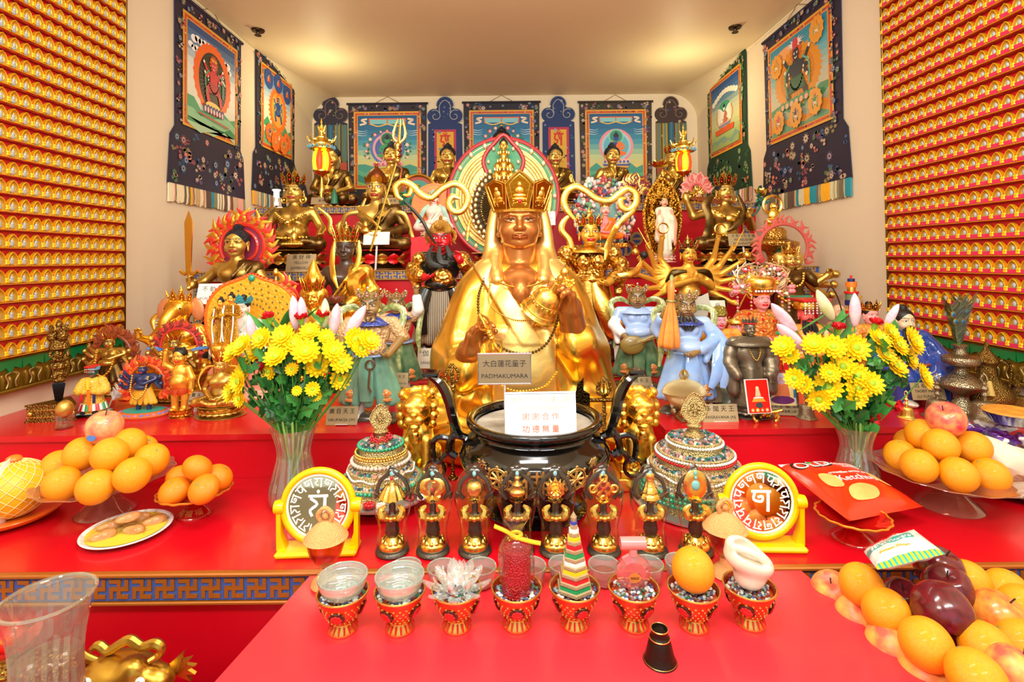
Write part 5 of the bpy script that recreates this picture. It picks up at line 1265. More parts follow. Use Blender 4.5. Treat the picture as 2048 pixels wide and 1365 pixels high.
def spikeball(label,px,ytop,Y,cols,seed,wh=.42,arc=(-.3,PI+.3),fig=gold):
 t=place('flame_statue',label,'statue',px,ytop,Y,TZ4)
 flames(t,(0,0,.48),.18,.5,cols[0],26,m2=cols[1],arc=arc,rows=3,seed=seed)
 for o in seated(t,fig,cols[1],.03):o.scale=(.45,)*3;o.location=(0,-.08,.12)
 headput(t,(0,-.09,.40),.14,mat4(fig,bl,whitem,bk),'fierce');crownput(t,(0,-.09,.40),.14,gold,5)
 for sd in(-1,1):
  mbx=MB()
  for k in range(4):a=sd*(.3+.45*k);mbx.add(tube([(0,-.07,.34),(math.sin(a)*.16,-.1,.34+.12*math.cos(a)),(math.sin(a)*.26,-.1,.38+.2*math.cos(a))],[.03,.025,.015],6,sub=3))
  put('arms',mbx,fig,t)
 lotus(t,.30,.2,.12,dbronze,bronze,12,rim=False);return t
spikeball('small statue ringed by dark red and gold petals, right of the coloured throng',1266,348,4.22,[M('maroon_flame','8A2A2E',rough=.4),gold],3)
spikeball('small statue in pink coral-like flames near the right lantern',1392,347,4.22,[M('coral_flame','E86A62',rough=.4),M('coral_pale','F0B0A0',rough=.4)],4)
card('small grey plate leaning below the leftmost back row Buddha',647,402,4.16,.20,.06,[('藥 師 佛',.4)],brassp,stand=False)
card('small grey plate leaning below the second back row Buddha from left',782,402,4.16,.16,.055,[('釋 迦 佛',.5)],brassp,stand=False)
ob=thing('offering_pair','two little dark balls with tiny figures on the tier edge, below the leftmost Buddha','ornament',at(668,402,Y=4.17))
put('dark_balls',MB().add(ball((-.03,0,.02),.05,12,8)).add(ball((.07,0,.02),.05,12,8)),dbronze,ob);put('figurine',MB().add(lathe([(0,-.03),(.03,-.03),(.025,.03),(.01,.08),(0,.1)],10,(.02,-.05,0))),greenm,ob)
# figures on the low step and the second tier
ygold=M('yellow_gold_face','E8B040',.55,.35);rface=M('red_face','C81420',rough=.28,coat=.3);beardm=M('dark_grey_beard','2E302E',rough=.5)
armg=M('armour_gold','D8A850',1,.28,vor=.7,vorS=40,patina='5A3A10');blackg=M('black_gold_robe','1E2220',.3,.22,coat=.5)
stripe=M('striped_cloth','E8E4D8',rough=.45)
m_=stripe.node_tree;N=m_.nodes;wv=N.new('ShaderNodeTexWave');wv.bands_direction='X';wv.inputs['Scale'].default_value=22;rmp=N.new('ShaderNodeValToRGB');rmp.color_ramp.interpolation='CONSTANT'
for e,c in((0,'10141E'),(.35,'E8E0C8'),(.6,'2E6A8A'),(.8,'C8A050')):
 el=rmp.color_ramp.elements[0]if e==0 else rmp.color_ramp.elements.new(e);el.color=lin(c)
tc=N.new('ShaderNodeTexCoord');m_.links.new(tc.outputs['Object'],wv.inputs['Vector']);m_.links.new(wv.outputs['Fac'],rmp.inputs[0]);m_.links.new(rmp.outputs[0],N['Principled BSDF'].inputs['Base Color'])
gyu=place('warrior_statue','red-faced general with a long dark beard and golden swirling ribbon, left of the big statue','statue',882,432,2.80,TZ25+.02,unit=1.10)
standing(gyu,rface,stripe,blackg,armg,[(-1,(-.21,-.04,.66),(-.10,-.15,.63),(1,-.2,.1),(0,0,1)),(1,(.23,-.03,.66),(.15,-.14,.76),(-.1,-.1,1),(-.6,-1,0))],wide=1.2,flare=1.15,belly=.03,sleeve=armg)
headput(gyu,(0,-.02,.82),.20,[rface,M('dark_red','8A0A10'),whitem,blackm],'fierce',h=.022,wide=1.1)
hm=MB();hm.add(lathe(smooth_prof([(.40,.70),(.44,.78),(.42,.95),(.30,1.12),(.14,1.22),(0,1.26)],3),18,(0,.05,0)),0)
for s in(-1,1):
 hm.add(ball((s*.14,-.36,.98),(.07,.05,.06),8,6),0);hm.add(tube([(s*.38,.0,.85),(s*.52,.0,.75),(s*.55,-.02,.55),(s*.48,-.04,.42),(s*.58,-.04,.30)],[.06,.08,.07,.06,.02],6,sub=3),0)
hm.add(ball((0,-.40,.92),(.10,.08,.08),8,6),0);hm.add(ball((0,.0,1.30),(.08,.08,.12),8,6),0)
put('helmet',hm,armg,gyu,(0,-.02,.82),(0,0,0),.20)
bd=MB()
for x0,pts in((-.3,[(-.055,-.075,.865),(-.085,-.115,.80),(-.06,-.15,.735),(.02,-.155,.715),(.09,-.13,.755)]),(0,[(0,-.095,.855),(0,-.135,.79),(.02,-.165,.745),(.07,-.155,.735)]),(.3,[(.05,-.075,.865),(.07,-.115,.82),(.085,-.135,.785),(.10,-.12,.77)])):bd.add(tube(pts,[.012,.022,.024,.02,.006][:len(pts)],7,flat=.55,sub=4))
put('beard',bd,beardm,gyu)
Y=2.80
scarf(gyu,gold,lpx(gyu,[(866,462),(842,440),(820,420),(805,400),(794,392),(792,372),(808,362),(822,374),(818,390),(806,390)],Y-.02)[3:],.020,flat=.35)
scarf(gyu,M('ribbon_dark_edge','3A362C',.7,.3),lpx(gyu,[(872,488,-.06),(858,468,-.02),(846,444),(826,420),(808,402)],Y-.02),.013,flat=.4)
scarf(gyu,gold,lpx(gyu,[(794,394),(790,375),(804,364),(824,372),(842,390),(862,396),(884,378),(908,368),(928,378),(936,398),(926,420),(908,424),(898,410),(904,394),(920,398)],Y-.02),.026,flat=.35)
scarf(gyu,gold,lpx(gyu,[(940,440),(936,462),(934,482,-.05)],Y-.04),.016,flat=.4)
pd_=MB()
for s in(-1,1):pd_.add(ball((s*.165,-.01,.765),(.06,.065,.06),10,7));pd_.add(ball((s*.19,-.06,.765),(.025,.02,.03),8,5));pd_.add(ball((s*.225,-.03,.69),(.045,.05,.06),9,6))
pd_.add(ball((.02,-.12,.62),(.085,.04,.075),12,8));put('shoulder_guards',pd_,armg,gyu);belt(gyu,gold,.555,(.135,.125),.022)
put('hanging_cloth',MB().add(tube([(-.10,-.10,.54),(-.16,-.14,.38),(-.12,-.13,.20)],[.05,.075,.03],8,flat=.35,up=(0,1,0),sub=4)).add(tube([(.10,-.10,.54),(.16,-.13,.40),(.18,-.10,.22)],[.05,.07,.03],8,flat=.35,up=(0,1,0),sub=4)),blackg,gyu)
put('long_blade',MB().add(tube([(-.34,.0,.22),(-.2,.02,.44),(-.05,.05,.60)],.014,6),0).add(prism([(-.40,.06),(-.26,.20),(-.22,.34),(-.34,.24)],.012),1),[gold,M('iron','3A3C40',.9,.35)],gyu)
rk=SDF();g=random.Random(6)
for i in range(10):rk.ell((g.uniform(-.16,.16),g.uniform(-.05,.10),g.uniform(.0,.10)),(g.uniform(.05,.10),)*3,k=.04)
rk.ell((0,0,0),(.2,.13,.05));put('rock_base',rk.mesh('rock',.012),M('dark_rock','3A2418',rough=.3,bump=.3,coat=.3),gyu)
card('grey plate reading SANGHA in front of the red-faced general',868,717,2.60,.165,.10,[('伽 藍 尊',.7),('SANGHARAMA',.8)],M('pale_brass_plate','CFC6B0',.35,.4),z=0)
wei=place('warrior_statue','golden-armoured guardian with a swirling gold ribbon overhead, right of the big statue','statue',1178,432,2.80,TZ25+.02,unit=1.04)
standing(wei,ygold,M('gold_cloth','D0A04A',1,.3,bump=.2,bs=30,patina='5A3A12'),armg,armg,[(-1,(-.22,-.02,.66),(-.14,-.14,.60),(1,-.3,-.2),(0,0,1)),(1,(.24,-.02,.62),(.10,-.16,.55),(-1,-.2,0),(0,0,1))],wide=1.2,flare=1.2,sleeve=armg)
headput(wei,(0,-.02,.82),.19,[ygold,redm,whitem,blackm],h=.022,wide=1.12);hairput(wei,(0,-.02,.82),.19,blackm,'bun',wide=1.12);crownput(wei,(0,-.02,.82),.19,gold,5,h=.42,knob=True,jm=redm)
pd_=MB()
for s in(-1,1):pd_.add(ball((s*.175,-.01,.755),(.065,.065,.07),10,7));pd_.add(ball((s*.225,-.03,.68),(.05,.05,.065),9,6));pd_.add(ball((s*.055,-.085,.70),(.055,.03,.055),10,7))
put('shoulder_guards',pd_,armg,wei);belt(wei,gold,.575,(.13,.115),.02)
put('collar',MB().add(lathe(smooth_prof([(.05,.82),(.10,.805),(.15,.775),(.155,.765)],3),24,sy=.72,cap=False)),gold,wei)
gs=gold
scarf(wei,gs,lpx(wei,[(1150,440),(1136,424),(1128,404),(1134,384),(1152,374),(1172,382),(1194,398),(1220,402),(1240,388),(1256,378),(1272,388),(1272,408),(1258,420),(1244,414),(1242,400),(1252,396)],Y-.02),.026,flat=.35)
scarf(wei,gs,lpx(wei,[(1272,396),(1266,420),(1248,438),(1230,460),(1216,492,-.10),(1210,520,-.14)],Y-.02),.024,flat=.35)
scarf(wei,gs,lpx(wei,[(1140,430),(1126,446),(1124,462),(1138,480),(1142,500),(1130,520)],Y-.02),.024,flat=.35)
scarf(wei,gs,[(.12,-.12,.60),(.24,-.14,.60),(.33,-.10,.64),(.38,-.06,.72)],.026);put('ribbon_end',ball((.385,-.07,.745),(.03,.03,.03),10,7),blackm,wei)
put('hanging_cloth',MB().add(tube([(.02,-.12,.55),(.06,-.16,.40),(.16,-.16,.22),(.24,-.10,.14)],[.03,.06,.08,.02],8,flat=.3,up=(0,1,0),sub=4)).add(tube([(-.09,-.10,.55),(-.14,-.13,.38),(-.12,-.10,.20)],[.04,.06,.03],8,flat=.3,up=(0,1,0),sub=4)),gold,wei)
rk=SDF()
for i in range(10):rk.ell((g.uniform(-.16,.16),g.uniform(-.05,.10),g.uniform(.0,.10)),(g.uniform(.05,.10),)*3,k=.04)
rk.ell((0,0,0),(.2,.13,.05));put('rock_base',rk.mesh('rock',.012),MATS['dark_rock'],wei)
card('white card beside the feet of the golden-armoured guardian',1246,712,2.60,.085,.10,[' ',('WEI',.4)],paper,inks=MATS['faded_print'])
cun=deity('gold seated statue with many fanned arms, palms joined, right of the golden guardian',1376,474,2.98,TZ25,ygold,M('black_gold_shawl','4A3A1C',.9,.3,patina='120C04'),[ygold,bl,ygold,blackm],bronze,(blackm,'bun'),(bronze,gold,16),.60,sash=False,headsz=.26,ch=.42,h=.012,arms=[(-1,(-.27,-.06,.30),(-.02,-.25,.40),(.1,-.1,1),(1,0,0)),(1,(.27,-.06,.30),(.02,-.25,.40),(-.1,-.1,1),(-1,0,0))])
B=SDF();bh=.60;tools=MB();g=random.Random(7)
for sd in(-1,1):
 for i,a in enumerate((2.5,2.05,1.65,1.25,.85,.5)):
  if sd>0:a=a-.1
  L=.36+.08*(i%2);sh=Vector((sd*.20,.06,.46+bh));el=sh+Vector((sd*math.sin(a)*.26,.04-.02*i,-math.cos(a)*.26));a2=a+.65;hd=el+Vector((sd*math.sin(a2)*.27,-.10,-math.cos(a2)*.27))
  B.cap(sh,el,.05,.04,.02).cap(el,hd,.04,.028,.02);d=(hd-el).normalized();hand(B,hd,d+Vector((0,-.2,.2)),(0,-1,0),.10,.5,side=sd,k=.01)
  e=hd+d*.10
  k=i%4
  if k==0:tools.add(tube(circle_pts(.07,16,e+d*.05,plane='xz'),.012,6))
  elif k==1:tools.add(tube([e-Vector((sd*.05,0,.1)),e+Vector((sd*.10,0,.18))],[.016,.006],6))
  elif k==2:tools.add(lathe(smooth_prof([(0,0),(.045,.01),(.05,.06),(.02,.09),(.03,.12),(0,.13)],2),12,tuple(e)))
  else:tools.add(tube([e,e+d*.05+Vector((0,0,.03)),e+d*.12-Vector((0,0,.04)),e+d*.2],[.015,.02,.015,.003],6,sub=3))
put('fanned_arms',B.mesh('arms',.012),ygold,cun);put('held_emblems',tools,gold,cun)
put('shawl',MB().add(tube([(-.06,-.10,bh+.5),(-.22,-.07,bh+.48),(-.30,-.02,bh+.36)],[.02,.05,.03],7,sub=3)).add(tube([(.06,-.10,bh+.5),(.22,-.07,bh+.48),(.30,-.02,bh+.36)],[.02,.05,.03],7,sub=3)),MATS['black_gold_shawl'],cun)
dkf=M('dark_brown_wood','4A3428',rough=.3,coat=.3)
dm=deity('dark-faced seated master in a gold robe and gold leaf crown',692,452,2.98,TZ25,dkf,goldleaf,[dkf,dkf,dkf,blackm],gold,None,(goldleaf,goldleaf,16),.42,headsz=.27,ch=.62,leaves=7,sleeves=(1,),arms=[(-1,(-.30,.0,.27),(-.08,-.25,.16),(1,-.3,0),(0,-.2,1)),(1,(.30,.0,.27),(.08,-.25,.16),(-1,-.3,0),(0,-.2,1))])
for s in(-1,1):scarf(dm,goldleaf,[(s*.125,.02,1.24),(s*.138,.0,1.12),(s*.13,-.06,.98),(s*.09,-.14,.86),(s*.04,-.165,.74)],.03)
put('robe_front',MB().add(tube([(.20,-.05,.90),(.12,-.15,.80),(.16,-.16,.62)],[.05,.08,.06],8,sub=4)).add(tube([(.05,-.155,.8),(.1,-.17,.72)],.02,6)),goldleaf,dm);put('lotus_bud',ring_of(petal(.06,.09,.02),7,.03,0,tilt=.3),M('brown_lotus','8A4A34',rough=.4),dm,(0,-.32,.60))
ac=deity('gilded seated statue with an upright sword before a red flame ring, far left',474,460,2.95,TZ25,bronze,dbronze,gface,None,(hairm,'bun'),(blackm,M('black_lotus_petal','2A1C10',.6,.25),16),.50,headsz=.29,hw=1.15,h=.013,arms=[(-1,(-.34,-.02,.34),(-.38,-.18,.30),(0,-.3,1),(.5,-1,0)),(1,(.32,.0,.28),(.20,-.22,.24),(-.6,-.4,.3),(0,0,1))])
flames(ac,(0,.12,1.22),.24,.40,M('flame_red','D8301C',rough=.4,coat=.3),26,m2=M('flame_gold_tip','E8A83A',.8,.3),arc=(-.6,PI+.6),rows=3,seed=4)
put('flame_disc',MB().add(prism([(.25*math.cos(a),1.22+.25*math.sin(a))for a in np.linspace(0,2*PI,25)[:-1]],.012,'xz',-.13),0).add(tube(circle_pts(.17,24,(0,.11,1.22),plane='xz'),.02,6),1),[M('flame_purple','8A2A4A',rough=.4),MATS['flame_red']],ac)
flames(ac,(.42,.10,.72),.02,.22,MATS['flame_red'],9,m2=MATS['flame_gold_tip'],arc=(-1.3,1.5),rows=2,seed=8,name='side_flames')
sw=MB();sw.add(prism([(-.026,0),(.026,0),(.042,.52),(.0,.64),(-.042,.52)],.016),0);sw.add(tube([(0,0,0),(0,0,-.14)],.018,7),0);sw.add(tube([(-.09,0,.02),(-.05,0,-.015),(0,0,.01),(.05,0,-.015),(.09,0,.02)],.02,6,sub=3),0);sw.add(ball((0,0,-.16),.03,8,6),0)
put('sword',sw,gold,ac,(-.385,-.22,.94))
card('white card reading ACALA VIDY under the sword-bearing statue',432,588,2.68,.195,.108,[('不 動 明 王',.75),('ACALA VIDYARAJA',.85)],paper,inks=M('grey_print','6A665E',rough=.7),tilt=-.3)
wr=place('warrior_statue','dark bronze three-faced statue before a thin ring of red flames, far right by the wall','statue',1578,492,2.95,TZ25,unit=1.05)
standing(wr,bronze,dbronze,dbronze,dbronze,[(-1,(-.24,-.02,.70),(-.30,-.08,.80),(-.3,-.1,1),(0,-1,0)),(1,(.24,-.02,.68),(.34,-.06,.76),(.3,-.1,1),(0,-1,0))],wide=1.25,flare=1.1)
headput(wr,(0,-.01,.83),.17,gface);headput(wr,(-.085,.01,.835),.15,gface,yaw=.9);headput(wr,(.085,.01,.835),.15,gface,yaw=-.9);crownput(wr,(0,-.01,.83),.17,gold,7,h=.5,knob=True)
flames(wr,(0,.10,1.03),.24,.34,M('flame_pink_red','C85A50',rough=.4),24,m2=M('flame_pink_red','C85A50'),arc=(-.5,PI+.5),rows=1,seed=6)
for sd in(-1,1):
 for k in range(3):b=MB();b.add(tube([(sd*.14,.03,.77),(sd*(.26+.03*k),.03,.62+.06*k),(sd*(.36+.02*k),-.05,.56+.10*k)],[.045,.04,.028],7,sub=3));b.add(ball((sd*(.375+.02*k),-.06,.57+.10*k),.04,8,6));put('extra_arm',b,bronze,wr)
put('necklace',MB().join(beads(crom([(-.10,-.07,.80),(-.06,-.12,.70),(0,-.13,.66),(.06,-.12,.70),(.10,-.07,.80)],6),.014)),gold,wr);put('girdle',beads(crom([(-.16,-.10,.56),(0,-.16,.46),(.16,-.10,.56)],8),.018),gold,wr)
lotus(wr,.22,.16,.10,dbronze,bronze,14);put('trident',MB().add(tube([(.30,-.10,.25),(.62,-.12,.56)],.012,6)),gold,wr)
sp=place('reliquary','small golden reliquary tower with a seated figure, above the thin flame ring','reliquary',1547,388,3.15,TZ25+.42)
put('tower',MB().add(lathe(smooth_prof([(0,0),(.16,0),(.18,.06),(.08,.12),(.10,.3),(.24,.36),(.26,.42),(.14,.46),(.12,.58),(.0,.60)],3),16)),armg,sp)
put('green_cord',MB().add(tube([(0,-.1,.3),(.02,-.26,.24),(0,-.1,.1)],.05,6,sub=3)),MATS['verdigris_leaf'],sp)
put('seated_figure',MB().add(ball((0,0,.66),(.12,.08,.06),10,7)).add(ball((0,0,.74),(.07,.05,.09),9,6)).add(ball((0,0,.85),.045,8,6)).add(tube(circle_pts(.11,20,(0,.03,.87),plane='xz'),.018,6)),gold,sp)
put('pillar',box((0,0,-.55),(.18,.18,1.1),.01),darkwood,sp)
br=deity('bright gold four-faced seated figure with a tall crown, behind the left vase lilies',626,556,2.5,TZ2,goldleaf,goldleaf,mat4(goldleaf),goldleaf,None,(goldleaf,goldleaf,14),.30,headsz=.25,ch=.7,sash=False,arms=[(-1,(-.33,-.02,.38),(-.36,-.12,.52),(0,-.1,1),(0,-1,0)),(1,(.33,-.02,.38),(.36,-.12,.52),(0,-.1,1),(0,-1,0)),(-1,(-.28,-.05,.28),(-.06,-.22,.36),(.6,-.2,.6),(1,0,0)),(1,(.28,-.05,.28),(.06,-.22,.36),(-.6,-.2,.6),(-1,0,0))])
for yw,x in((1.4,-.055),(-1.4,.055)):headput(br,(x,.02,.905),.24,mat4(goldleaf),yaw=yw)
put('mace',MB().add(tube([(-.37,-.16,.62),(-.36,-.16,1.30)],.014,6)).add(ball((-.36,-.16,1.32),(.03,.03,.05),8,6)),gold,br);put('crown_spire',lathe(smooth_prof([(.12,0),(.13,.06),(.08,.14),(.05,.22),(.0,.32)],3),14,(0,.02,1.16)),goldleaf,br)
# the four glazed heavenly kings
kface=M('king_ochre_face','8A6A3A',rough=.3,coat=.3);kgreen=M('king_green_glaze','6FA088',rough=.15,coat=.5,var=.5,vs=6,vcol='4A7A68');kblue=M('king_blue_glaze','7FA4DC',rough=.15,coat=.5,var=.5,vs=6,vcol='B0C8E8');korange=M('king_orange_glaze','D88A4A',rough=.2,coat=.4,vor=.5,vorS=60)
kdgreen=M('king_dark_green_glaze','3A6A4A',rough=.15,coat=.5,var=.6,vs=7,vcol='8AA87A');kskin=kface;kband=M('king_green_gold_ribbon','6A7A34',rough=.2,coat=.4,var=.7,vs=30,vcol='C8C890');kpale=M('king_sky_sleeve','9FB8E0',rough=.2,coat=.4);knavy=M('king_navy_collar','2A3A8A',rough=.25,coat=.4,vor=.6,vorS=40);kbeige=M('king_beige_armour','C8A070',rough=.3,coat=.3,vor=.7,vorS=50)
def king(label,px,ytop,Y,z,robe,torso,arms,bd,sleeves=white,yaw=0,collar=knavy,rings=True,skirt2=None):
 t=place('heavenly_king_statue',label,'statue',px,ytop,Y,z,yaw,unit=1.10)
 standing(t,kskin,robe,torso,white,arms,h=.011,wide=1.3,flare=1.25,sleeve=sleeves,belly=.05)
 headput(t,(0,-.03,.815),.21,[kface,M('king_lip','6A3A22',rough=.3),M('king_eye','E8E0C8',rough=.3),blackm],'fierce',h=.022,wide=1.15)
 crownput(t,(0,-.03,.815),.21,M('king_crown_glaze','9A8448',rough=.25,coat=.4,vor=.6,vorS=14),7,h=.36,jm=pinkm,arc=2.0,lean=.35)
 put('pearls',MB().add(ball((0,-.10,1.065),.010,7,5)).add(ball((.09,-.05,1.05),.008,7,5)).add(ball((-.09,-.05,1.05),.008,7,5)),M('pearl_pink','F0D0D0',rough=.2),t)
 put('collar',MB().add(lathe(smooth_prof([(.055,.825),(.10,.81),(.155,.775),(.165,.760)],3),24,(0,-.0,0),sy=.75,cap=False)),collar,t)
 belt(t,kblue,.53,(.155,.15),.026)
 kn=MB()
 for s in(-1,1):kn.add(ball((s*.13,-.06,.22),(.065,.06,.055),10,7));kn.add(tube(circle_pts(.065,16,(s*.13,-.05,.175),sx=1),.014,6))
 put('knee_guards',kn,korange,t);put('front_cloth',MB().add(tube([(0,-.15,.54),(0,-.175,.40),(0,-.16,.18)],[.045,.06,.05],8,flat=.25,up=(0,1,0),sub=4)),skirt2 or robe,t)
 for s in(-1,1):scarf(t,kband,[(s*.05,.06,.84),(s*.16,.05,.90),(s*.26,.02,.86),(s*.24,-.02,.72),(s*.22,-.04,.55),(s*.24,-.04,.40)],.028)
 bsdf=SDF();gg=random.Random(px)
 for i in range(9):bsdf.ell((gg.uniform(-.16,.16),gg.uniform(-.08,.08),.0+gg.uniform(0,.02)),(.09,.08,.035),k=.03)
 put('rock_base',bsdf.mesh('rock',.013),M('king_rock_glaze','4A4238',rough=.25,coat=.4),t)
 if bd:beard(t,(0,-.02,.815),.195,bd,.55,.34,5)
 return t
kingW=king('green-robed glazed king statue with a navy collar, right of the left vase',742,566,1.98,TZ2,kgreen,kbeige,[(-1,(-.25,-.02,.66),(-.16,-.17,.56),(.6,-.5,.2),(0,0,1)),(1,(.26,-.02,.66),(.17,-.17,.54),(-.6,-.5,.1),(0,0,1))],None,sleeves=None)
beard(kingW,(0,-.02,.815),.195,kface,.12,.22,3,'moustache');put('belt_ring',MB().add(tube(circle_pts(.035,18,(.04,-.19,.47),plane='xz'),.008,6)).add(tube([(.04,-.2,.44),(.03,-.2,.30),(.05,-.2,.26)],.008,6)),M('brown_cord','5A3A1E',rough=.5),kingW)
kingS=king('glazed king statue raising his right arm in a white sleeve, behind the green-robed king',792,572,2.36,TZ2,kdgreen,kbeige,[(-1,(-.22,.0,.66),(-.20,-.15,.56),(.6,-.5,.2),(0,0,1)),(1,(.22,-.05,.86),(.20,-.07,1.04),(0,-.1,1),(-1,-.4,0))],None,yaw=.25)
kingE=king('glazed king statue with a lute and white sleeves, right of the big statue',1273,560,2.42,TZ2,kdgreen,kpale,[(-1,(-.24,-.02,.64),(-.13,-.16,.53),(.8,-.3,-.2),(0,0,1)),(1,(.20,-.04,.60),(.20,-.14,.84),(.1,-.1,1),(-1,0,0))],None,yaw=-.15,collar=kpale)
lu=SDF();lu.ell((0,0,0),(.12,.035,.095),k=.02).cap((.08,0,.02),(.32,0,.10),.03,.018,.02);put('lute',lu.mesh('lute',.008),M('lute_ochre','8A7434',rough=.3,coat=.3),kingE,(-.07,-.20,.46),(0,-.1,0));put('strings',MB().add(tube([(-.1,-.24,.46),(.2,-.22,.545)],.004,4)),kface,kingE)
kingN=king('blue-robed dark-bearded glazed king holding a folded orange umbrella',1368,570,2.02,TZ2,kblue,kpale,[(-1,(-.25,-.02,.72),(-.22,-.14,.86),(0,-.1,1),(1,-.3,0)),(1,(.26,-.02,.62),(-.02,-.20,.53),(-1,-.3,0),(0,0,1))],M('dark_beard','2A2622',rough=.4),sleeves=kblue,skirt2=kblue)
um=MB();n=16;prof=[(.02,.52),(.03,.46),(.028,.34),(.05,.24),(.075,.10),(.085,.02),(.075,-.02),(.03,-.045),(0,-.05)]
um.add(lathe(smooth_prof(prof,3),32,rf=lambda th,z:.12*np.cos(th*8)*(1 if z<.36 else.3)),0);um.add(tube(circle_pts(.034,14,(0,0,.36)),.007,5),1);um.add(ball((0,0,.545),(.018,.018,.035),8,6),1);um.add(tube([(0,0,-.04),(0,0,-.12)],.012,6),1)
put('folded_umbrella',um,[M('umbrella_orange','E0903C',rough=.25,coat=.4,var=.6,vs=9,vcol='B8642A'),kband],kingN,(-.20,-.20,.62),(.05,.04,0))
for s in(0,1):scarf(kingN,kblue,[(.17,-.02,.78),(.27,-.06,.62),(.30-.06*s,-.14,.42),(.26-.1*s,-.15,.24)],.07)
card('brass plate reading VIRUPAKSA (W), right of the left flower vase',684,832,1.90,.115,.066,[('廣 目 天 王',.8),('VIRUPAKSA (W)',.86)])
card('small brass plate with (S) beside the white-sleeved king at left',795,761,2.2,.09,.06,[('增 長 天 王',.7),('VIRUDHAKA (S)',.85)])
card('brass plate at the feet of the lute-playing king',1278,768,2.2,.105,.055,[('持 國 天 王',.8),('DHRTARASTRA (E)',.85)])
card('brass plate reading VAISRAVANA (N), left of the bronze monk',1440,827,1.90,.13,.064,[('多 聞 天 王',.8),('VAISRAVANA (N)',.86)])
# smaller figures on the second tier, left side
gan=place('elephant_headed_statue','golden elephant-headed seated statue on a stepped gold base, left side','statue',360,549,2.40,TZ2,unit=1.42)
sb=MB()
for k,(w,z0,z1)in enumerate(((.95,0,.06),(.86,.06,.12),(.74,.12,.20),(.82,.20,.27))):sb.add(box((0,0,(z0+z1)/2),(w,w*.75,z1-z0),.01))
put('stepped_base',sb,goldleaf,gan)
for o in seated(gan,goldleaf,goldleaf,.013,[(-1,(-.34,-.02,.36),(-.38,-.16,.42),(0,-.1,1),(0,-1,0)),(1,(.34,-.02,.28),(.12,-.24,.26),(-1,-.2,0),(0,0,1)),(-1,(-.30,.0,.26),(-.06,-.25,.24),(.9,-.3,0),(0,0,1)),(1,(.40,.04,.30),(.56,-.06,.36),(.4,-.1,1),(0,-1,0))],belly=.10,sash=False,wide=1.1,fat=1.2)if False else seated(gan,goldleaf,goldleaf,.013,[(-1,(-.34,-.02,.36),(-.38,-.16,.42),(0,-.1,1),(0,-1,0)),(1,(.34,-.02,.28),(.12,-.24,.26),(-1,-.2,0),(0,0,1)),(-1,(-.30,.0,.26),(-.06,-.25,.24),(.9,-.3,0),(0,0,1)),(1,(.40,.04,.30),(.56,-.06,.36),(.4,-.1,1),(0,-1,0))],.10,False,wide=1.1,fat=1.2):o.location=(0,0,.27)
E=SDF();E.ell((0,-.02,1.0),(.15,.15,.15)).mir('ell',(.06,-.10,1.03),(.05,.05,.06));E.path([(0,-.14,.98),(-.02,-.22,.88),(-.06,-.23,.74),(-.12,-.25,.64),(-.16,-.28,.60)],[.085,.07,.055,.042,.03],.02,sub=4);E.mir('path',[(.07,-.13,.92),(.11,-.22,.86),(.13,-.26,.87)],[.026,.02,.006],.01);E.cap((0,0,.9),(0,0,.78),.1,.1)
put('elephant_head',E.mesh('elephant_head',.011),goldleaf,gan)
for s in(-1,1):
 er=SDF();er.ell((s*.20,.02,1.0),(.085,.025,.14),(0,s*-.25,0));put('ear',er.mesh('ear',.010),M('ear_rose_gold','D88A5A',.4,.4),gan)
ey=MB();[ey.add(ball((s*.085,-.145,1.02),(.018,.012,.012),8,5))for s in(-1,1)];put('eyes',ey,blackm,gan)
crownput(gan,(0,.0,.86),.28,goldleaf,5,h=.55,knob=True)
for s in(-1,1):scarf(gan,goldleaf,[(s*.14,.06,.86),(s*.26,.06,.94),(s*.36,.04,.86),(s*.30,.0,.72)],.03)
gh=place('robed_statue','white and mint robed lady statue before a yellow halo with orange edge','statue',494,551,2.30,TZ2)
S_=MB();o=[(.0,1.0),(.10,.965),(.26,.90),(.36,.78),(.385,.62),(.35,.46),(.24,.34),(-.24,.34),(-.35,.46),(-.385,.62),(-.36,.78),(-.26,.90),(-.10,.965)];o=[(p.x,p.z)for p in crom([(x,0,z)for x,z in o],4,True)]
S_.add(prism(o,.02,'xz',-.10),0);S_.add(tube([(x,.09,z)for x,z in o],.018,7,closed=True),1)
for i in range(60):x,z=o[i%len(o)];S_.add(ball((x*1.02,.085,.62+(z-.62)*1.02),.014,6,4),2)
for r in range(5):
 for i in range(26):
  a=2*PI*i/26+r*.1;k=.35+.13*r;S_.add(ball((.37*k*math.cos(a),.078,.64+.34*k*math.sin(a)),(.008,.006,.012),5,4),3)
S_.add(ball((0,.075,.975),(.03,.02,.03),10,6),4)
put('halo',S_,[M('halo_yellow','F0B02A',.3,.35,vor=.3,vorS=40),M('halo_orange','F0701E',rough=.35),M('halo_flame_red','E0401A',rough=.4),M('halo_olive','8A7A3A',.4,.4),jade],gh)
wg=M('white_mint_glaze','EDEAE0',rough=.3,coat=.3,var=.6,vs=7,vcol='A8D8CC')
for o_ in seated(gh,M('blush_white','F0DCD0',rough=.35),wg,.018,[(-1,(-.30,-.02,.30),(-.12,-.22,.42),(.3,-.2,1),(0,-1,0)),(1,(.30,-.02,.28),(.04,-.24,.32),(-1,-.2,.1),(0,0,1))],sleeves=(-1,1)):o_.scale=(.52,)*3;o_.location=(-.0,-.06,.36)
hl=(0,-.065,.675);headput(gh,hl,.14,[M('blush_white','F0DCD0'),redm,whitem,blackm]);hairput(gh,hl,.14,blackm,'bun');crownput(gh,hl,.14,M('turq_crown','3A9AA0',rough=.3),3,h=.45)
fl=MB();g=random.Random(4)
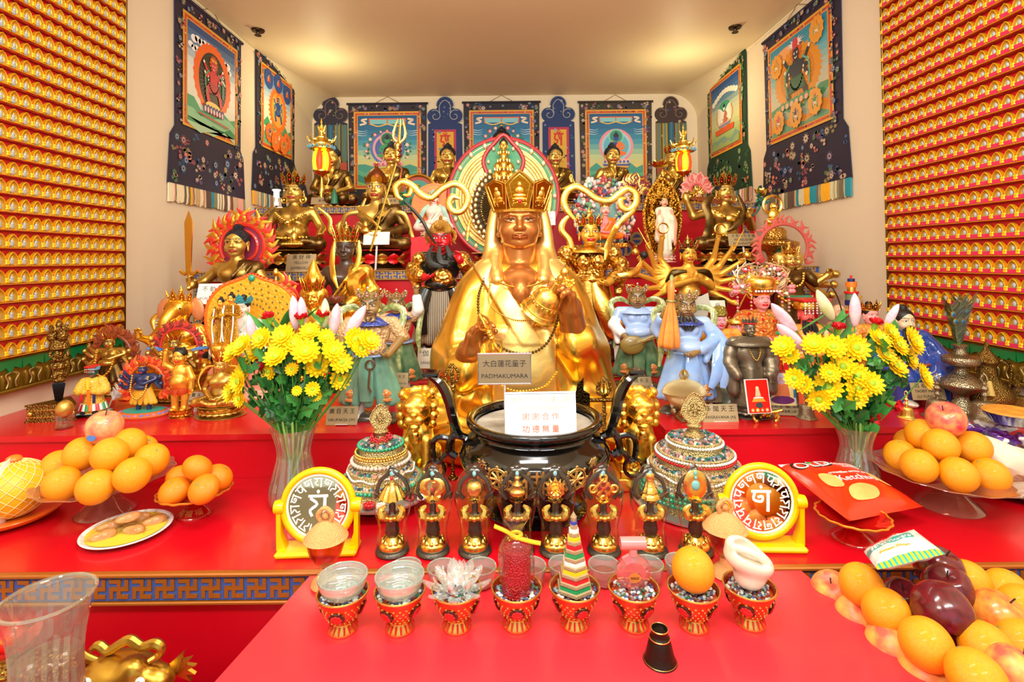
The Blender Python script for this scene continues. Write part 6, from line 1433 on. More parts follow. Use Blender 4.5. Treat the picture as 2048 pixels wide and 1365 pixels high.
for i in range(22):fl.add(ball((-.13+g.uniform(-.05,.05),-.15+g.uniform(-.03,.03),.60+g.uniform(-.05,.05)),g.uniform(.010,.018),6,5),i%3)
put('flower_posy',fl,[yellowm,whitem,M('posy_red','A02030')],gh)
cl=SDF();[cl.ell((g.uniform(-.22,.22),-.02,g.uniform(.05,.34)),(.10,.09,.08),k=.04)for i in range(16)];cl.ell((0,0,.03),(.30,.18,.05));put('cloud_base',cl.mesh('cloud',.014),M('cloud_coral','E87A5A',rough=.35,var=.7,vs=6,vcol='F0C0B0'),gh)
scarf(gh,M('pale_green_scarf','A8D0B8',rough=.35),[(-.16,-.10,.62),(-.22,-.08,.50),(-.14,-.16,.40),(.10,-.18,.42),(.22,-.10,.52),(.2,-.06,.62)],.025)
for px,yt,lab in((442,586,'small gold attendant figure, outer one of the pair before the yellow halo'),(463,576,'small gold attendant figure, inner one of the pair before the yellow halo')):
 at_=place('attendant_statue',lab,'statue',px,yt,2.16,TZ2+.25,unit=1.05);put('cloud_pedestal',MB().add(lathe(smooth_prof([(.36,-1.28),(.30,-1.1),(.16,-.8),(.14,-.3),(.20,-.05),(.16,.04),(0,.05)],3),16)),goldleaf,at_)
 B=SDF();B.cap((0,0,.04),(0,0,.62),.13,.08,.04).ell((0,0,.60),(.11,.08,.14)).cap((-.09,0,.70),(.09,0,.70),.05,.05);B.mir('path',[(.11,0,.69),(.16,-.06,.54),(.03,-.13,.60)],[.045,.04,.03],.02,sub=2);B.disp=lambda x,y,z:.006*np.sin(34*x+8*z)*(z<.5)
 put('robe',B.mesh('robe',.018),goldor,at_);headput(at_,(0,-.01,.77),.17,[ygold,redm,ygold,blackm]);hairput(at_,(0,-.01,.77),.17,blackm,'bun');put('scarf',MB().add(tube([(-.08,-.09,.74),(-.10,-.14,.4),(-.07,-.15,.1)],.012,6,sub=3)).add(tube([(.08,-.09,.74),(.10,-.14,.4),(.07,-.15,.1)],.012,6,sub=3)),whitem,at_)
ph=place('ritual_dagger','dark bronze ritual dagger upright in a studded wedge stand, far left front','ritual object',119,645,2.02,TZ2,.12)
st_=MB();tri=[(-.22,-.12),(.24,-.12),(-.02,.20)];st_.add(prism(tri,.16,'xy'),0);st_.add(prism([(x*1.06,y*1.06)for x,y in tri],.018,'xy',.16),0);st_.add(prism([(x*1.06,y*1.06)for x,y in tri],.018,'xy',0),0)
for r in(.05,.12):
 for i in range(15):st_.add(ball((-.20+.03*i,-.122,r),.012,6,4),1)
for s in(-.19,.21):st_.add(ball((s,-.125,.085),(.026,.014,.026),8,5),1)
put('stand',st_,[abronze,bronze],ph)
dg=MB();dg.add(lathe([(.0,.17),(.035,.19),(.062,.36),(.05,.38)],3),1)
dg.add(lathe(smooth_prof([(.045,.38),(.06,.40),(.05,.43),(.062,.47),(.045,.50),(.06,.53),(.055,.57),(.045,.59),(.075,.61),(.04,.63),(.05,.65),(.04,.70),(.06,.715),(.09,.73),(.075,.80),(.06,.82),(0,.83)],2),14),0)
for k in range(3):
 for i in range(3):a=i*2.09+.5;dg.add(ball((.05*math.cos(a),.05*math.sin(a),.45+.09*k),(.028,.028,.034),8,6),0)
for i in range(4):a=i*PI/2+.3;dg.add(tube([(.04*math.cos(a),.04*math.sin(a),.63),(.075*math.cos(a),.075*math.sin(a),.66),(.06*math.cos(a),.06*math.sin(a),.705)],.016,6,sub=3),0)
for i in range(3):
 a=i*2.09-.5;dg.add(ball((.055*math.cos(a),.055*math.sin(a),.86),(.05,.05,.065),9,7),0)
 for q in range(3):dg.add(ball((.07*math.cos(a+q*.5-.5),.07*math.sin(a+q*.5-.5),.93),(.022,.022,.045),6,5),0)
dg.add(ball((0,0,.97),(.03,.03,.05),8,6),0);put('dagger',dg,[abronze,M('black_iron','1A1A1C',.8,.3)],ph)
eg=place('glass_phial','tiny clear glass phial with an egg-shaped matt gold cap, far left front','phial',129,801,1.90,TZ2)
put('glass',lathe([(0,.0),(.26,.0),(.29,.03),(.29,.5),(.25,.52),(.25,.10),(0,.08)],20),glassmat('clear_glass','F6FAF8',gcol='FFFFFF'),eg);put('cap',ball((0,0,.68),(.27,.27,.33),18,12),M('satin_gold','D8B458',.9,.35),eg)
def wrathful(label,px,ytop,Y,z,skin,flm,fl2,base,bodyc,seed,arms=2,fr=(.40,.60),stand=True,wings=None,platm=None,W=1.,cz=.62):
 t=place('wrathful_statue',label,'statue',px,ytop,Y,z,unit=1.18)
 flames(t,(0,.08,cz),fr[0],fr[1],flm,26,m2=fl2,arc=(-.75,PI+.75),rows=3,seed=seed,sx=W)
 standing(t,skin,bodyc,skin,skin,[(-1,(-.26,-.02,.74),(-.30,-.12,.86),(0,-.1,1),(0,-1,0)),(1,(.26,-.02,.72),(.12,-.18,.66),(-1,-.2,0),(0,0,1))],h=.016,wide=1.45,flare=1.2,hem=.22,belly=.05)
 headput(t,(0,-.03,.82),.21,[skin,redm,whitem,blackm],'fierce',wide=1.15);crownput(t,(0,-.03,.82),.21,gold,5,h=.5,jm=redm)
 for k in range(arms):
  for s in(-1,1):
   mb=MB().add(tube([(s*.14,.0,.76),(s*(.30+.04*k),.0,.66-.12*k),(s*(.38+.02*k),-.08,.76-.14*k)],[.05,.042,.03],7,sub=3)).add(ball((s*(.385+.02*k),-.09,.78-.14*k),.045,8,6));put('extra_arm',mb,skin,t)
 put('garland',beads(crom([(-.16,-.10,.80),(-.14,-.18,.5),(0,-.2,.36),(.14,-.18,.5),(.16,-.10,.80)],7),.022),gold,t)
 if base=='lotus':lotus(t,.42,.26,.12,bronze,bronze,16)
 else:
  pb=MB();pb.add(lathe([(.50,0),(.52,.03),(.50,.05),(.40,.09),(.38,.10),(0,.10)],32,sy=.7),0)
  for i in range(26):a=2*PI*i/26;pb.add(ball((.46*math.cos(a),.32*math.sin(a),.055),(.045,.04,.028),7,5),1+i%3)
  pb.add(lathe([(.0,.105),(.39,.105),(.39,.10)],28,sy=.7),4);put('painted_lotus_base',pb,[M('base_orange','C8622A',rough=.4),M('petal_blue','6A7AC8',rough=.4),M('petal_violet','9A6AB0',rough=.4),M('petal_rose','D87A8A',rough=.4),M('base_teal','2AA090',rough=.4)],t)
 return t
wrathful('bronze fierce statue with brown openwork flames, behind the beaded-crown emperor',222,655,2.38,TZ2,bronze,M('brown_flame','8A3A1E',rough=.4,coat=.2),M('brown_flame2','A0481E',rough=.4),'lotus',dbronze,11,W=.8)
emp=place('emperor_statue','painted emperor figure in a yellow robe with a beaded flat crown, far left front','statue',188,722,2.06,TZ2,.2,unit=1.12)
pb=MB();pb.add(box((0,0,.03),(.56,.42,.06),.012),0);pb.add(box((0,0,.065),(.50,.36,.012),.004),1);put('plinth',pb,[blackl,M('plinth_white','E0E4E0',rough=.4,var=.7,vs=10,vcol='4AA0B0')],emp)
S=SDF();S.cap((0,0,.16),(0,.0,.58),.20,.13,.04).ell((0,.01,.62),(.17,.13,.17)).cap((-.13,0,.72),(.13,0,.72),.07,.07);S.mir('path',[(.17,.0,.70),(.24,-.06,.52),(.08,-.18,.52)],[.08,.085,.06],.03,sub=2);S.disp=lambda x,y,z:.006*np.sin(30*x)
put('robe',S.mesh('robe',.015),M('brocade_yellow','E8B83A',rough=.35,coat=.2,vor=.5,vorS=34),emp)
sk=MB();cols=[whitem,M('stripe_green','2E9A5A'),orangem,whitem,redm]
for i in range(22):a=2*PI*i/22;sk.add(tube([(.19*math.cos(a),.17*math.sin(a),.26),(.23*math.cos(a),.20*math.sin(a),.13)],.032,6),i%5)
put('striped_skirt',sk,cols,emp);pn=MB();pn.add(box((0,-.185,.36),(.07,.02,.40),.005),0);pn.add(box((-.12,-.20,.42),(.05,.03,.16),.01),1);pn.add(box((.10,-.19,.40),(.05,.02,.22),.005),2);pn.add(box((0,-.22,.66),(.045,.02,.18),.005),3);put('tassels_and_tablet',pn,[orangem,redm,navym,yellowm],emp)
headput(emp,(0,-.02,.78),.22,[M('dark_green_face','2A4A3C',rough=.35),redm,whitem,blackm],'fierce');hb=MB();hb.add(box((0,-.02,1.02),(.20,.30,.022),.004),0);hb.add(lathe([(.10,.94),(.11,1.0),(.10,1.01),(0,1.01)],18,(0,.0,0)),1)
for r in range(6):
 for k in range(4):hb.add(ball((-.08+.032*r,-.165,1.0-.026*k),.009,5,4),2 if k%2 else 0)
put('beaded_crown',hb,[redm,skym,whitem],emp)
sh=MB();[sh.add(ball((s*.10,-.14,.095),(.055,.09,.03),9,6))for s in(-1,1)];put('shoes',sh,blackm,emp)
fe=thing('feather','soft white feather plume standing beside the yellow-robed emperor','feather',at(216,818,Y=2.12)+Vector((0,0,.0)))
fm=MB();tip=Vector((.085,0,.18));fm.add(tube([(0,0,0),(.03,0,.07),tuple(tip)],[.003,.0025,.001],5,sub=4),0);g=random.Random(8)
for i in range(130):
 u=g.uniform(.22,1.);p=Vector((.03*u*2*(1-u)+.085*u*u*1.0+.02*u,0,.07*2*u*(1-u)+.18*u*u));s=g.choice((-1,1));q=p+Vector((s*.022*math.sin(PI*min(1,u*.8+.15))+.01,g.uniform(-.01,.01),.018-s*.010));fm.add(tube([p,p.lerp(q,.5)+Vector((0,0,.004)),q],[.0022,.0018,.0006],4),1)
put('plume',fm,[M('quill','D8C8A8'),M('white_feather','E8E6E4',rough=.9)],fe)
wrathful('painted blue fierce statue with orange and red flames on a petal base, left front',288,712,2.06,TZ2,M('deep_blue_skin','1E2E5A',rough=.3,coat=.3),M('flame_orange','E8641E',rough=.35,coat=.3),M('flame_redder','D0321C',rough=.35),'painted',M('yellow_skirt','E0A82A',rough=.4),13,fr=(.36,.56))
ga=wrathful('winged bronze and red-crested statue behind the golden boy, left side',352,655,2.26,TZ2,bronze,M('crest_red','C8342A',rough=.4),M('crest_dark','8A2A2A'),'lotus',dbronze,15,fr=(.30,.44),cz=.85)
for s in(-1,1):
 wg_=MB()
 for k in range(7):a=.15+.16*k;wg_.add(tube([(s*.16,.06,.78),(s*(.16+.34*math.cos(a)),.05,.78+.34*math.sin(a)-.04*k)],[.03,.026],6,flat=.4),k%2)
 put('wing',wg_,[M('wing_blue','3A6AB8',rough=.35),M('wing_sky','7AA8D8',rough=.35)],ga)
boy=place('boy_statue','small golden standing boy figure with one arm raised, left front','statue',361,690,2.02,TZ2,unit=1.10)
B=SDF();B.mir('cap',(.075,0,.40),(.075,-.02,.16),.065,.045,k=.03);B.mir('ell',(.08,-.05,.135),(.045,.075,.03));B.ell((0,0,.48),(.135,.11,.14)).ell((0,-.03,.55),(.13,.12,.12)).ell((0,0,.68),(.13,.095,.12)).cap((0,0,.74),(0,0,.84),.055,.05)
B.path([(-.12,0,.74),(-.21,-.03,.80),(-.19,-.05,.98)],[.05,.045,.035],.03);hand(B,(-.19,-.05,.98),(0,-.1,1),(0,-1,0),.10,.1,side=-1,k=.01,curls=[.1,.9,.9,.9]);B.path([(.12,0,.74),(.19,-.02,.60),(.19,-.05,.44)],[.05,.045,.035],.03);hand(B,(.19,-.05,.44),(0,-.1,-1),(0,-1,0),.10,.2,side=1,k=.01)
put('body',B.mesh('body',.012),M('satin_gold_body','F0B848',.85,.32),boy);headput(boy,(0,-.02,.81),.24,[M('satin_gold_body','F0B848'),redm,whitem,blackm],'round',wide=1.1);hairput(boy,(0,-.02,.81),.24,blackm,'boy',wide=1.1)
put('loincloth',MB().add(lathe(smooth_prof([(.13,.36),(.145,.40),(.14,.45)],2),22,sy=.85,cap=False)).add(tube([(0,-.12,.44),(0,-.14,.36)],[.05,.02],7,flat=.4,up=(0,1,0))),M('red_gold_cloth','C84A20',.4,.35),boy);lotus(boy,.17,.13,.13,gold,M('copper_petals','D87A2A',.8,.3),14)
kn=deity('gilded figure on an oval lotus base partly behind the left bouquet, front of second tier',441,706,2.04,TZ2,bronze,bronze,gface,gold,None,(bronze,bronze,18),.20,sash=False,headsz=.25,ch=.6)
for s in(-1,1):scarf(kn,gold,[(s*.12,.05,.9),(s*.30,.05,.86),(s*.42,0,.66),(s*.34,-.04,.46)],.025)
card('pale grey plate low beside the golden boy, left side',392,797,2.10,.10,.05,[('財 寶 天 王',.8),('JAMBHALA',.6)],M('pale_brass_plate','CFC6B0'))
# second tier, right side
maz=place('goddess_statue','pink-faced goddess with a huge beaded pearl headdress, right side','statue',1518,512,2.40,TZ2,unit=1.34)
S=SDF();S.cap((0,.02,.10),(0,.02,.55),.26,.17,.05).ell((0,0,.58),(.20,.15,.2)).cap((-.14,0,.70),(.14,0,.70),.09,.09);S.mir('path',[(.19,0,.68),(.28,-.06,.46),(.08,-.22,.48)],[.085,.10,.07],.04,sub=2)
put('robe',S.mesh('robe',.016),M('gold_red_brocade','D8943A',.4,.35,vor=.8,vorS=30,var=.7,vs=9,vcol='C83A24'),maz)
pf=M('pink_face_paint','E89090',rough=.35);headput(maz,(0,-.04,.80),.21,[pf,redm,whitem,blackm],'round');hairput(maz,(0,-.04,.80),.21,blackm,'bun')
he=MB();g=random.Random(20)
he.add(lathe(smooth_prof([(.10,.93),(.13,.96),(.16,1.06),(.13,1.12),(0,1.14)],3),20),3)
for i in range(210):
 a=g.uniform(-.25,PI+.25);k=g.uniform(.35,1.);x,z=.31*k*math.cos(a),1.0+.27*k*math.sin(a);y=-.05+.06*k+g.uniform(-.04,.02);d=g.uniform(.012,.02)
 if g.random()<.55:he.add(tube(circle_pts(d*1.2,8,(x,y,z),plane='xz'),d*.2,5),g.choice((1,4)))
 else:he.add(ball((x,y-.02,z),d*1.0,7,5),g.choice((0,0,0,2,3,5)))
for s in(-1,1):
 for k in range(5):a=.4+.35*k;he.add(tube([(s*.10,-.04,.98),(s*(.2+.02*k),-.06,.98+.05*k),(s*.30*math.cos(a-.4),-.02,1.0+.28*math.sin(a))],.007,5,sub=3),4)
 for k in range(4):he.add(ball((s*(.27+.025*(k%2)),-.09,.98+.045*(k//2)),.024,8,6),0)
 for k in range(7):he.add(ball((s*.155,-.14,.98-.035*k),.013,6,5),0 if k%2 else 3)
 for k in range(5):he.add(ball((s*.26,-.07,.92-.035*k),.014,6,5),0 if k%2 else 1)
he.add(tube([(0,-.05,1.27),(-.03,-.05,1.30),(0,-.05,1.34),(.03,-.05,1.30),(0,-.05,1.27)],.008,5),2)
for k in range(9):he.add(ball((-.12+.03*k,-.17,.985),.012,6,5),5)
put('headdress',he,[M('pearl_rose','E8848A',rough=.2,coat=.4),M('wire_silver','D8C8B8',.8,.3),redm,gold,M('wire_gold_pale','E0C8A0',.8,.3),M('pearl_white','F4EEE6',rough=.2,coat=.4)],maz)
jw=MB()
for i in range(120):
 a=g.uniform(PI*1.05,PI*1.95);zz=g.uniform(.30,.78);r=.17+.1*(0.75-zz);jw.add(ball((r*1.25*math.cos(a),r*1.0*math.sin(a)-.02,zz),g.uniform(.010,.018),6,4),i%5)
for i in range(14):a=PI+PI*(i+.5)/14;jw.add(tube([(.22*math.cos(a),.20*math.sin(a),.36),(.27*math.cos(a),.25*math.sin(a),.12)],.018,5),(0,1,3,2)[i%4])
put('jewelled_bands',jw,[redm,gold,M('stripe_green','2E9A5A'),orangem,whitem],maz);put('ribbons',MB().add(tube([(-.08,-.2,.5),(-.10,-.26,.34),(-.08,-.25,.14)],.025,6,flat=.4,up=(0,1,0),sub=3),0).add(tube([(.09,-.2,.5),(.12,-.26,.34),(.10,-.25,.14)],.025,6,flat=.4,up=(0,1,0),sub=3),1),[orangem,redm],maz)
put('hands',MB().add(ball((-.04,-.26,.50),(.035,.03,.045),10,7)).add(ball((.03,-.27,.51),(.035,.03,.045),10,7)),pf,maz)
mk=place('robed_master_statue','dark bronze standing master in robe and lotus hat, in front of the pearl goddess','statue',1497,628,1.97,TZ2,unit=1.06)
bz=M('gunmetal_bronze','8A7C66',.7,.36,bump=.1,bs=40,patina='3A3024')
S=SDF();S.cap((0,.0,.14),(0,.0,.60),.17,.11,.05).ell((0,0,.66),(.17,.11,.14)).cap((-.14,0,.77),(.14,0,.77),.05,.05);S.mir('path',[(.17,.0,.76),(.23,-.02,.56),(.17,-.10,.44)],[.06,.065,.05],.03,sub=2);S.mir('cap',(.20,-.02,.55),(.19,-.03,.28),.065,.07,k=.03);S.disp=lambda x,y,z:.006*np.sin(44*x)*(z<.52)
hand(S,(.17,-.12,.42),(0,-.3,-1),(0,-1,0),.09,.3,side=1,k=.01);put('robe',S.mesh('robe',.011),bz,mk)
put('shoulder_cape',MB().add(lathe(smooth_prof([(.07,.83),(.12,.82),(.22,.78),(.245,.74),(.235,.735)],3),28,sy=.7,cap=False)),bz,mk);headput(mk,(0,-.02,.83),.16,mat4(bz,bz,bz,blackm));crownput(mk,(0,-.02,.84),.16,bz,7,h=.42)
put('hat_trim',MB().add(tube(circle_pts(.072,20,(0,-.01,.965)),.007,6)),redm,mk);put('long_beads',beads(crom([(-.06,-.09,.80),(-.05,-.14,.68),(0,-.16,.60),(.05,-.14,.68),(.06,-.09,.80)],7),.009),bronze,mk);lotus(mk,.23,.19,.13,bz,bz,14)
ji=place('dancing_figure_statue','colourful painted figure in an orange and blue robe on a green rock','statue',1437,606,2.16,TZ2,unit=1.12)
standing(ji,skinm,M('patchwork','E8D8B0',rough=.35,coat=.3,var=.8,vs=9,vcol='3A6A9A'),M('flame_brocade','E07A2A',rough=.35,coat=.3,var=.8,vs=11,vcol='D8B83A'),M('teal_boot','2A5A5A'),[(-1,(-.26,-.02,.70),(-.30,-.10,.90),(0,-.1,1),(0,-1,0)),(1,(.26,-.04,.62),(.16,-.16,.48),(-.6,-.4,-.3),(0,0,1))],h=.014,wide=1.4,flare=1.3,hem=.3)
headput(ji,(0,-.02,.83),.19,[pinkm,redm,whitem,blackm],'round');put('tall_cap',MB().add(lathe(smooth_prof([(.40,.74),(.46,.86),(.40,1.1),(.3,1.3),(0,1.36)],3),16)),M('cap_gold_green','8A7A2A',.5,.35,vor=.6,vorS=10),ji,(0,-.02,.83),(0,0,0),.19)
rk=SDF();gg=random.Random(3);[rk.ell((gg.uniform(-.22,.22),gg.uniform(-.12,.1),gg.uniform(0,.16)),(gg.uniform(.07,.12),)*3,k=.04)for i in range(14)];put('rock',rk.mesh('rock',.015),M('green_rock','5AA088',rough=.3,coat=.3,var=.8,vs=8,vcol='D8D0B8'),ji)
scarf(ji,M('blue_stripe_scarf','3A78B8',rough=.35),[(-.1,-.1,.8),(-.2,-.16,.6),(-.05,-.2,.45),(.15,-.2,.35),(.2,-.14,.2)],.03);put('fan',MB().add(prism(leafpts(.22,.30),.012)),M('fan_grey','B0A898',rough=.6),ji,(-.31,-.12,.98),(0,.5,0));put('flower_ball',MB().add(ball((-.16,-.14,.70),.05,9,7)).add(ball((.05,-.17,.62),.04,9,7)),gold,ji)
jb=place('black_bearded_statue','pink-faced figure in a gold cap peeping out behind the bronze monk','statue',1470,628,2.28,TZ2,unit=1.0)
S=SDF();S.cap((0,0,.05),(0,0,.6),.18,.14,.05).cap((-.12,0,.68),(.12,0,.68),.08,.08);put('robe',S.mesh('robe',.02),blackm,jb);headput(jb,(0,-.02,.74),.18,[pinkm,redm,whitem,blackm],'fierce');put('cap',lathe(smooth_prof([(.40,.70),(.46,.82),(.36,1.05),(0,1.15)],3),16),gold,jb,(0,-.02,.74),(0,0,0),.18)
mo=place('king_statue','red-faced black-bearded king figure with a flat green and red crown, right side','statue',1608,584,2.42,TZ2,unit=1.16)
S=SDF();S.cap((0,0,.05),(0,0,.58),.24,.17,.05).cap((-.17,0,.66),(.17,0,.66),.10,.10);S.mir('path',[(.22,0,.64),(.28,-.06,.42),(.06,-.2,.42)],[.10,.10,.07],.04,sub=2);put('robe',S.mesh('robe',.018),M('orange_brocade','E0782A',rough=.35,coat=.3,vor=.6,vorS=26,var=.7,vs=8,vcol='D8B040'),mo)
headput(mo,(0,-.03,.76),.25,[M('coral_face','E8605A',rough=.35),redm,whitem,blackm],'fierce');beard(mo,(0,-.03,.76),.25,blackm,.9,.32,5);put('mortarboard',MB().add(box((0,-.06,1.07),(.34,.42,.03),.006),1).add(box((0,.13,1.08),(.34,.06,.05),.01),0).add(lathe([(.13,.95),(.14,1.0),(.12,1.06)],18,(0,-.03,0)),2),[greenm,redm,gold],mo)
bf=MB()
for r in range(7):
 for k in range(5):bf.add(ball((-.14+.047*r,-.265,1.04-.03*k),.010,5,4))
put('bead_fringe',bf,M('pearl_white','F4EEE6'),mo)
put('tablet',MB().add(box((.10,-.27,.62),(.05,.025,.26),.006)),M('ivory_tablet','E0CFA0',rough=.4),mo)
ch=place('child_deity_statue','small crowned child figure in an orange robe, right of the bouquet lily buds','statue',1737,578,2.44,TZ2,unit=1.14)
S=SDF();S.cap((0,0,.05),(0,0,.58),.22,.13,.05).cap((-.12,0,.64),(.12,0,.64),.08,.08);S.mir('path',[(.16,0,.62),(.23,-.06,.42),(.05,-.17,.40)],[.075,.08,.06],.04,sub=2);put('robe',S.mesh('robe',.018),MATS['orange_brocade'],ch);headput(ch,(0,-.02,.72),.22,[M('peach_face','F0A098',rough=.35),redm,whitem,blackm],'round');hairput(ch,(0,-.02,.72),.22,blackm,'bun');crownput(ch,(0,-.02,.72),.22,gold,5,h=.5)
pl=place('lantern_pillar','small painted banded pillar ornament standing left of the child figure','ornament',1702,551,2.46,TZ2)
pm_=MB();zz=0
for k,(r,h_,c)in enumerate(((.05,.62,0),(.06,.05,1),(.04,.05,2),(.055,.05,3),(.05,.06,0),(.06,.02,1),(.035,.04,2),(.045,.05,4),(.03,.03,3),(.01,.03,1))):pm_.add(lathe([(r,zz),(r*1.02,zz+h_*.5),(r,zz+h_)],14),c);zz+=h_
put('pillar',pm_,[M('pillar_olive','6A7A5A'),redm,gold,navym,orangem],pl)
wh=place('sage_statue','tiny old fisherman figure with a rod behind the right bouquet','statue',1678,588,2.5,TZ2,unit=1.1)
S=SDF();S.cap((0,0,.05),(0,0,.6),.17,.12,.05).cap((-.1,0,.68),(.1,0,.68),.07,.07);put('robe',S.mesh('robe',.02),M('sage_robe','B88A5A',rough=.5),wh);headput(wh,(0,0,.76),.2,[skinm,redm,whitem,blackm]);put('rod',MB().add(tube([(.02,-.1,.6),(-.06,-.1,1.0),(-.16,-.1,1.2),(-.22,-.1,1.12)],.008,5,sub=4)),darkwood,wh)
lu_=place('taoist_statue','blue-robed glazed bearded scholar statue, sitting right of the bouquet by the wall','statue',1806,602,2.18,TZ2,-.1,unit=1.0)
S=SDF();nv=M('cobalt_glaze','2A4AA0',rough=.12,coat=.6,var=.4,vs=6,vcol='1A2E78');S.ell((0,.02,.30),(.25,.2,.25),k=.06).cap((0,0,.3),(0,.0,.60),.19,.12,.05).cap((-.14,0,.62),(.14,0,.62),.08,.08);S.mir('cap',(.12,-.02,.28),(.16,-.22,.24),.13,.12);S.mir('cap',(.16,-.22,.24),(.17,-.22,.06),.12,.10);S.mir('path',[(.19,0,.60),(.28,-.08,.42),(.20,-.20,.34)],[.085,.10,.08],.04,sub=2);S.disp=lambda x,y,z:.007*np.sin(40*x+14*z)*(y<.05)
put('robe',S.mesh('robe',.013),nv,lu_);headput(lu_,(0,-.02,.68),.23,[M('pale_flesh','DCC09A',rough=.4),redm,whitem,blackm]);hairput(lu_,(0,-.02,.68),.23,blackm,'bun');beard(lu_,(0,-.02,.68),.23,blackm,.8,.22,3);put('belt',tube(circle_pts(1,24,(0,-.02,.38),sx=.235,sy=.2),.016,6),M('belt_brown','9A4A24'),lu_)
[put('shoe',ball((x_,-.32,.03),(.06,.10,.035),10,6),M('shoe_white','E8E0D0',rough=.4),lu_)for x_ in(-.16,.18)];put('seat_rock',MB().add(ball((0,.10,.12),(.28,.18,.16),14,9)),darkwood,lu_)
card('brass plate with three lines of print below the blue-robed scholar',1856,783,2.02,.13,.066,[('呂 祖 仙 師',.75),('TAOIST MASTER',.8),('LU TUNG-PIN',.7)])
card('brass plate reading MASTER TIEN left of the bronze monk, behind the skull cup',1421,790,2.06,.085,.06,[('活 佛',.5),('MASTER',.6),('TIEN',.35)])
card('cream card with TVA print behind the dark-bearded king',1436,622,2.5,.075,.10,[('母',.3),('TVA',.5)],M('cream_card','E8E0CC',rough=.6),tilt=-.2)
# incense pot and signs
P_=at(1068,850,Y=1.60);cen=thing('incense_pot','large round black lacquered incense pot with gold characters, before the big statue','incense pot',(P_.x,1.60,TZ1))
put('pot',MB().add(lathe(smooth_prof([(0,.03),(.10,.03),(.115,.045),(.15,.07),(.205,.11),(.228,.155),(.222,.195),(.195,.222),(.182,.235),(.186,.248),(.205,.256),(.206,.272),(.196,.276),(.184,.272),(.178,.255),(.182,.245),(0,.242)],3),56)),blackl,cen)
put('stand',lathe(smooth_prof([(0,0),(.145,0),(.15,.012),(.13,.02),(.10,.03),(.095,.045),(.0,.045)],2),40),blackl,cen)
put('ash',lathe([(0,.250),(.181,.2475)],36),M('grey_ash','B8B0A0',rough=.95,bump=.5,bs=60,var=.8,vs=14,vcol='8A8274'),cen)
chg=M('gold_lettering','E8C878',.8,.3)
def curved(s,size,ang,z,r):return word(s,size,chg,cen,(r*math.sin(ang),-r*math.cos(ang),z),(PI/2+.25,0,ang),ext=.0012)
curved('佛',.088,-.03,.155,.2305);curved('光',.03,-.27,.185,.2285);curved('普',.028,.20,.185,.2285);curved('法',.034,-.72,.190,.2275);curved('輪',.034,-.74,.155,.231);curved('佛',.034,.72,.192,.2275);curved('日',.028,.74,.165,.231)
for a in(-.48,.44):
 wh_=MB();r=.031;wh_.add(tube(circle_pts(r,24,plane='xz'),.0022,5));wh_.add(tube(circle_pts(r*.82,24,plane='xz'),.0015,5));wh_.add(ball((0,0,0),(.007,.003,.007),10,6))
 for i in range(8):b=PI/4*i;wh_.add(tube([(0,0,0),(r*.8*math.cos(b),0,r*.8*math.sin(b))],.0035,5));wh_.add(ball((r*1.15*math.cos(b),0,r*1.15*math.sin(b)),(.005,.002,.005),6,5))
 put('wheel_emblem',wh_,chg,cen,(.2305*math.sin(a),-.2305*math.cos(a),.165),(.22,0,a))
for s in(-1,1):
 h=MB();sw=lambda pts:[(s*x,0,z)for x,z in pts]
 h.add(tube(sw([(.19,.20),(.245,.215),(.262,.17),(.238,.15)]),.012,8,sub=4));h.add(tube(sw([(.225,.21),(.245,.26),(.262,.33),(.285,.375),(.315,.40)]),[.012,.016,.018,.017,.014],8,flat=1.5,sub=4));h.add(tube(sw([(.255,.205),(.29,.21),(.31,.19),(.305,.14),(.29,.135),(.275,.155),(.252,.165)]),.009,8,sub=3))
 h.add(box((s*.312,0,.405),(.05,.055,.012),.004),0,None);put('handle',h,blackl,cen,(0,.0,0));put('ring',tube(circle_pts(.028,20,(s*.302,0,.112),plane='xz'),.006,7,closed=False),blackl,cen)
wp=at(1081,830,Y=1.50);wsn=thing('notice_board','white notice with faded red Chinese lettering standing in the incense pot','sign',wp,(-.12,0,.03))
put('board',MB().add(box((0,0,0),(.205,.006,.128),.001)),paper,wsn,smooth=False);put('frame_line',tube([(-.098,-.0035,-.059),(.098,-.0035,-.059),(.098,-.0035,.059),(-.098,-.0035,.059)],.0008,4,closed=True),M('frame_grey_blue','5A7A8A'),wsn)
fr_=M('faded_red_print','E88A78',rough=.7);f2_=M('pale_red_print','F2BFAC',rough=.7)
for s_,z_,w_,m__ in(('請在門外 天公爐 上香',.043,.17,f2_),('OUTSIDE PLEASE',.019,.125,f2_),('謝 謝 合 作',-.005,.105,fr_),('功 德 無 量',-.040,.105,M('red_print','E86040',rough=.7))):word(s_,.02,m__,wsn,(0,-.0036,z_),w=w_)
put('foot_tape',MB().add(box((.0,-.002,-.068),(.07,.008,.012))),M('tape_clear','E8E8E4',rough=.3),wsn)
pp=at(1009,738,Y=1.52);psn=thing('name_board','framed brass board reading PADMAKUMARA on a rod in the incense pot','sign',pp,(-.05,0,0))
put('board',MB().add(box((0,0,0),(.152,.005,.083),.001)),M('bronze_board','8A7858',.4,.4),psn);put('frame',tube([(-.077,-.001,-.043),(.077,-.001,-.043),(.077,-.001,.043),(-.077,-.001,.043)],.0032,5,closed=True),M('bright_aluminium','D8DCE0',.7,.3),psn)
word('大白蓮花童子',.02,ink,psn,(0,-.0028,.014),w=.125);word('PADMAKUMARA',.013,ink,psn,(0,-.0028,-.021),w=.135);put('rod',tube([(0,.002,-.042),(.0,.002,-.155)],.003,6),MATS['bright_aluminium'],psn)
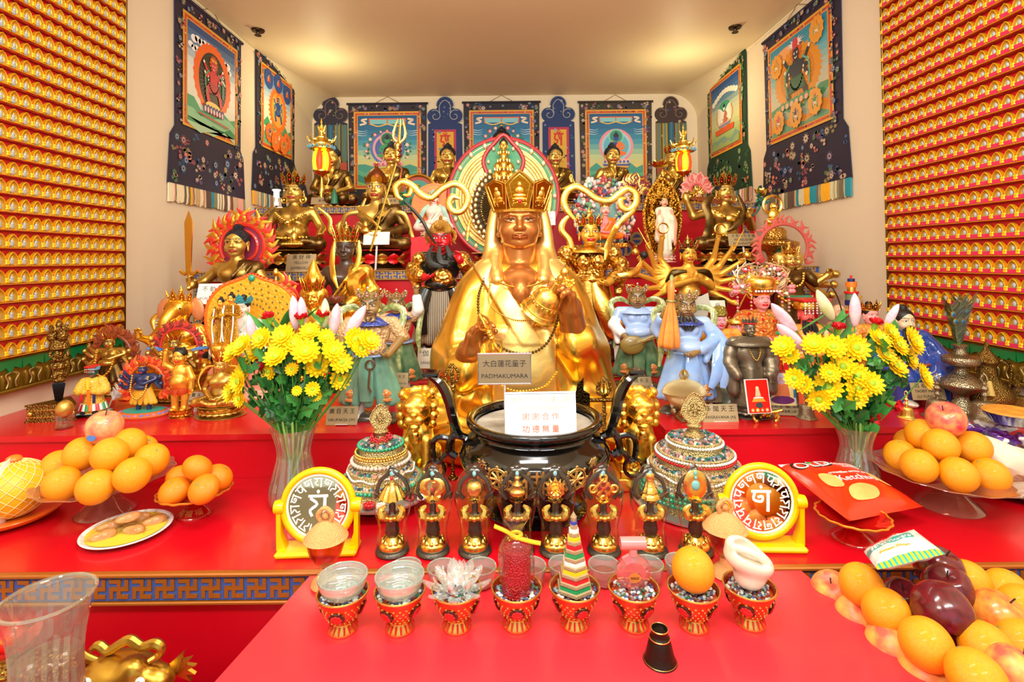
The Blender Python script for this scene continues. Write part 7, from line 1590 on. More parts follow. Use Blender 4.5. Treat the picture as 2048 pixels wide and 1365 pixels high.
def lion(label,px,flip):
 t=place('lion_statue',label,'statue',px,766,1.76,TZ1,unit=1.0)
 put('plinth',MB().add(box((0,0,.06),(.52,.46,.12),.01)).add(box((0,0,.15),(.46,.40,.08),.01)).add(prism([(-.2,.19),(.2,.19),(0,.04)],.012,'xz',.235)),goldleaf,t)
 S=SDF();S.ell((0,.06,.36),(.16,.18,.20),k=.05).ell((0,-.02,.50),(.15,.13,.15),k=.06);S.mir('cap',(.10,-.10,.46),(.10,-.15,.22),.055,.045,k=.03);S.mir('ell',(.10,-.19,.21),(.055,.07,.035));S.mir('ell',(.16,.06,.27),(.07,.13,.11))
 S.ell((0,-.06,.78),(.15,.15,.15),k=.05).ell((0,-.17,.71),(.085,.09,.075),k=.04);S.mir('ell',(.05,-.245,.70),(.045,.03,.04),k=.02);S.ell((0,-.26,.755),(.035,.025,.02),k=.02);S.ell((0,-.22,.635),(.06,.05,.025),k=.02);S.mir('ell',(.07,-.18,.82),(.05,.035,.03),k=.03);S.mir('ell',(.135,-.02,.86),(.04,.03,.06),k=.03);S.mir('ell',(.065,-.205,.785),(.02,.012,.02),k=.008)
 g=random.Random(2)
 for r_,z_ in((.15,.9),(.17,.8),(.17,.70),(.16,.60)):
  for i in range(11):
   a=-.25+(PI+.5)*i/10;S.ell((r_*math.cos(a),r_*.85*math.sin(a)-.03,z_+g.uniform(-.02,.02)),(.042,.042,.045),k=.018)
 for i in range(5):S.mir('cap',(.075+.02*i,-.235,.195),(.075+.02*i,-.25,.185),.014,k=.004)
 S.ell((0,-.16,.50),(.05,.04,.06),k=.02);put('body',S.mesh('lion',.0095),goldleaf,t);put('collar_bell',ball((0,-.185,.545),(.04,.03,.04),10,7),gold,t)
 put('ball',ball((flip*.10,-.20,.215),.05,12,8),goldor,t);return t
lion('golden guardian lion left of the incense pot',836,1);lion('golden guardian lion right of the incense pot',1275,-1)
t=place('vajra_axe','dark bronze ritual axe with vajra prongs standing at the right of the incense pot','ritual object',1207,752,1.80,TZ1)
ax=MB();ax.add(tube([(0,0,0),(0,0,.80)],.020,8));[ax.add(ball((0,0,z),(.034,.034,.02),8,5))for z in(.40,.62,.76)];ax.add(tube([(-.14,0,.76),(.16,0,.76)],.022,8));ax.add(prism([(-.14,.70),(-.20,.66),(-.24,.62),(-.30,.74),(-.26,.92),(-.20,.98),(-.20,.86),(-.14,.82)],.02,'xz',-.01))
for c,d in(((0,0,.80),(0,0,1)),((.16,0,.76),(1,0,0))):
 for i in range(4):
  a=PI/2*i+.4;u=Vector((1,0,0))if d[2]else Vector((0,0,1));q=u*math.cos(a)+Vector((0,1,0))*math.sin(a);C,D=Vector(c),Vector(d);ax.add(tube([C,C+q*.075+D*.04,C+q*.065+D*.13,C+D*.17],.014,6,sub=4))
 ax.add(tube([Vector(c),Vector(c)+Vector(d)*.2],.010,6))
put('axe',ax,abronze,t);put('foot',lathe([(0,0),(.10,0),(.09,.03),(.03,.05)],18),abronze,t)
t=place('ritual_staff','slim dark bronze ritual staff with a spiked top left of the incense pot','ritual object',904,728,1.80,TZ1)
sm_=MB();sm_.add(lathe(smooth_prof([(0,0),(.045,.0),(.04,.02),(.016,.05),(.02,.3),(.03,.36),(.018,.42),(.028,.5),(.018,.58),(.03,.66),(.018,.72),(.035,.80),(.02,.83)],2),12))
for i in range(4):a=PI/2*i;sm_.add(tube([(0,0,.82),(.05*math.cos(a),.05*math.sin(a),.86),(.05*math.cos(a),.05*math.sin(a),.93),(0,0,1.)],.012,6,sub=3))
put('staff',sm_,abronze,t)
mgd=M('mandala_repousse','EAD9A0',.8,.3,vor=.6,vorS=260,patina='B09A5A');pearl=M('pearl_string_white','F2EFE8',rough=.25,coat=.4);jadeb=M('jade_bead','1E9A72',rough=.15,coat=.5);redb=M('red_bead','C81020',rough=.2,coat=.4);goldb=gold
stones=[M('stone_'+c,c,rough=.2,coat=.4)for c in('8A6A5A','D8C8B8','2A6A5A','3A3A4A','C88A7A','5A8AA0')]
def mandala(label,px,pyb,Yc,tiers,base_r,strings,fin,seed):
 p=at(px,900,Y=Yc);t=thing('mandala_tower',label,'offering tower',(p.x,Yc,TZ1));g=random.Random(seed);z=.012
 put('tray',lathe([(0,0),(base_r*.96,0),(base_r,.004),(base_r,.010),(base_r*.9,.013),(0,.013)],40),M('tray_silver','C8C8C4',.8,.3),t)
 for k,(r,h_)in enumerate(tiers):
  u=put('tier',MB().add(lathe([(r,z),(r*1.01,z+.002),(r*.985,z+.004),(r*.985,z+h_-.004),(r*1.01,z+h_-.002),(r,z+h_),(r*.93,z+h_),(r*.93,z+h_-.006),(0,z+h_-.006)],44)),mgd,t);z+=h_
  nr=tiers[k+1][0]if k+1<len(tiers)else.02;mb=MB()
  for i in range(int(900*(r*r-nr*nr)/.012)):
   a=g.uniform(0,2*PI);q=math.sqrt(g.uniform(nr*nr,(r*.92)**2));mb.add(ball((q*math.cos(a),q*math.sin(a),z+g.uniform(-.004,.002)),g.uniform(.004,.007),6,4),g.randrange(6))
  if mb.n:put('stones',mb,stones,t)
 for nm,m,r,zz,br,sag in strings:
  pts=[(r*math.cos(a),r*math.sin(a),zz+sag*math.sin(a*2.3+seed)+(.004*math.sin(9*a)if sag else 0))for a in np.linspace(0,2*PI,90)];put(nm,beads(pts,br,n=7),m,t)
 f=MB();f.add(lathe(smooth_prof([(.03,0),(.032,.008),(.016,.014),(.018,.03),(.024,.036),(.014,.042),(0,.044)],2),18,(0,0,z)),0);fo=leafpts(.075,.10);o=[(p_.x,p_.z)for p_ in crom([(x,0,zz)for x,zz in((0,0),(-.022,.012),(-.034,.036),(-.022,.066),(0,.084),(.022,.066),(.034,.036),(.022,.012))],4,True)]
 f.add(prism([(x*fin,z+.040+zz*fin)for x,zz in o],.008,'xz',-.004),0);f.add(tube([(x*fin,-.005,z+.040+zz*fin)for x,zz in o],.003,5,closed=True),0);f.add(tube(circle_pts(.017*fin,18,(0,-.006,z+.04+.04*fin),plane='xz'),.002,5),0)
 for i in range(8):a=PI/4*i;f.add(tube([(0,-.006,z+.04+.04*fin),(.016*fin*math.cos(a),-.006,z+.04+.04*fin+.016*fin*math.sin(a))],.0025,5),0)
 put('finial',f,M('finial_brass','C8B078',.9,.3,vor=.5,vorS=300),t);return t
ml=mandala('left mandala tower on a dark stand with jade and red beads, beside the mirror',762,0,1.64,[(.118,.036),(.100,.034),(.082,.036),(.066,.034)],.158,[('jade_string',jadeb,.122,.042,.0062,0),('pearl_string',pearl,.102,.072,.0034,.004),('stone_string',stones[1],.088,.104,.006,0),('gold_mesh_band',goldb,.078,.122,.0042,0),('gold_mesh_band',goldb,.077,.130,.0042,0),('jade_string',jadeb,.068,.150,.0055,0),('red_coil',redb,.032,.166,.0035,.002),('red_coil',redb,.026,.172,.0035,.003)],.95,1)
put('dark_stand',lathe([(.10,-.03),(.105,-.02),(.09,0)],28),darkwood,ml);ml.location.z+=.03
od=MB();g=random.Random(4)
for i in range(3):
 a=-PI/2+(i-1)*.9;x,y=.138*math.cos(a),.138*math.sin(a)
 for k in range(8):b=2*PI*k/8;od.add(ball((x+.011*math.cos(b),y+.011*math.sin(b),.022),(.008,.008,.007),6,5),0);od.add(ball((x+.03+.010*math.cos(b),y+.006+.010*math.sin(b),.017),.006,6,4),1)
put('crystal_flowers',od,[redb,pearl],ml);put('gold_ingot_figures',MB().add(ball((-.135,-.06,.045),(.016,.014,.032),10,7)).add(ball((-.135,-.06,.085),.011,8,6)).add(ball((.132,-.05,.035),(.02,.014,.02),9,6)),gold,ml)
mr=mandala('right mandala tower, the larger one, ringed with pearls, red and jade beads',1389,0,1.62,[(.158,.060),(.135,.046),(.112,.042),(.080,.036)],.188,[('jade_string',jadeb,.164,.056,.0065,0),('jade_string',jadeb,.166,.042,.0065,0),('jade_string',jadeb,.160,.068,.006,0),('pearl_string',pearl,.140,.106,.004,.003),('pearl_string',pearl,.116,.152,.0042,0),('red_string',redb,.117,.143,.0042,0),('pearl_string',pearl,.092,.154,.0036,.002),('pearl_string',pearl,.083,.186,.0042,0),('gold_edge',goldb,.137,.072,.0032,0)],1.15,2)
ylw=M('yellow_plastic','FFC400',rough=.22,coat=.4);mir=M('mirror_glass','D8D4AA',1,.03)
def glyph(mb,T,g,u,mi=0):
 L=lambda pts,w:mb.add(tube([(x*u,0,z*u)for x,z in pts],w*u,4,flat=.3,up=(0,1,0),sub=3 if len(pts)>2 else 0),mi,T)
 L([(-.5,.5),(.5,.5)],.07);L([(.35,.5),(.33,0),(.3,-.5)],.08);k=g.randrange(4)
 if k==0:L([(-.3,.5),(-.4,.1),(0,.0),(.05,.25),(-.2,.2)],.07)
 elif k==1:L([(-.35,.5),(-.1,.25),(-.4,.0),(0,-.3)],.07);L([(0,.9),(.3,.75)],.06)
 elif k==2:L([(-.2,.5),(-.25,.0),(.05,-.15),(.2,.1)],.07);L([(-.2,.75),(0,.95),(.2,.75)],.06)
 else:L([(-.4,.4),(-.05,.1),(-.4,-.2),(-.3,-.5)],.07)
def mirror(label,px,py,yaw,seed):
 t=thing('stand_mirror',label,'mirror',(at(px,py,Y=1.36).x,1.36,TZ1),(0,0,yaw));r=.088;zc=.118;tl=Matrix.Translation((0,0,zc))@Matrix.Rotation(-.06,4,'X')
 b=MB();b.add(box((0,.0,.008),(.205,.07,.016),.006))
 for s in(-1,1):b.add(prism([(s*.103,.012),(s*.078,.012),(s*.092,.05),(s*.094,.125),(s*.104,.125)][::s],.022,'xz',-.011));b.add(lathe([(0,-.012),(.016,-.012),(.018,0),(.016,.012),(0,.012)],16),0,T3((s*.098,0,zc),(0,PI/2,0)))
 put('stand',b,ylw,t);R_=MB();R_.add(tube([v+Vector((0,0,0))for v in circle_pts(r,44,plane='xz')][:-1],.0095,10,closed=True),0,tl);R_.add(prism([(r*math.cos(a),r*math.sin(a))for a in np.linspace(0,2*PI,41)[:-1]],.006,'xz',-.008),0,tl);put('ring',R_,ylw,t)
 put('pale_rim',MB().add(tube(circle_pts(r*.89,40,(0,-.003,0),plane='xz'),.0028,6),0,tl),paper,t);put('mirror_disc',MB().add(prism([(r*.88*math.cos(a),r*.88*math.sin(a))for a in np.linspace(0,2*PI,41)[:-1]],.003,'xz',-.001),0,tl),mir,t,smooth=False)
 w=MB();g=random.Random(seed)
 for i in range(15):
  a=PI/2+2*PI*i/15;T=tl@Matrix.Translation((r*.66*math.cos(a),-.003,r*.66*math.sin(a)))@Matrix.Rotation(-(a-PI/2),4,'Y');glyph(w,T,g,.022)
 for u,dz in((.05,.0),):glyph(w,tl@Matrix.Translation((0,-.003,dz)),g,u)
 w.add(ball((0,-.003,.036),(.004,.001,.005),8,5),0,tl);put('white_script',w,M('white_script','FAFAF6',rough=.5),t);return t
mirror('round mirror with white script in a yellow plastic stand, left of the small statuettes',637,1050,.05,1);mirror('round mirror with white script in a yellow plastic stand, right of the small statuettes',1523,1040,-.05,2)
tan=M('tan_granules','F0B470',.15,.45,vor=.5,vorS=420,patina='C88A4A');amber=glassmat('amber_glass','E8B8A0',gcol='F0E0D0');clr=glassmat('clear_glass')
for lab,px,py,fl in(('glass goblet with a granulated tan dome lid, before the left mirror',652,1172,1),('glass goblet with a granulated tan dome lid, behind the white shell',1452,1152,-1)):
 p=at(px,py,Z=TZ1-.004);t=thing('domed_goblet',lab,'goblet',(p.x,p.y,TZ1-.004));put('foot',lathe(smooth_prof([(0,0),(.030,0),(.032,.012),(.014,.03),(.012,.044),(0,.045)],2),20),tan,t);put('bowl',lathe(smooth_prof([(.004,.044),(.02,.052),(.036,.075),(.043,.10),(.044,.112),(.042,.112),(.034,.078),(.016,.056),(0,.05)],2),26),amber,t)
 put('dome_lid',MB().add(lathe(smooth_prof([(.0,.110),(.047,.110),(.047,.116),(.038,.128),(.022,.142),(.008,.150),(0,.151)],3),28)).add(tube([(-.012,0,.150),(-.017,-.004,.166),(0,-.006,.182),(.017,-.004,.166),(.012,0,.150)],.0055,7,sub=3)).add(ball((0,0,.162),.009,8,6)),tan,t)
pewter=M('pewter_dark','5A544A',.8,.35,bump=.2,bs=200);cell=glassmat('cellophane','FAFAFA',rough=.12,ior=1.25)
names=['a parasol','twin fish','a jewel drop','a treasure vase','a spiky lotus bloom','an endless knot','a layered banner','a round wheel disc']
spots=[785,866,950,1036,1112,1208,1302,1392]
def emblem(k,px):
 p=at(px,1104,Z=TZ1);t=thing('emblem_statuette','gilt statuette topped by %s, in the row behind the bowls'%names[k],'statuette',(p.x,p.y,TZ1),group='row of eight emblem statuettes')
 put('base',lathe(smooth_prof([(0,0),(.040,0),(.041,.010),(.036,.013),(.034,.016),(0,.016)],2),26),pewter,t);put('lotus_foot',MB().add(lathe(smooth_prof([(.034,.016),(.032,.026),(.018,.038),(.013,.042),(0,.042)],2),22)).join(ring_of(petal(.014,.018,.006),12,.026,.018,tilt=-.5)),gold,t)
 put('stem',MB().add(lathe(smooth_prof([(.012,.042),(.017,.055),(.014,.075),(.018,.09),(.008,.10),(.008,.118),(.005,.13)],2),14,rf=lambda th,z:.12*np.cos(th*7))),pewter,t)
 lv=MB()
 for s in(-1,1):lv.add(tube([(0,-.010,.090),(s*.020,-.012,.095),(s*.026,-.008,.110),(s*.014,-.008,.122)],[.006,.011,.010,.003],7,sub=4));lv.add(ball((s*.010,-.016,.092),.006,8,6))
 lv.add(ball((0,-.018,.091),.007,8,6));lv.add(ring_of(petal(.012,.016,.003),7,.006,.128,tilt=.9).V and(np.concatenate(ring_of(petal(.012,.016,.003),7,.006,.128,tilt=.9).V),ring_of(petal(.012,.016,.003),7,.006,.128,tilt=.9).F));put('leaf_scrolls',lv,gold,t)
 e=MB();c=.162
 if k==0:e.add(lathe(smooth_prof([(.033,.140),(.027,.152),(.016,.17),(.006,.178),(.004,.20),(0,.205)],3),24,rf=lambda th,z:.08*np.cos(th*12)))
 elif k==1:[e.add(tube([(s*.004,-.004,.186),(s*.020,-.004,.178),(s*.022,-.004,.160),(s*.010,-.004,.146),(s*.016,-.004,.138)],[.004,.009,.011,.006,.009],8,flat=.6,up=(0,1,0),sub=4))for s in(-1,1)]
 elif k==2:e.add(lathe(smooth_prof([(0,.138),(.016,.146),(.023,.164),(.018,.178),(.006,.184),(0,.186)],3),20))
 elif k==3:e.add(lathe(smooth_prof([(.008,.136),(.022,.15),(.022,.16),(.009,.168),(.017,.174),(.006,.182),(.008,.19),(0,.198)],3),20))
 elif k==4:
  for r_,n_ in((.028,12),(.019,10),(.010,7)):
   for i in range(n_):a=2*PI*i/n_;e.add(tube([(0,-.006,c),(r_*.75*math.cos(a),-.008-(.028-r_)*.4,c+r_*.75*math.sin(a)),(r_*math.cos(a),-.004-(.028-r_)*.4,c+r_*math.sin(a))],[.004,.006,.001],6))
 elif k==5:
  for d in(-.016,0,.016):
   for T_ in(T3((0,-.004,c),(0,PI/4,0)),T3((0,-.007,c),(0,-PI/4,0))):e.add(tube([(-.022,0,d),(.022,0,d)],.0036,6),0,T_)
  for a in range(4):b=a*PI/2;e.add(tube(circle_pts(.009,14,(.027*math.cos(b),-.005,c+.027*math.sin(b)),plane='xz'),.0034,6))
 elif k==6:
  for i in range(3):e.add(lathe(smooth_prof([(.024-.005*i,.138+.015*i),(.020-.005*i,.148+.015*i),(.010,.154+.015*i)],2),20,rf=lambda th,z:.1*np.cos(th*9)))
  e.add(ball((0,-.004,.192),(.012,.007,.012),10,7))
 else:e.add(lathe(smooth_prof([(0,-.004),(.027,-.004),(.030,0),(.027,.005),(0,.006)],2),26),0,T3((0,0,.170),(PI/2,0,0),(1,1.25,1)));e.add(ball((0,-.006,.170),(.011,.006,.013),12,8),1)
 e.add(ball((0,-.008,c if k not in(7,0)else.19),(.004,.003,.005),8,6),2 if k not in(7,)else 1);put('emblem',e,[gold,M('turquoise','7AC0C0',rough=.3),redb],t)
 put('flame_back',MB().add(tube([(-.028,.006,.132),(-.040,.006,.150),(-.032,.006,.178),(-.012,.006,.196),(0,.004,.215),(.012,.006,.196),(.032,.006,.178),(.040,.006,.150),(.028,.006,.132)],.0055,6,sub=4)).add(ball((0,.002,.200),(.010,.006,.012),10,7)).add(tube([(-.034,.004,.140),(-.046,.004,.148),(-.044,.004,.134)],.004,5,sub=3)).add(tube([(.034,.004,.140),(.046,.004,.148),(.044,.004,.134)],.004,5,sub=3)),pewter,t);put('turquoise_drop',ball((0,-.006,.201),(.005,.003,.007),8,6),M('turquoise','7AC0C0'),t)
 put('cellophane_wrap',lathe(smooth_prof([(.041,.016),(.036,.06),(.044,.10),(.052,.14),(.044,.18),(.022,.215),(.004,.225)],2),22,sy=.62,rf=lambda th,z:.05*np.sin(th*7+z*90),cap=False),cell,t);return t
for k,px in enumerate(spots):emblem(k,px)
bw=M('bowl_amber_red','C8481A',.55,.25,coat=.3);bwg=M('bowl_gold_line','E0B45A',.9,.25);medr=M('bowl_red_flower','C8201A',rough=.3,coat=.3)
bb=MB();bb.add(lathe(smooth_prof([(.029,0),(.030,.004),(.024,.014),(.022,.020)],2),30,cap=False),1);bb.add(lathe(smooth_prof([(.022,.020),(.034,.034),(.044,.056),(.050,.074),(.0525,.0765),(.049,.0765),(.046,.066)],2),34,cap=False),0);bb.add(lathe([(.0,.062),(.045,.066)],30),0);bb.add(tube(circle_pts(.0510,34,(0,0,.0768)),.0020,7),1)
for i in range(16):a=2*PI*i/16;bb.add(tube([(.0245*math.cos(a),.0245*math.sin(a),.018),(.0285*math.cos(a),.0285*math.sin(a),.004)],.0022,5),2)
for r_ in range(5):
 for i in range(22):a=2*PI*(i+.5*(r_%2))/22;rr=.031+.0035*r_;bb.add(ball((rr*math.cos(a),rr*math.sin(a),.030+.0075*r_),(.003,.003,.0022),6,4),1)
for q in range(4):
 a=-PI/2+q*PI/2;T=T3((.0405*math.cos(a),.0405*math.sin(a),.046))@Matrix.Rotation(a+PI/2,4,'Z')@Matrix.Rotation(.42,4,'X');bb.add(ball((0,0,0),(.0165,.003,.0155),14,6),3,T);bb.add(ball((0,-.002,0),(.011,.0025,.011),12,6),2,T)
 for i in range(8):b=PI/4*i;bb.add(ball((.009*math.cos(b),-.0025,.009*math.sin(b)),(.0035,.002,.0035),6,4),2,T)
hold=['a wide clear glass dish','a clear glass dish beside the jars','a clear crystal lotus','a wrapped red candle','a striped paper pagoda','a pink perfume bottle','an orange','a white shell']
gst=[M('gravel_'+c,c,rough=.15,coat=.5)for c in('C8D0D0','8AA0A0','3A6A50','8A5A4A','E0E4E0','4A5A8A')]
bowls=[];proto=None;bspots=[(686,1259),(800,1257),(914,1253),(1034,1250),(1150,1249),(1268,1250),(1388,1252),(1500,1247)]
for k,(px,py)in enumerate(bspots):
 p=at(px,py,Z=TZ1-.004);lab='small red and gold footed bowl of pebbles under %s'%hold[k]
 if proto is None:
  t=thing('offering_bowl',lab,'bowl',(p.x,p.y,TZ1-.0035),group='row of eight offering bowls');put('bowl',bb,[bw,bwg,medr,M('bowl_dark_ring','3A1408',rough=.3,coat=.3)],t);gm=MB();g=random.Random(3)
  for i in range(150):a=g.uniform(0,2*PI);q=.044*math.sqrt(g.random());gm.add(ball((q*math.cos(a),q*math.sin(a),.067+g.uniform(0,.004)),(g.uniform(.003,.006),g.uniform(.003,.005),.003),6,4),g.randrange(6))
  o=put('pebbles',gm,gst,t);o['kind']='stuff';proto=t
 else:t=copy_thing(proto,(p.x,p.y,TZ1-.0035),(0,0,.25*(k-3)),label=lab)
 bowls.append((p.x,p.y,TZ1+.068))
def dishm(r,h):return lathe(smooth_prof([(0,0),(r*.55,0),(r*.8,h*.12),(r*.92,h*.55),(r,h),(r*.96,h),(r*.88,h*.55),(r*.75,h*.2),(0,h*.14)],2),34)
tg=glassmat('thick_glass','E4F0EA',gcol='FFFFFF',ior=1.8,body=.2,bodycol='EEF6F2')
for k in(0,1):t=thing('glass_dish',('wide clear glass dish on the leftmost offering bowl','clear glass dish on the second offering bowl from the left')[k],'dish',(bowls[k][0],bowls[k][1],bowls[k][2]+.002));put('dish',dishm(.0505,.034),tg,t);put('rim',tube(circle_pts(.049,34,(0,0,.034)),.0018,6),tg,t);put('ring_step',tube(circle_pts(.045,34,(0,0,.024)),.0012,5),tg,t)
t=thing('crystal_lotus','clear cut-crystal lotus flower on the third offering bowl','ornament',bowls[2]);cm_=MB()
for n_,r_,tl_,s_ in((6,.010,.18,1.),(7,.016,.55,1.),(8,.022,1.05,1.05)):cm_.join(ring_of(petal(.024*s_,.050*s_,.008),n_,r_,.004,tilt=tl_))
put('petals',cm_,glassmat('crystal','F4FAF8',ior=2.0,gcol='FFFFFF',body=.22,bodycol='F4FAF8'),t)
t=thing('candle','red glitter candle wrapped in cellophane with a yellow ribbon, on the fourth bowl','candle',bowls[3]);put('wax',lathe(smooth_prof([(0,0),(.029,0),(.030,.004),(.030,.078),(.028,.082),(0,.083)],2),28),M('red_glitter_wax','B8081E',.2,.3,vor=.7,vorS=300,coat=.4),t)
put('cellophane',MB().add(lathe(smooth_prof([(.031,0),(.036,.04),(.034,.085),(.022,.105),(.009,.112),(.016,.13),(.026,.145)],2),24,rf=lambda th,z:.09*np.sin(th*9+z*60),cap=False)),cell,t);put('ribbon',MB().add(tube(circle_pts(.011,14,(0,0,.112)),.004,6)).add(tube([(-.045,-.01,.135),(-.02,-.012,.125),(0,-.012,.113),(.03,-.014,.105),(.05,-.016,.102)],.0075,6,flat=.3,sub=3)),M('ribbon_yellow','F0C830',.3,.3),t)
t=thing('paper_pagoda','tall tapering pagoda of striped coloured layers on the fifth bowl','ornament',bowls[4]);zz=0;pc=[M('card_brown','A8906A',rough=.6,bump=.4,bs=300)]+[M('band_'+c,c,rough=.45)for c in('1E9A5A','D8202A','F0D020','F0EEE8','2A4AB0')];seq=[1,2,3,4,1,2,3,4,5];pg=MB()
for i in range(9):
 r_=.039-.0038*i;pg.add(lathe([(r_*.9,zz),(r_,zz+.002),(r_,zz+.0075),(r_*.93,zz+.009)],6,a0=.5,a1=.5+2*PI),0);pg.add(lathe([(r_*.90,zz+.009),(r_*.90,zz+.0155)],6,a0=.5,a1=.5+2*PI),seq[i]);zz+=.0155
pg.add(lathe([(.006,zz),(.007,zz+.008),(.002,zz+.016),(0,zz+.02)],6),0);put('layers',pg,pc,t,smooth=False)
t=thing('perfume_bottle','round pink perfume bottle with a GOLD label on the sixth bowl','bottle',bowls[5]);put('flask',MB().add(lathe(smooth_prof([(0,-.012),(.024,-.011),(.036,-.004),(.036,.004),(.024,.011),(0,.012)],1),14),0,T3((0,0,.036),(PI/2,0,0))),glassmat('pink_glass','F6B8B4',ior=1.7,body=.22,bodycol='F0A0A0'),t,smooth=False)
pk=M('pink_cap','E08A86',rough=.15,coat=.5);put('neck',lathe([(.009,.070),(.009,.084)],16),pk,t);put('cap',tube([(-.026,0,.094),(.026,0,.094)],.0125,20),pk,t);put('label',MB().add(prism([(.012*math.cos(a)*1.05,.030+.010*math.sin(a))for a in np.linspace(0,2*PI,25)[:-1]],.001,'xz',.0125)),M('label_gold','D8924A',.5,.35),t);word('GOLD',.007,ink,t,(0,-.0142,.030),w=.017)
orng=M('orange_peel','FF9C0A',rough=.38,bump=.35,bs=320,var=.5,vs=14,vcol='FFB818',coat=.12);manda=M('mandarin_peel','FA8A0A',rough=.36,bump=.3,bs=260,coat=.12);stemm=M('fruit_stem','8A8A4A',rough=.7)
def fruitmesh(kind):
 if kind=='orange':m=MB().add(lathe([(max(0,math.cos(a))*(1-.02*math.sin(a)),math.sin(a)*1.02 if abs(a)<1.5 else math.sin(a)*.985)for a in np.linspace(-PI/2,PI/2,22)],30))
 elif kind=='mandarin':m=MB().add(lathe([(max(0,math.cos(a))*1.05,math.sin(a)*(.86 if abs(a)<1.35 else.82))for a in np.linspace(-PI/2,PI/2,22)],30))
 else:m=MB().add(lathe([(max(0,math.cos(a))**.85*(1.02+.08*math.sin(a)),math.sin(a)*1.02-.22*max(0,1-math.cos(a)/.4)*(1 if a>0 else-.7))for a in np.linspace(-PI/2,PI/2,26)],30,rf=(lambda th,z:.03*np.cos(th*5))if kind=='red_apple' else None))
 return m.mesh(kind)
FM={}
def fruit(kind,label,loc,r,m,rot=(0,0,0),group=None,cat=None,stem=True,sticker=False):
 if kind not in FM:FM[kind]=fruitmesh(kind)
 o=bpy.data.objects.new('apple' if 'apple' in kind else('peach' if kind=='peach' else kind),FM[kind]);COL.objects.link(o);FM[kind].materials.append(m)if not FM[kind].materials else None;o.material_slots[0].link='OBJECT';o.material_slots[0].material=m
 o.location=loc;o.rotation_euler=rot;o.scale=(r,)*3;tag(o,label,cat or('apple' if 'apple' in kind else kind),group)
 ap='apple' in kind or kind=='peach'
 if stem:put('stem',(MB().add(tube([(0,0,.72),(.03,0,.98),(.06,0,1.12)],.035,6))if ap else MB().add(lathe([(.11,.985 if kind=='orange' else.83),(.06,1.02 if kind=='orange' else.86),(0,1.02 if kind=='orange' else.86)],8))),darkwood if ap else stemm,o)
 if sticker:put('sticker',MB().add(prism([(.28*math.cos(a),.18*math.sin(a))for a in np.linspace(0,2*PI,20)[:-1]],.02),0,Matrix.Rotation(-sticker,4,'Z')@T3((0,-1.01,-.25),(-.2,0,0))),M('sticker_blue','4A7AC0',rough=.4),o)
 return o
fruit('orange','single orange standing on the seventh offering bowl',(bowls[6][0],bowls[6][1],bowls[6][2]+.042),.042,orng,(.15,.1,0))
t=thing('seashell','large polished white seashell on the rightmost offering bowl','shell',(bowls[7][0],bowls[7][1],bowls[7][2]),(0,0,0));sl=M('shell_ivory','EAE0CE',rough=.15,coat=.5,var=.4,vs=30,vcol='D8C4A0')
S=SDF();S.ell((0,0,.022),(.030,.030,.022),k=.02).ell((0,0,.055),(.050,.040,.026),(.0,.28,0),k=.02).ell((-.012,0,.078),(.036,.030,.022),(0,.5,0),k=.02);S.ell((.004,-.016,.082),(.044,.024,.022),(0,.34,0),k=.008,op=1);S.path([(-.035,-.012,.090),(0,-.016,.080),(.030,-.018,.062)],.0065,.006,sub=3);put('shell',S.mesh('shell',.0022),sl,t)
jl=['small glass jar behind the second bowl','small glass jar behind the crystal lotus, left one','small glass jar between the crystal lotus and the candle','small glass jar behind the red candle, right side','small glass jar left of the paper pagoda','small glass jar between the pagoda and the perfume bottle','small glass jar right of the perfume bottle','small glass jar left of the orange on the bowl']
jb_=None
for k,(px,py)in enumerate(((812,1170),(886,1172),(962,1170),(1062,1168),(1128,1165),(1208,1166),(1296,1165),(1362,1160))):
 p=at(px,py,Z=TZ1-.004)
 if jb_ is None:jb_=t=thing('glass_jar',jl[k],'jar',(p.x,p.y,TZ1-.0035),group='glass jars behind the bowls');put('jar',dishm(.036,.042),tg,t);put('rim',tube(circle_pts(.035,26,(0,0,.042)),.0018,6),tg,t);put('contents',lathe([(0,.007),(.026,.008),(.030,.022),(0,.022)],22),M('jar_brown','8A4A38',rough=.5,var=.5,vs=60),t)
 else:copy_thing(jb_,(p.x,p.y,TZ1-.0035),label=jl[k])
p=at(1320,1322,Z=TZ1-.004);t=thing('metal_cup','small dark metal cup turned upside down on the front table','cup',(p.x,p.y,TZ1-.0035));put('cup',lathe(smooth_prof([(.0,.004),(.029,0),(.030,.003),(.026,.012),(.021,.034),(.018,.041),(.0185,.044),(.015,.049),(.0165,.058),(.0135,.059),(.012,.053),(0,.052)],2),30),M('dark_cup_metal','2E2018',.7,.35,bump=.2,bs=150),t);put('gilt_rim',MB().add(tube(circle_pts(.0295,30,(0,0,.002)),.0012,6)).add(tube(circle_pts(.0182,24,(0,0,.0425)),.0012,6)).add(tube(circle_pts(.0155,24,(0,0,.0585)),.0012,6)),bwg,t)
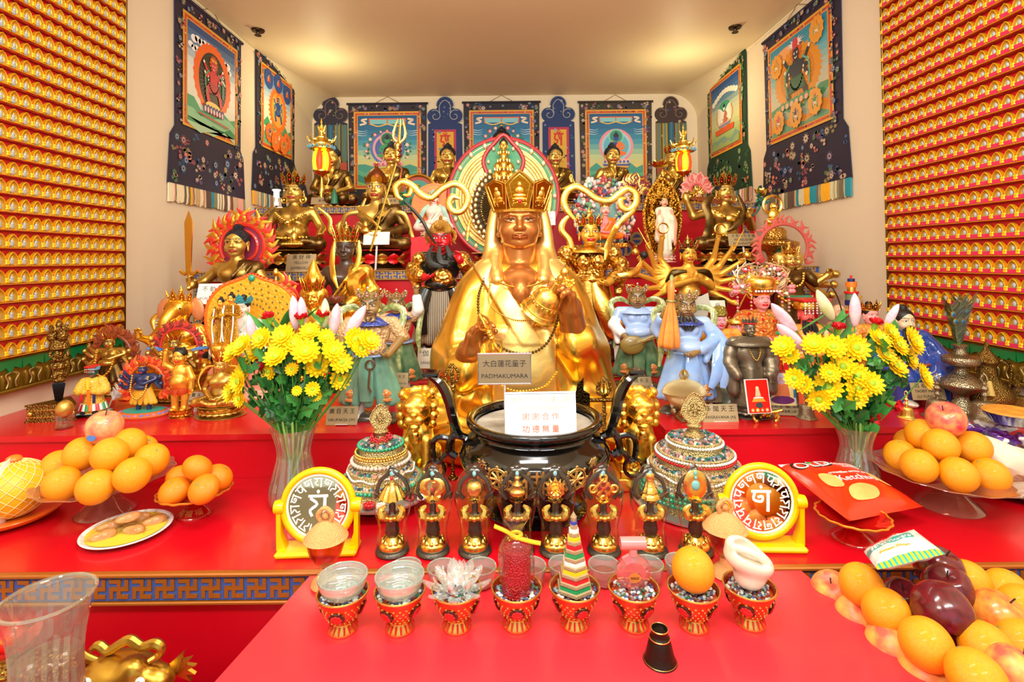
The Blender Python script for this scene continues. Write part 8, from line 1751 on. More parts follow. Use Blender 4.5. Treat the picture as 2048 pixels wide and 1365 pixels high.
# flower vases
fg=glassmat('vase_glass','E4E8DE',ior=1.8,body=.16,bodycol='D0CCBC');ymum=M('mum_yellow','FFDC0C',rough=.55,sss=0);ymc=M('mum_green_eye','9ABE1E',rough=.6);stm=M('stem_green','4E8A34',rough=.5);lfm=[M('leaf_a','2A6A2E',rough=.45,var=.6,vs=30,vcol='1A4A22'),M('leaf_b','3E8A3A',rough=.45)];car=M('carnation_red','D8101E',rough=.6);carg=M('calyx_green','7AB83A',rough=.5);lil=M('lily_bud','EED8E0',rough=.4,var=.7,vs=3.5,vcol='D89CB6');lilg=M('lily_green_bud','C8DC90',rough=.4,var=.8,vs=3,vcol='F0ECD8')
def ordn(n):return '%d%s'%(n,{1:'st',2:'nd',3:'rd'}.get(n if n<20 else n%10,'th'))
mumA=MB()
for n_,r_,z_,tl_ in((14,1.,.0,1.25),(13,.82,.06,1.0),(10,.55,.12,.7)):mumA.join(ring_of(petal(.30*r_+.08,r_*.82,.08,bulge=.1),n_,.16,z_,a0=r_*2,tilt=tl_))
mum_me=mumA.mesh('chrysanthemum');mum_me.materials.append(ymum);cen_me=MB().add(ball((0,0,.16),(.24,.24,.12),12,6)).mesh('eye');cen_me.materials.append(ymc)
cm_=MB();g=random.Random(5)
for k in range(60):a=g.uniform(0,2*PI);q=math.sqrt(g.random());cm_.add(petal(.42,.55+.25*(1-q),.10,bulge=.2,n=4),0,T3((.25*q*math.cos(a),.25*q*math.sin(a),.1+.1*g.random()),(0,0,a+PI/2))@Matrix.Rotation(.25+.85*q,4,'X'))
car_me=cm_.mesh('carnation');car_me.materials.append(car);cal_me=MB().add(lathe(smooth_prof([(.05,-.9),(.22,-.75),(.30,-.3),(.42,.15),(.30,.2)],3),12,cap=False)).mesh('calyx');cal_me.materials.append(carg)
S_=MB().add(lathe(smooth_prof([(.02,0),(.07,.06),(.125,.28),(.145,.52),(.10,.82),(.025,1.0),(0,1.0)],4),18,rf=lambda th,z:.10*np.cos(th*3)));lily_me=S_.mesh('lily_bud');lily_me.materials.append(lil)
def bouquet(side,base,top_py,rad,hgt,mums,cars,lils,Y,seed):
 p=at(*base,Y=Y);p.z=TZ1;g=random.Random(seed);mouth=Vector((p.x,Y,TZ1+hgt))
 v=thing('flower_vase','fluted clear glass vase holding the %s bouquet of yellow chrysanthemums'%side,'vase',(p.x,Y,TZ1));pr=smooth_prof([(rad*.62,0),(rad*.80,.012),(rad*.86,hgt*.2),(rad*.70,hgt*.45),(rad*.58,hgt*.68),(rad*.74,hgt*.92),(rad*.84,hgt)],3)
 put('glass',lathe(pr,40,rf=lambda th,z:.035*np.cos(th*20),cap=False),fg,v);put('water',lathe([(0,.006)]+[(r*.95,z)for r,z in pr if.006<z<hgt*.62]+[(0,hgt*.62)],28),glassmat('water','EEF4E4',ior=1.33),v)
 st_=MB()
 for i in range(26):a=g.uniform(0,2*PI);q=rad*.55*math.sqrt(g.random());b=a+2.2;st_.add(tube([(q*math.cos(a),q*math.sin(a),.008),(q*.5*math.cos(b),q*.5*math.sin(b),hgt*.62),(q*1.1*math.cos(b),q*1.1*math.sin(b),hgt*1.1)],.0035,6,sub=2),i%2)
 o=tag(put('cut_stems',st_,[stm,M('stem_pale','8AB85A',rough=.5)],None,(p.x,Y,TZ1)),'green cut stems seen through the glass of the %s vase'%side,'stems',kind='stuff')
 fo=MB();cx=sum(m[0]for m in mums)/len(mums)
 for i in range(330):
  m=g.choice(mums);t_=g.uniform(.0,.85)**.9;q=at(m[0],m[1],Y=Y+g.uniform(-.05,.06));c=mouth.lerp(q,t_)+Vector((g.uniform(-.02,.02),g.uniform(-.03,.03),g.uniform(-.01,.02)));L=g.uniform(.04,.075)*(1.15-.45*t_)
  fo.add([[(0,0,0),(-.28,.1,.3),(-.16,.05,.45),(-.30,.06,.7),(0,-.05,1),(.30,.06,.7),(.16,.05,.45),(.28,.1,.3)],[(0,1,2,4),(2,3,4),(0,4,6,7),(4,5,6)]],g.randrange(2),T3(c,(g.uniform(-.9,.9),g.uniform(-1.2,1.2),g.uniform(0,6)),L))
 for i in range(11):
  q=at(cx+g.uniform(-95,85),top_py+g.uniform(0,70),Y=Y+.02);d=Vector((g.uniform(-.05,.05),g.uniform(-.02,.02),.03));fo.add(tube([q-d,q,q+d*.9,q+d*1.7],[.004,.017,.014,.001],8,flat=.15,sub=3),1)
 tag(put('foliage',fo,lfm),'dark green cut leaves of the %s bouquet'%side,'leaves',kind='stuff')
 def stem(o,q):
  bpy.context.view_layer.update();iv=o.matrix_world.inverted();a=mouth+Vector(((q.x-mouth.x)*.15,0,-.03));put('stem',tube([iv@q,iv@(q.lerp(a,.5)+Vector(((q.x-mouth.x)*.12,0,.015))),iv@a],.0022/o.scale[0],6,sub=4),stm,o)
 order=sorted(mums,key=lambda m:m[1]);third=(len(order)+2)//3
 for rw,nm in enumerate(('upper','middle','lower')):
  for j,m in enumerate(sorted(order[rw*third:(rw+1)*third],key=lambda m:m[0])):
   r=sz((m[2]if len(m)>2 else 21)*1.22,Y);q=at(m[0],m[1],Y=Y-.045+g.uniform(-.03,.03));o=bpy.data.objects.new('chrysanthemum',mum_me);COL.objects.link(o);o.location=q;o.scale=(r,)*3
   d=Vector(((q.x-mouth.x)*3.2,-.75,(q.z-mouth.z-.08)*2.5+g.uniform(-.2,.3)));o.rotation_euler=d.to_track_quat('Z','Y').to_euler();tag(o,'yellow chrysanthemum, %s from the left in the %s third of the %s bouquet'%(ordn(j+1),nm,side),'flower','yellow chrysanthemums of the %s bouquet'%side)
   put('green_eye',cen_me,ymc,o);stem(o,q)
 for m in cars:
  q=at(m[0],m[1],Y=Y-.03);r=sz(17,Y);o=bpy.data.objects.new('carnation',car_me);COL.objects.link(o);o.location=q;o.scale=(r,)*3;o.rotation_euler=Vector(((q.x-mouth.x)*2,-.35,.9 if m[1]<720 else-.1)).to_track_quat('Z','Y').to_euler();tag(o,m[2],'flower','red carnations of the %s bouquet'%side);put('calyx',cal_me,carg,o);stem(o,q)
 for m in lils:
  a,b=at(m[0],m[1],Y=Y),at(m[2],m[3],Y=Y-.03);o=bpy.data.objects.new('lily_bud',lily_me);COL.objects.link(o);o.location=a;o.rotation_euler=(b-a).to_track_quat('Z','Y').to_euler();L=(b-a).length*1.05;o.scale=(L,L,L);tag(o,m[4],'flower','lily buds of the %s bouquet'%side);stem(o,a)
  if len(m)>5:o.material_slots[0].link='OBJECT';o.material_slots[0].material=lilg
bouquet('left',(588,1000),640,.082,.24,[(467,704),(485,692),(512,702,23),(524,678),(552,714),(566,672),(560,692),(589,689),(612,704,24),(619,664,18),(634,731,23),(584,739,12),(538,744,16),(487,745),(478,763),(461,785,19),(480,798,15),(667,702),(682,724),(680,759,19),(710,679),(738,682),(722,698,17),(625,778,13),(633,791,12),(652,674,15),(594,782,9)],[(537,636,'red carnation, leftmost upper one of the left bouquet'),(602,637,'red carnation at the upper middle of the left bouquet'),(645,632,'red carnation, rightmost upper one of the left bouquet'),(523,727,'red carnation low among the yellow blooms of the left bouquet')],[(507,689,498,634,'lilac-white lily bud at the far left of the left bouquet'),(592,660,586,596,'upright lily bud, left one of the tallest pair, left bouquet'),(606,655,602,598,'upright lily bud, right one of the tallest pair, left bouquet'),(648,656,650,601,'greenish lily bud behind the right upper carnation, left bouquet',1),(664,676,674,612,'pale open-tipped lily bud right of the carnations, left bouquet'),(692,677,729,616,'pale lily bud slanting farthest to the right, left bouquet')],1.625,1)
bouquet('right',(1714,975),640,.075,.20,[(1567,694),(1580,711,17),(1628,690),(1666,694,22),(1711,696,25),(1685,734,23),(1660,746,17),(1716,751),(1743,767,21),(1716,776,23),(1655,774,25),(1638,799),(1712,798,18),(1759,678),(1780,665,18),(1824,682,26),(1819,717,21),(1789,732,24),(1846,754,23),(1769,709),(1590,757,18),(1606,768,17),(1795,690)],[(1677,657,'red carnation, upper left one of the right bouquet'),(1751,648,'red carnation, upper right one of the right bouquet'),(1790,810,'red carnation low at the right side of the right bouquet'),(1744,836,'red carnation lowest, just over the rim of the right vase')],[(1613,702,1558,652,'lilac-white lily bud, lower of the two pointing left, right bouquet'),(1592,662,1546,611,'lilac-white lily bud, upper of the two pointing left, right bouquet'),(1666,640,1636,584,'green-white lily bud at the top of the right bouquet',1),(1709,654,1709,591,'upright pink-white lily bud in the middle of the right bouquet'),(1770,654,1796,611,'pale lily bud leaning right, in front of the blue scholar')],1.70,2)
# fruit stands and plates
fgl=glassmat('pink_smoked_glass','E8C4B4',ior=1.5,body=.28,bodycol='C08A78');rgl=glassmat('red_plastic','F06050',ior=1.5,body=.45,bodycol='D01818')
def stand(label,px,py,r,h,m,wav=14,foot=.45,gilt=False):
 p=at(px,py,Z=TZ1);t=thing('fruit_stand',label,'fruit bowl',(p.x,p.y,TZ1));put('foot',lathe(smooth_prof([(r*foot,0),(r*foot*.98,.006),(r*foot*.6,h*.3),(r*.14,h*.55),(r*.13,h*.62),(0,h*.62)],3),32,cap=False),m,t)
 put('bowl',lathe(smooth_prof([(0,h*.60),(r*.3,h*.62),(r*.7,h*.78),(r,h),(r*1.02,h+.002),(r*.97,h+.001),(r*.68,h*.82),(0,h*.68)],3),56,rf=lambda th,z:.022*np.cos(th*wav)*(z>h*.75)),m,t)
 if gilt:put('gilt_rim',tube([(r*1.01*(1+.022*math.cos(a*wav))*math.cos(a),r*1.01*(1+.022*math.cos(a*wav))*math.sin(a),h+.002)for a in np.linspace(0,2*PI,90)],.003,5),M('stand_gilt','E0902A',.6,.35),t);[word('福',.022,chg,t,(r*.38*math.sin(a),-r*.38*math.cos(a),h*.22),(.75,0,a))for a in(-.6,.1,.8)]
 return t
def pile(kind,m,spec,r,group,cat=None,dY=0.):
 g=random.Random(len(spec))
 for px,py,Y,lab in spec:fruit(kind,lab,at(px,py,Y=Y+dY),r,m,(g.uniform(-.8,.8),g.uniform(-.8,.8),g.uniform(0,6)),group,cat)
stand('large smoked-glass footed bowl of oranges at the left',212,1022,.175,.105,fgl)
pile('orange',orng,[(124,968,1.46,'orange at the left front of the left glass bowl'),(192,974,1.42,'orange with a green navel at the front of the left glass bowl'),(265,950,1.44,'orange at the right front of the left glass bowl'),(303,920,1.52,'orange at the right rim of the left glass bowl'),(163,908,1.52,'orange left under the pink apple, left glass bowl'),(219,910,1.47,'orange front under the pink apple, left glass bowl'),(258,889,1.55,'orange right under the pink apple, left glass bowl'),(116,934,1.56,'orange behind at the left rim of the left glass bowl'),(283,902,1.63,'orange half hidden at the back of the left glass bowl')],.047,'oranges in the left glass bowl',dY=.045)
apm=M('pink_apple_skin','E8705A',rough=.3,var=.9,vs=2.2,vcol='F0B070',coat=.3);aprm=M('red_apple_skin','D8384A',rough=.28,var=.9,vs=2.0,vcol='F0A060',coat=.3);dkap=M('dark_apple_skin','6A0E20',rough=.2,var=.6,vs=4,vcol='3A0814',coat=.5);pch=M('peach_skin','E05A48',rough=.4,var=.9,vs=1.6,vcol='F0B850');orp=M('orange_red_apple','E8602A',rough=.3,var=.9,vs=2.4,vcol='F0A03A',coat=.3)
fruit('apple','pink apple with a blue sticker on top of the left glass bowl',at(209,856,Y=1.58),.048,apm,(.1,.1,.3),sticker=.3)
stand('small red footed bowl with a gilt wavy rim holding mandarins, left',390,1028,.098,.07,rgl,16,.5,True)
pile('mandarin',manda,[(349,982,1.47,'mandarin at the left front of the small red bowl'),(408,979,1.44,'mandarin at the front of the small red bowl'),(395,937,1.49,'topmost mandarin of the small red bowl'),(437,955,1.53,'mandarin with a dark sticker at the right of the small red bowl'),(362,957,1.55,'mandarin behind at the left of the small red bowl')],.040,'mandarins in the small red bowl','mandarin',.045)
p=at(20,1040,Z=TZ1);t=thing('plate','plain orange plate under the netted pomelo at the left edge','plate',(p.x,p.y,TZ1));put('plate',lathe(smooth_prof([(0,0),(.07,0),(.11,.012),(.128,.026),(.125,.029),(.10,.016),(0,.008)],3),44),M('orange_plate','F07A1E',rough=.3,coat=.3),t)
pm_=thing('pomelo','large yellow pomelo in a foam net at the left edge','pomelo',(p.x+.01,p.y,TZ1+.092));put('skin',ball((0,0,0),(.088,.088,.080),36,24),M('pomelo_skin','F0B81E',rough=.35,bump=.2,bs=200),pm_);nt=MB()
for i in range(16):
 for s in(-1,1):nt.add(tube([(.0895*math.cos(b)*math.cos(2*PI*i/16+s*b),.0895*math.cos(b)*math.sin(2*PI*i/16+s*b),.0815*math.sin(b))for b in np.linspace(-1.45,1.45,22)],.0011,4))
put('net',nt,M('net_cream','F4D890',rough=.7),pm_);put('paper_band',MB().add(tube([(.0925*math.cos(b)*.25,-.0925*math.cos(b)*.97,.083*math.sin(b))for b in np.linspace(-1.2,1.5,20)],.013,6,flat=.12,up=(1,-.2,0))),M('band_white','F0EEE8',rough=.5),pm_);put('net_knot',ball((0,0,.085),(.02,.02,.012),10,6),orangem,pm_)
p=at(255,1068,Z=TZ1);t=thing('plate','white plate with a flowered rim carrying wrapped cookies','plate',(p.x,p.y,TZ1));put('plate',lathe(smooth_prof([(0,0),(.06,0),(.10,.011),(.108,.015),(.106,.018),(.098,.015),(.07,.006),(0,.006)],3),48),white,t);rb=MB();rb.add(lathe([(.066,.0068),(.0,.0068)],40),0);rb.add(lathe([(.068,.0069),(.095,.0148)],48),1)
for i in range(48):a=2*PI*i/48;rb.add(ball((.083*math.cos(a),.083*math.sin(a),.0118),(.004,.004,.0008),6,4),2+i%2)
put('painted_pattern',rb,[M('plate_rose','D0486A',rough=.35),M('plate_yellow','E8C83A',rough=.35),greenm,redm],t)
g=random.Random(6);ck=M('cookie_brown','D89A58',rough=.6,bump=.4,bs=150,var=.7,vs=40,vcol='B8743A')
for i,(dx,dy,dz,lab)in enumerate(((-.03,-.05,0,'brown cookie in clear wrap at the front of the plate'),(.03,-.02,0,'brown cookie in clear wrap at the right of the plate'),(-.05,0,0,'brown cookie in clear wrap at the left of the plate'),(.0,.04,0,'brown cookie in clear wrap at the back of the plate'),(.055,.03,0,'brown cookie in clear wrap at the far right of the plate'),(.0,-.0,.022,'topmost brown cookie in clear wrap on the plate'))):
 o=thing('cookie',lab,'cookie',(p.x+dx,p.y+dy,TZ1+.019+dz),(g.uniform(-.2,.2),0,g.uniform(-.5,.9)),1.,'wrapped cookies on the plate');S=SDF();S.ell((0,0,0),(.030,.016,.011),k=.01).ell((.012,.004,.004),(.018,.012,.009),k=.006).ell((0,-.012,.006),(.02,.006,.008),k=.006,op=1);put('cookie',S.mesh('cookie',.0028),ck,o);w_=MB().add(ball((0,0,.002),(.036,.021,.016),12,8));[w_.add(lathe([(.004,0),(.016,.012)],10,cap=False),0,T3((s*.034,0,.002),(0,s*PI/2,0)))for s in(-1,1)];put('wrapper',w_,cell,o)
stand('large smoked-glass footed bowl of oranges at the right',1897,1012,.185,.105,fgl)
pile('orange',orng,[(1802,912,1.58,'orange at the left rim of the right glass bowl'),(1838,932,1.47,'orange at the left front of the right glass bowl'),(1881,891,1.50,'yellow-topped orange front under the red apple, right glass bowl'),(1946,895,1.52,'orange right under the red apple, right glass bowl'),(1917,950,1.43,'orange at the front of the right glass bowl'),(1981,951,1.46,'orange at the right front of the right glass bowl'),(1999,922,1.58,'orange behind at the right rim of the right glass bowl'),(1845,870,1.58,'orange left under the red apple, right glass bowl'),(1822,888,1.64,'orange half hidden at the back of the right glass bowl')],.047,'oranges in the right glass bowl',dY=.065)
fruit('apple','red apple with a small sticker on top of the right glass bowl',at(1893,840,Y=1.60),.050,aprm,(.2,-.6,.2),sticker=-.9)
tr=thing('fruit_tray','low red tray carrying the heap of fruit at the right front','tray',(1.02,.96,.725));put('tray',MB().add(box((0,0,.01),(.92,.56,.02),.004)).add(box((0,.275,.03),(.92,.012,.04),.003)),red_riser,tr);put('support',box((0,0,-.3625),(.7,.4,.725)),red_riser,tr)
pile('orange',orng,[(1723,1171,1.13,'orange left of the white chips bag, fruit heap'),(1773,1224,1.06,'orange below the white chips bag, fruit heap'),(1853,1289,.96,'large orange at the front left of the fruit heap'),(1973,1298,.96,'large orange at the front right of the fruit heap'),(1935,1163,1.16,'orange behind the dark apples, fruit heap'),(2011,1182,1.15,'orange at the back right of the fruit heap'),(1984,1205,1.16,'orange tucked behind the orange-red apple'),(1953,1358,.88,'orange at the bottom edge of the fruit heap'),(2046,1290,1.00,'orange cut by the right edge of the fruit heap'),(2046,1215,1.10,'orange at the far right behind the heap')],.0425,'oranges in the fruit heap')
for kd,m_,px,py,Y,r,lab,rt in(('red_apple',dkap,1884,1220,1.02,.049,'big dark red apple in the middle of the fruit heap',(2.4,.3,0)),('red_apple',dkap,1878,1140,1.17,.046,'dark red apple behind the white chips bag',(.2,.3,0)),('red_apple',dkap,1896,1178,1.11,.044,'dark red apple just behind the big dark one',(.3,-.3,0)),('red_apple',dkap,1808,1203,1.13,.042,'dark red apple in shade under the white chips bag',(.3,-.3,0)),('red_apple',dkap,1925,1290,1.03,.042,'dark red apple low between the two big front oranges',(.3,-.3,0)),('apple',orp,1995,1236,1.06,.047,'orange-red apple at the right of the fruit heap',(.2,.5,0)),('peach',pch,1668,1190,1.20,.046,'pink and yellow peach at the back by the table edge',(.3,-.4,0)),('peach',pch,1716,1242,1.12,.045,'red peach second along the table edge',(.3,-.4,1)),('peach',pch,1786,1306,1.03,.048,'yellow peach third along the table edge',(.3,-.4,3)),('peach',pch,1850,1358,.97,.045,'red peach nearest the viewer along the table edge',(.3,-.4,1.2)),('apple',pch,2032,1352,.90,.042,'yellow peach-coloured apple at the lower right corner',(.3,-.4,2.6))):fruit(kd,lab,at(px,py,Y=Y),r,m_,rt)
def bag(label,quad,Y4,thick,mats,paint,deco,zoff=0.):
 q=[at(x,y,Y=d)+Vector((0,0,zoff))for(x,y),d in zip(quad,Y4)];t=thing('crisps_bag',label,'bag',sum(q,Vector())/4);c=t.location.copy();q=[v-c for v in q];n=(q[1]-q[0]).cross(q[3]-q[0]).normalized();n=-n if n.z<0 else n;g=random.Random(3)
 def f(u,v,s=1):b=q[0].lerp(q[1],u).lerp(q[3].lerp(q[2],u),v);e=(4*u*(1-u))**.5*(4*v*(1-v))**.45;return b+n*(s*thick*e+.0016*math.sin(17*u+5*v)*math.sin(11*v+6*u)*(1 if e>.05 else.3))
 V1,F1=sheet(lambda u,v:f(u,v),26,18);V2,F2=sheet(lambda u,v:f(u,v,-.8),26,18);mb=MB();mb.add((V1,F1));mb.m=[paint((i%26+.5)/26,(i//26+.5)/18)for i in range(len(F1))];mb.add((V2,F2));put('bag',mb,mats,t);return t,f,n,q
crp=M('crisps_bag_red','F0300E',rough=.22,coat=.5);wsm=M('bag_white','F4F4F2',rough=.25,coat=.4);teal=M('bag_teal','1EB0A8',rough=.3,coat=.3)
def onbag(t,f,n,q,u,v,geo,m,name,rot=0,lift=.0016):
 Wu,Hv=(q[1]-q[0]).length,(q[3]-q[0]).length;me=geo if not isinstance(geo,(MB,tuple))else(geo if isinstance(geo,MB)else MB().add(geo)).mesh(name,False);cr,sr=math.cos(rot),math.sin(rot)
 for w in me.vertices:x,y,z=w.co;x,y=x*cr-y*sr,x*sr+y*cr;w.co=Vector(f(min(max(u+x/Wu,0),1),min(max(v-y/Hv,0),1)))+n*(lift+z)
 return put(name,me,m,t,smooth=False)
def disc2(a,b,z=.0006,wob=0.):return MB().add((lambda R:([(0,0,z)]+[(a*r*math.cos(k)*(1+wob*math.sin(2*k)),b*r*math.sin(k),z)for r in(.5,1.)for k in R],[(0,1+i,1+(i+1)%24)for i in range(24)]+[(1+i,25+i,25+(i+1)%24,1+(i+1)%24)for i in range(24)]))([2*PI*i/24 for i in range(24)]))
t,f,n,q=bag('red crisps bag with the word Ketchup lying on a red footed dish',((1556,934),(1692,930),(1846,1018),(1698,1048)),(1.60,1.62,1.46,1.36),.030,[crp,wsm],lambda u,v:1 if v>.985 or v<.03 else 0,None,.006)
for s_,u,v,z_ in(('Ketchup',.62,.50,.036),('croustilles saveur de',.60,.38,.014),('Old-fashioned',.72,.17,.018),('Ketchup',.80,.24,.016)):onbag(t,f,n,q,u,v,text_mesh(s_,z_),wsm,'lettering')
for u,v,a,b in((.26,.50,.022,.034),(.46,.74,.046,.030),(.90,.52,.016,.036)):onbag(t,f,n,q,u,v,disc2(a,b,wob=.12),M('crisp_tan','F0B868',rough=.5,var=.5,vs=30,vcol='E09A48'),'crisp_picture',.2)
for s_,z_,m__ in((.062,.001,blackm),(.052,.0018,wsm)):onbag(t,f,n,q,.34,.15,text_mesh('OLD',s_),m__,'logo',lift=z_)
onbag(t,f,n,q,.33,.11,disc2(.007,.006),M('logo_green','3AA83A'),'logo_dot',lift=.0024)
stand('red footed dish with gilt characters under the red crisps bag',1706,1078,.085,.062,rgl,16,.62,True)
t,f,n,q=bag('small white and teal crisps bag reading Sel et vinaigre on the fruit heap',((1728,1132),(1828,1086),(1892,1138),(1756,1172)),(1.16,1.20,1.08,1.02),.016,[wsm,teal,yellowm],lambda u,v:(1 if int(u*26)%2 else 2)if v>.90 else(1 if.22<v<.46 and u<.85 else 0),None,.03)
for s_,u,v,z_,m__ in(('Sel et vinaigre',.45,.38,.019,wsm),('Salt',.20,.30,.018,wsm),('Potato Chips',.42,.66,.014,M('print_gold','F0B010')),('CHIPS',.40,.12,.028,M('print_red','F03010'))):onbag(t,f,n,q,u,v,text_mesh(s_,z_),m__,'lettering',lift=.0012)
# right end of the second tier and below
def bell(label,px,yt,Y,m,z=TZ2,fat=1.):
 t=place('hand_bell',label,'bell',px,yt,Y,z);put('bell',lathe(smooth_prof([(.30,0),(.31,.02),(.24,.08),(.21,.25),(.19,.36),(.12,.42),(0,.44)],3),28,sx=fat,sy=fat),m,t);h=MB().add(lathe(smooth_prof([(.03,.42),(.035,.5),(.06,.54),(.035,.6),(.07,.68),(.035,.74),(.05,.78),(.02,.82)],2),12))
 for i in range(4):a=PI/2*i;h.add(tube([(0,0,.8),(.07*math.cos(a),.07*math.sin(a),.86),(.05*math.cos(a),.05*math.sin(a),.95),(0,0,1.)],.014,6,sub=3))
 put('handle',h,m,t);return t
bell('small aged bronze hand bell left of the right vase',1612,772,1.93,silverb);bell('aged bronze hand bell behind the red apple',1873,748,1.92,silverb);bell('large aged bronze hand bell above the box of purple sweets',1968,748,1.88,silverb,fat=1.15);bell('bronze hand bell at the right edge by the blue globe',2034,748,1.98,abronze,fat=1.1);bell('tiny shiny gold bell right of the right bouquet',1812,782,1.92,gold)
t=place('footed_vase','aged silver footed vase holding peacock feathers at the right wall','vase',1920,690,1.98,TZ2);put('body',lathe(smooth_prof([(.30,0),(.28,.04),(.16,.16),(.12,.22),(.16,.28),(.36,.38),(.38,.44),(.22,.54),(.12,.60),(.12,.68),(.30,.72),(.31,.82),(.14,.86),(.10,.95),(.13,1.0),(0,1.0)],3),32,sx=.72,sy=.72,rf=lambda th,z:.03*np.cos(th*16)*(z<.2)),silverb,t);vt=at(1918,690,Y=1.98)
for i,(x,y)in enumerate(((1902,634),(1920,628),(1936,628),(1908,652),(1926,652))):
 a,b=at(1917,700,Y=1.98),at(x,y-22,Y=1.98+.01*(i%3));o=thing('peacock_feather','peacock feather in the silver vase, %s'%('upper row left','upper row middle','upper row right','lower row left','lower row right')[i],'feather',a,group='peacock feathers in the silver vase');d=b-a;m=MB();m.add(tube([(0,0,0),d*.5,d],.0012,5),0);g=random.Random(i)
 for k in range(150):u=g.uniform(.15,1.);sd=g.choice((-1,1));w_=.012+.026*u;pp=d*u;m.add(tube([pp,pp+Vector((sd*w_*.5,g.uniform(-.004,.004),w_*.5)),pp+Vector((sd*w_,g.uniform(-.006,.006),w_*1.1))],[.0011,.0009,.0004],4),1)
 put('barbs',m,[stm,M('peacock_barb','4A4A1E',rough=.5,var=.8,vs=60,vcol='2A2410')],o);e=d*.80+Vector((0,-.004,0));put('eye',MB().add(ball(e,(.0105,.002,.013),12,8),0).add(ball(e+Vector((0,-.002,0)),(.0075,.002,.009),12,8),1).add(ball(e+Vector((0,-.0035,-.001)),(.004,.002,.005),10,6),2),[M('eye_bronze','8A6A1E',.4,.4),M('eye_teal','1A7A9A',.3,.35),navym],o)
t=place('ewer','antique brass ewer with a tall domed lid at the right wall','ewer',1972,680,2.02,TZ2);put('body',lathe(smooth_prof([(.22,0),(.24,.04),(.30,.16),(.28,.30),(.14,.46),(.11,.60),(.13,.66),(.15,.70),(.10,.78),(.05,.84),(.025,.90),(.03,.93),(0,1.0)],3),28),abronze,t);put('handle',tube([(.12,0,.64),(.26,0,.70),(.36,0,.56),(.30,0,.22),(.26,0,.14)],.018,7,sub=4),abronze,t);put('spout',tube([(-.26,0,.22),(-.34,-.02,.38),(-.30,-.02,.55),(-.36,-.02,.64)],[.05,.035,.025,.02],7,sub=4),abronze,t);put('tassel',tube([(-.2,-.24,.46),(-.22,-.28,.26)],[.03,.055],8),M('tassel_straw','C8A85A',rough=.8),t)
t=thing('globe_ornament','dark blue patterned globe with copper bands at the far right edge','ornament',(at(2036,776,Y=2.1).x,2.1,TZ2+.075));put('globe',ball((0,0,0),.075,26,18),M('globe_blue','2A4A8A',rough=.25,coat=.4,var=.8,vs=18,vcol='4A7A6A'),t);put('bands',MB().add(tube(circle_pts(.0755,30,(0,0,0)),.003,5)).add(tube(circle_pts(.0755,30,plane='xz'),.003,5)),M('copper_band','B8743A',.9,.3),t)
sc_=place('skull_cup','ornate lidded silver-gilt cup on a triangular stand behind the right mandala tower','ritual cup',1368,722+30,1.92,TZ2);put('stand',MB().add(lathe(smooth_prof([(.30,0),(.32,.04),(.2,.14),(.26,.24),(.30,.30),(0,.30)],2),3)).join(ring_of(ball((0,0,0),(.09,.07,.09),10,7),6,.24,.2)),silverb,sc_);put('bowl',lathe(smooth_prof([(.12,.28),(.34,.40),(.46,.58),(.46,.62),(0,.62)],3),30,sy=.8),mgd,sc_);put('lid',lathe(smooth_prof([(.49,.62),(.50,.65),(.40,.80),(.18,.90),(.06,.92),(0,.92)],3),30,sy=.8),mgd,sc_);k_=MB()
for i in range(4):a=PI/2*i;k_.add(tube([(0,0,.91),(.09*math.cos(a),.09*math.sin(a),.98),(.07*math.cos(a),.07*math.sin(a),1.08),(0,0,1.14)],.02,6,sub=3))
put('lid_knob',k_,bronze,sc_)
es=thing('display_easel','little curly gold easel standing in front of the bronze monk','easel',at(1527,842,Z=TZ2+.0));em=MB()
for s in(-1,1):em.add(tube([(s*.035,-.022,.0),(s*.045,-.02,.018),(s*.035,0,.036)],[.006,.005,.005],6,sub=4));em.add(ball((s*.035,-.022,.005),.008,7,5));em.add(tube([(s*.03,.0,.036),(s*.02,.05,.0)],.004,6))
em.add(tube([(-.058,-.02,.056),(-.03,-.012,.040),(0,-.006,.036),(.03,-.012,.036),(.058,-.02,.044)],.006,7,sub=4));g=random.Random(2);[em.add(ball((g.uniform(-.045,.045),-.012,g.uniform(.012,.040)),g.uniform(.003,.006),6,4))for i in range(30)];put('easel',em,gold,es)
def picture(label,px,py,Y,w,h,tilt,yaw,fill,frame=None,cat='photo'):
 t=thing('photo_card',label,cat,at(px,py,Y=Y),(tilt,0,yaw));put('board',box((0,.002,0),(w,.003,h)),frame or paper,t,smooth=False);a=Art(-.0004,.0002);fill(a,w,h);put('print',a.mb,a.mats(.35),t,smooth=False);return t
def fill_red(a,w,h):
 a.poly([(-w*.46,-h*.48),(w*.46,-h*.48),(w*.46,h*.48),(-w*.46,h*.48)],'E81A10');a.ell(0,h*.24,w*.07,h*.05,'E8D8B0');a.poly([(-w*.12,0),(w*.12,0),(w*.07,h*.2),(-w*.07,h*.2)],'D8C89A');a.ell(0,-h*.06,w*.22,h*.05,'F0E8E0');a.poly([(-w*.3,-h*.16),(w*.3,-h*.16),(w*.2,-h*.06),(-w*.2,-h*.06)],'E8A03A');a.ell(0,-h*.26,w*.15,h*.08,'3A4A4A');[a.flower(x*w,-h*.4,w*.09,c)for x,c in((-.3,'F0A030'),(-.1,'F0D050'),(.1,'E87A3A'),(.3,'F0B060'))]
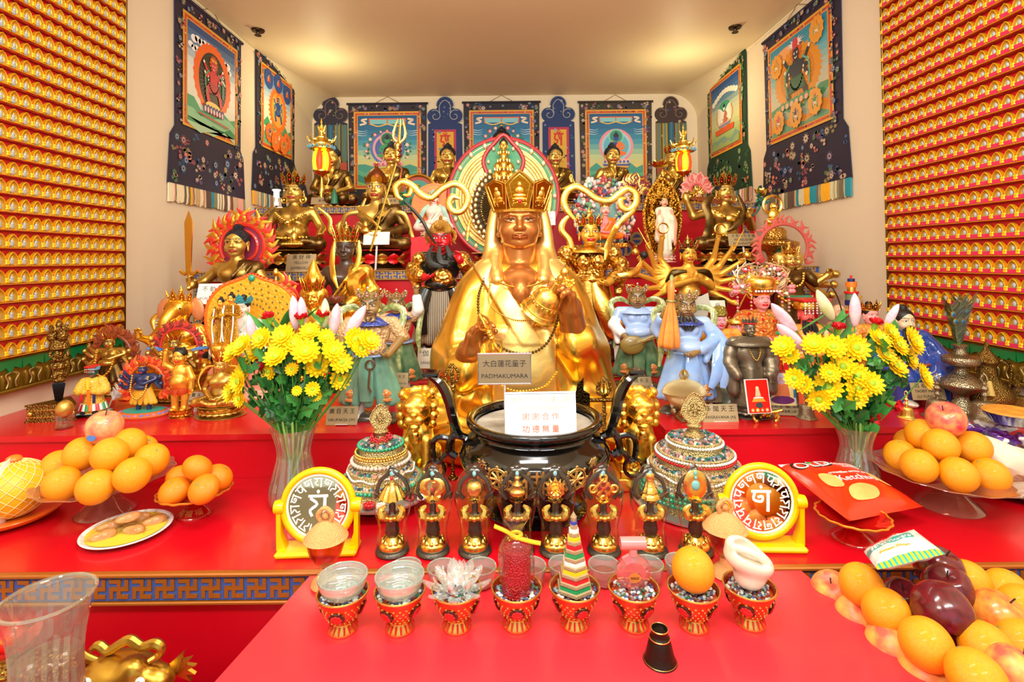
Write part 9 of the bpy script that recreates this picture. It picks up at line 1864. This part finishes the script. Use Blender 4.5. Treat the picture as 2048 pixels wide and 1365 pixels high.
def fill_person(a,w,h):
 a.poly([(-w*.42,-h*.28),(w*.42,-h*.28),(w*.42,h*.44),(-w*.42,h*.44)],'D0CCE0');a.poly([(-w*.42,h*.44),(w*.42,h*.44),(w*.42,h*.48),(-w*.42,h*.48)],'C83A30');a.poly([(-w*.38,-h*.28),(w*.38,-h*.28),(w*.32,h*.2),(-w*.32,h*.2)],'F0D890');a.line([(-w*.38,-h*.1),(-w*.36,h*.2),(-w*.1,h*.22)],w*.07,'3A4AA0');a.line([(w*.38,-h*.1),(w*.36,h*.2),(w*.1,h*.22)],w*.07,'3A7A9A')
 a.poly([(-w*.24,-h*.14),(w*.24,-h*.14),(w*.2,h*.2),(-w*.2,h*.2)],'D87A4A');a.ell(0,h*.27,w*.09,h*.09,'C8A0B0');a.ell(0,-h*.16,w*.36,h*.09,'6A2A6A')
picture('small red picture card of an offering lamp on the gold easel',1516,793,1.86,.088,.118,-.2,.1,fill_red,cat='card')
t=picture('silver-framed photo of a person in an orange robe seated cross-legged, right of the red card',1564,786,1.97,.115,.165,-.15,-.15,fill_person,silverb);put('caption_plate',box((.0,-.002,-.068),(.105,.002,.026)),brassp,t,smooth=False);word('上師 悟覺蓮華上師',.011,ink,t,(0,-.0032,-.068),w=.09)
p=at(1992,852,Y=1.74);t=thing('sweets_box','clear plastic box full of purple wrapped sweets at the right edge','box',(p.x,1.74,TZ1+.12));put('box',MB().add(lathe([(.09,0),(.11,.07),(.118,.072),(.118,.076),(.0,.076)],4,a0=PI/4,a1=PI/4+2*PI,sx=1.3)),cell,t,smooth=False);tag(put('sweets',(lambda mb,g:[mb.add(box((0,0,0),(.04,.018,.012),.004),g.choice((0,0,0,1,2)),T3((g.uniform(-.09,.09),g.uniform(-.06,.06),g.uniform(.008,.05)),(g.uniform(-.6,.6),g.uniform(-.6,.6),g.uniform(0,3))))for i in range(70)]and mb)(MB(),random.Random(4)),[M('sweet_purple','4A1E8A',.3,.25),M('sweet_violet','7A4AC0',.3,.25),wsm],t),None,None,kind='stuff');put('support_stack',box((0,0,-.06),(.26,.16,.118),.006),M('carton_cream','D8D0B8',rough=.7),t)
t=thing('pie','small pie in a crimped foil dish on top of the sweets box','pie',(at(2036,812,Y=1.70).x,1.72,TZ1+.198));put('foil_dish',lathe([(0,0),(.055,0),(.078,.034),(.084,.036),(.076,.034),(0,.026)],60,rf=lambda th,z:.03*np.cos(th*30)*(z>.01)),M('foil','C8C8D0',1,.25),t);put('crust',lathe(smooth_prof([(.078,.033),(.07,.041),(.04,.038),(0,.04)],3),40,rf=lambda th,z:.015*np.cos(th*24)),M('pie_crust','E0A03A',rough=.5,var=.6,vs=30,vcol='B86A1E'),t)
t=thing('paper_packet','crumpled cream paper packet with red print behind the right glass bowl','packet',at(1995,905,Y=1.66));S=SDF();S.ell((0,0,0),(.11,.07,.035),(0,.35,0)).ell((.04,-.02,-.045),(.10,.06,.04),(0,.2,0),k=.05);S.disp=lambda x,y,z:.006*np.sin(50*x+30*y)*np.sin(40*z+20*x);put('packet',S.mesh('packet',.006),M('packet_cream','E8E0C4',rough=.6),t);put('red_print',ball((.075,-.05,-.035),(.03,.02,.03),12,8),redm,t)
p=at(2020,990,Z=TZ1);t=thing('plate','dark oval serving plate at the right edge below the paper packet','plate',(p.x+.08,p.y+.05,TZ1));put('plate',lathe(smooth_prof([(0,0),(.10,0),(.16,.014),(.175,.022),(.15,.014),(0,.006)],3),44),M('plate_dark_rim','2A1A18',rough=.2,coat=.4),t);put('inner',lathe([(.12,.0085),(0,.0085)],36),white,t)
# lower left corner
p=at(96,1195,Y=.93);t=thing('glass_vase','empty ribbed clear glass vase with water, at the lower left corner','vase',(p.x,.93,.60));H_=p.z-.60;pr=smooth_prof([(.050,0),(.058,.01),(.056,H_*.35),(.050,H_*.62),(.052,H_*.8),(.064,H_*.97),(.068,H_)],4);put('glass',lathe(pr,44,rf=lambda th,z:.035*np.cos(th*22)*(z<H_*.9),cap=False),fg,t);put('rim',tube(circle_pts(.068,40,(0,0,H_)),.0035,7),fg,t);put('water',lathe([(0,.008)]+[(r*.95,z)for r,z in pr if.008<z<H_*.72]+[(0,H_*.72)],30),glassmat('water_rose','F0DCD4',ior=1.33,body=.12,bodycol='E8C0B8'),t)
lg=thing('low_table','low red side table at the lower left under the dragon and vase','table',(-.98,1.0,0));put('tabletop',box((0,-.03,.59),(1.0,.44,.02),.003),red_lac,lg);put('edge_strip',box((.02,-.02,.685),(.34,.014,.03),.003),red_lac,lg);put('edge_support',box((.02,-.02,.635),(.34,.01,.07)),red_riser,lg);put('base',box((0,0,.29),(.9,.3,.58)),red_riser,lg)
dr=thing('dragon_figure','gold dragon head with a curling whisker lying on the low table','figurine',at(250,1345,Y=1.10));D_=SDF();D_.ell((.0,0,.0),(.075,.05,.035),(0,.15,0),k=.03).ell((-.06,-.015,-.012),(.04,.035,.024),k=.02).ell((.03,-.02,.022),(.025,.02,.02),k=.015).mir('ell',(.085,-.01,-.01),(.03,.03,.03),k=.02)if False else D_.ell((.0,0,.0),(.075,.05,.035),(0,.15,0),k=.03).ell((-.06,-.015,-.012),(.04,.035,.024),k=.02).ell((.03,-.02,.022),(.025,.02,.02),k=.015).ell((.075,-.01,-.012),(.032,.03,.03),k=.02)
for i in range(4):D_.path([(-.045+.02*i,-.04,-.02),(-.04+.02*i,-.05,.0)],[.009,.006],.008)
put('head',D_.mesh('dragon_head',.0038),goldm:=M('dragon_gold','C8A040',.95,.3),dr);put('whisker',tube([(-.07,0,.048),(-.055,0,.056),(-.035,.0,.044),(-.01,.0,.058),(.01,0,.066),(.035,0,.052),(.06,0,.058),(.075,0,.050),(.070,0,.034),(.055,-.01,.028)],[.006,.009,.009,.009,.010,.009,.010,.009,.008,.006],8,sub=4),goldm,dr);put('horn',tube([(-.095,0,.050),(-.09,0,.036),(-.06,0,.022),(-.03,0,.014)],[.009,.010,.009,.006],8,flat=.6,sub=4),goldm,dr);mn=MB();[mn.add(prism([(0,-.012),(.012,-.016),(.05,0),(.012,.008)],.008),0,T3((.09,.01+.004*i,.0),(0,-.9+.42*i,0)))for i in range(5)];put('mane',mn,goldm,dr)
for x in(-.045,.062):put('eye',MB().add(ball((0,0,0),(.010,.006,.009),10,7),0).add(ball((0,-.005,0),(.005,.003,.005),8,6),1),[whitem,blackm],dr,(x,-.044,.014))
put('body',MB().add(tube([(-.09,.0,-.02),(-.18,.02,-.01),(-.27,.0,-.02)],.045,14,sub=5)),M('dragon_scales','C8A850',.95,.3,vor=.8,vorS=120),dr)
t=thing('fabric_flower','shiny red ribbon flower lying at the left edge behind the empty vase','ornament',at(12,1302,Y=1.08));rf_=ring_of(petal(.05,.06,.012),6,.006,0,tilt=.9);rf_.join(ring_of(petal(.04,.04,.01),5,.004,.005,tilt=.5));put('petals',rf_,M('ribbon_red','F03A2A',rough=.25,coat=.4),t);put('heart',ball((0,0,.015),.012,10,7),orangem,t)
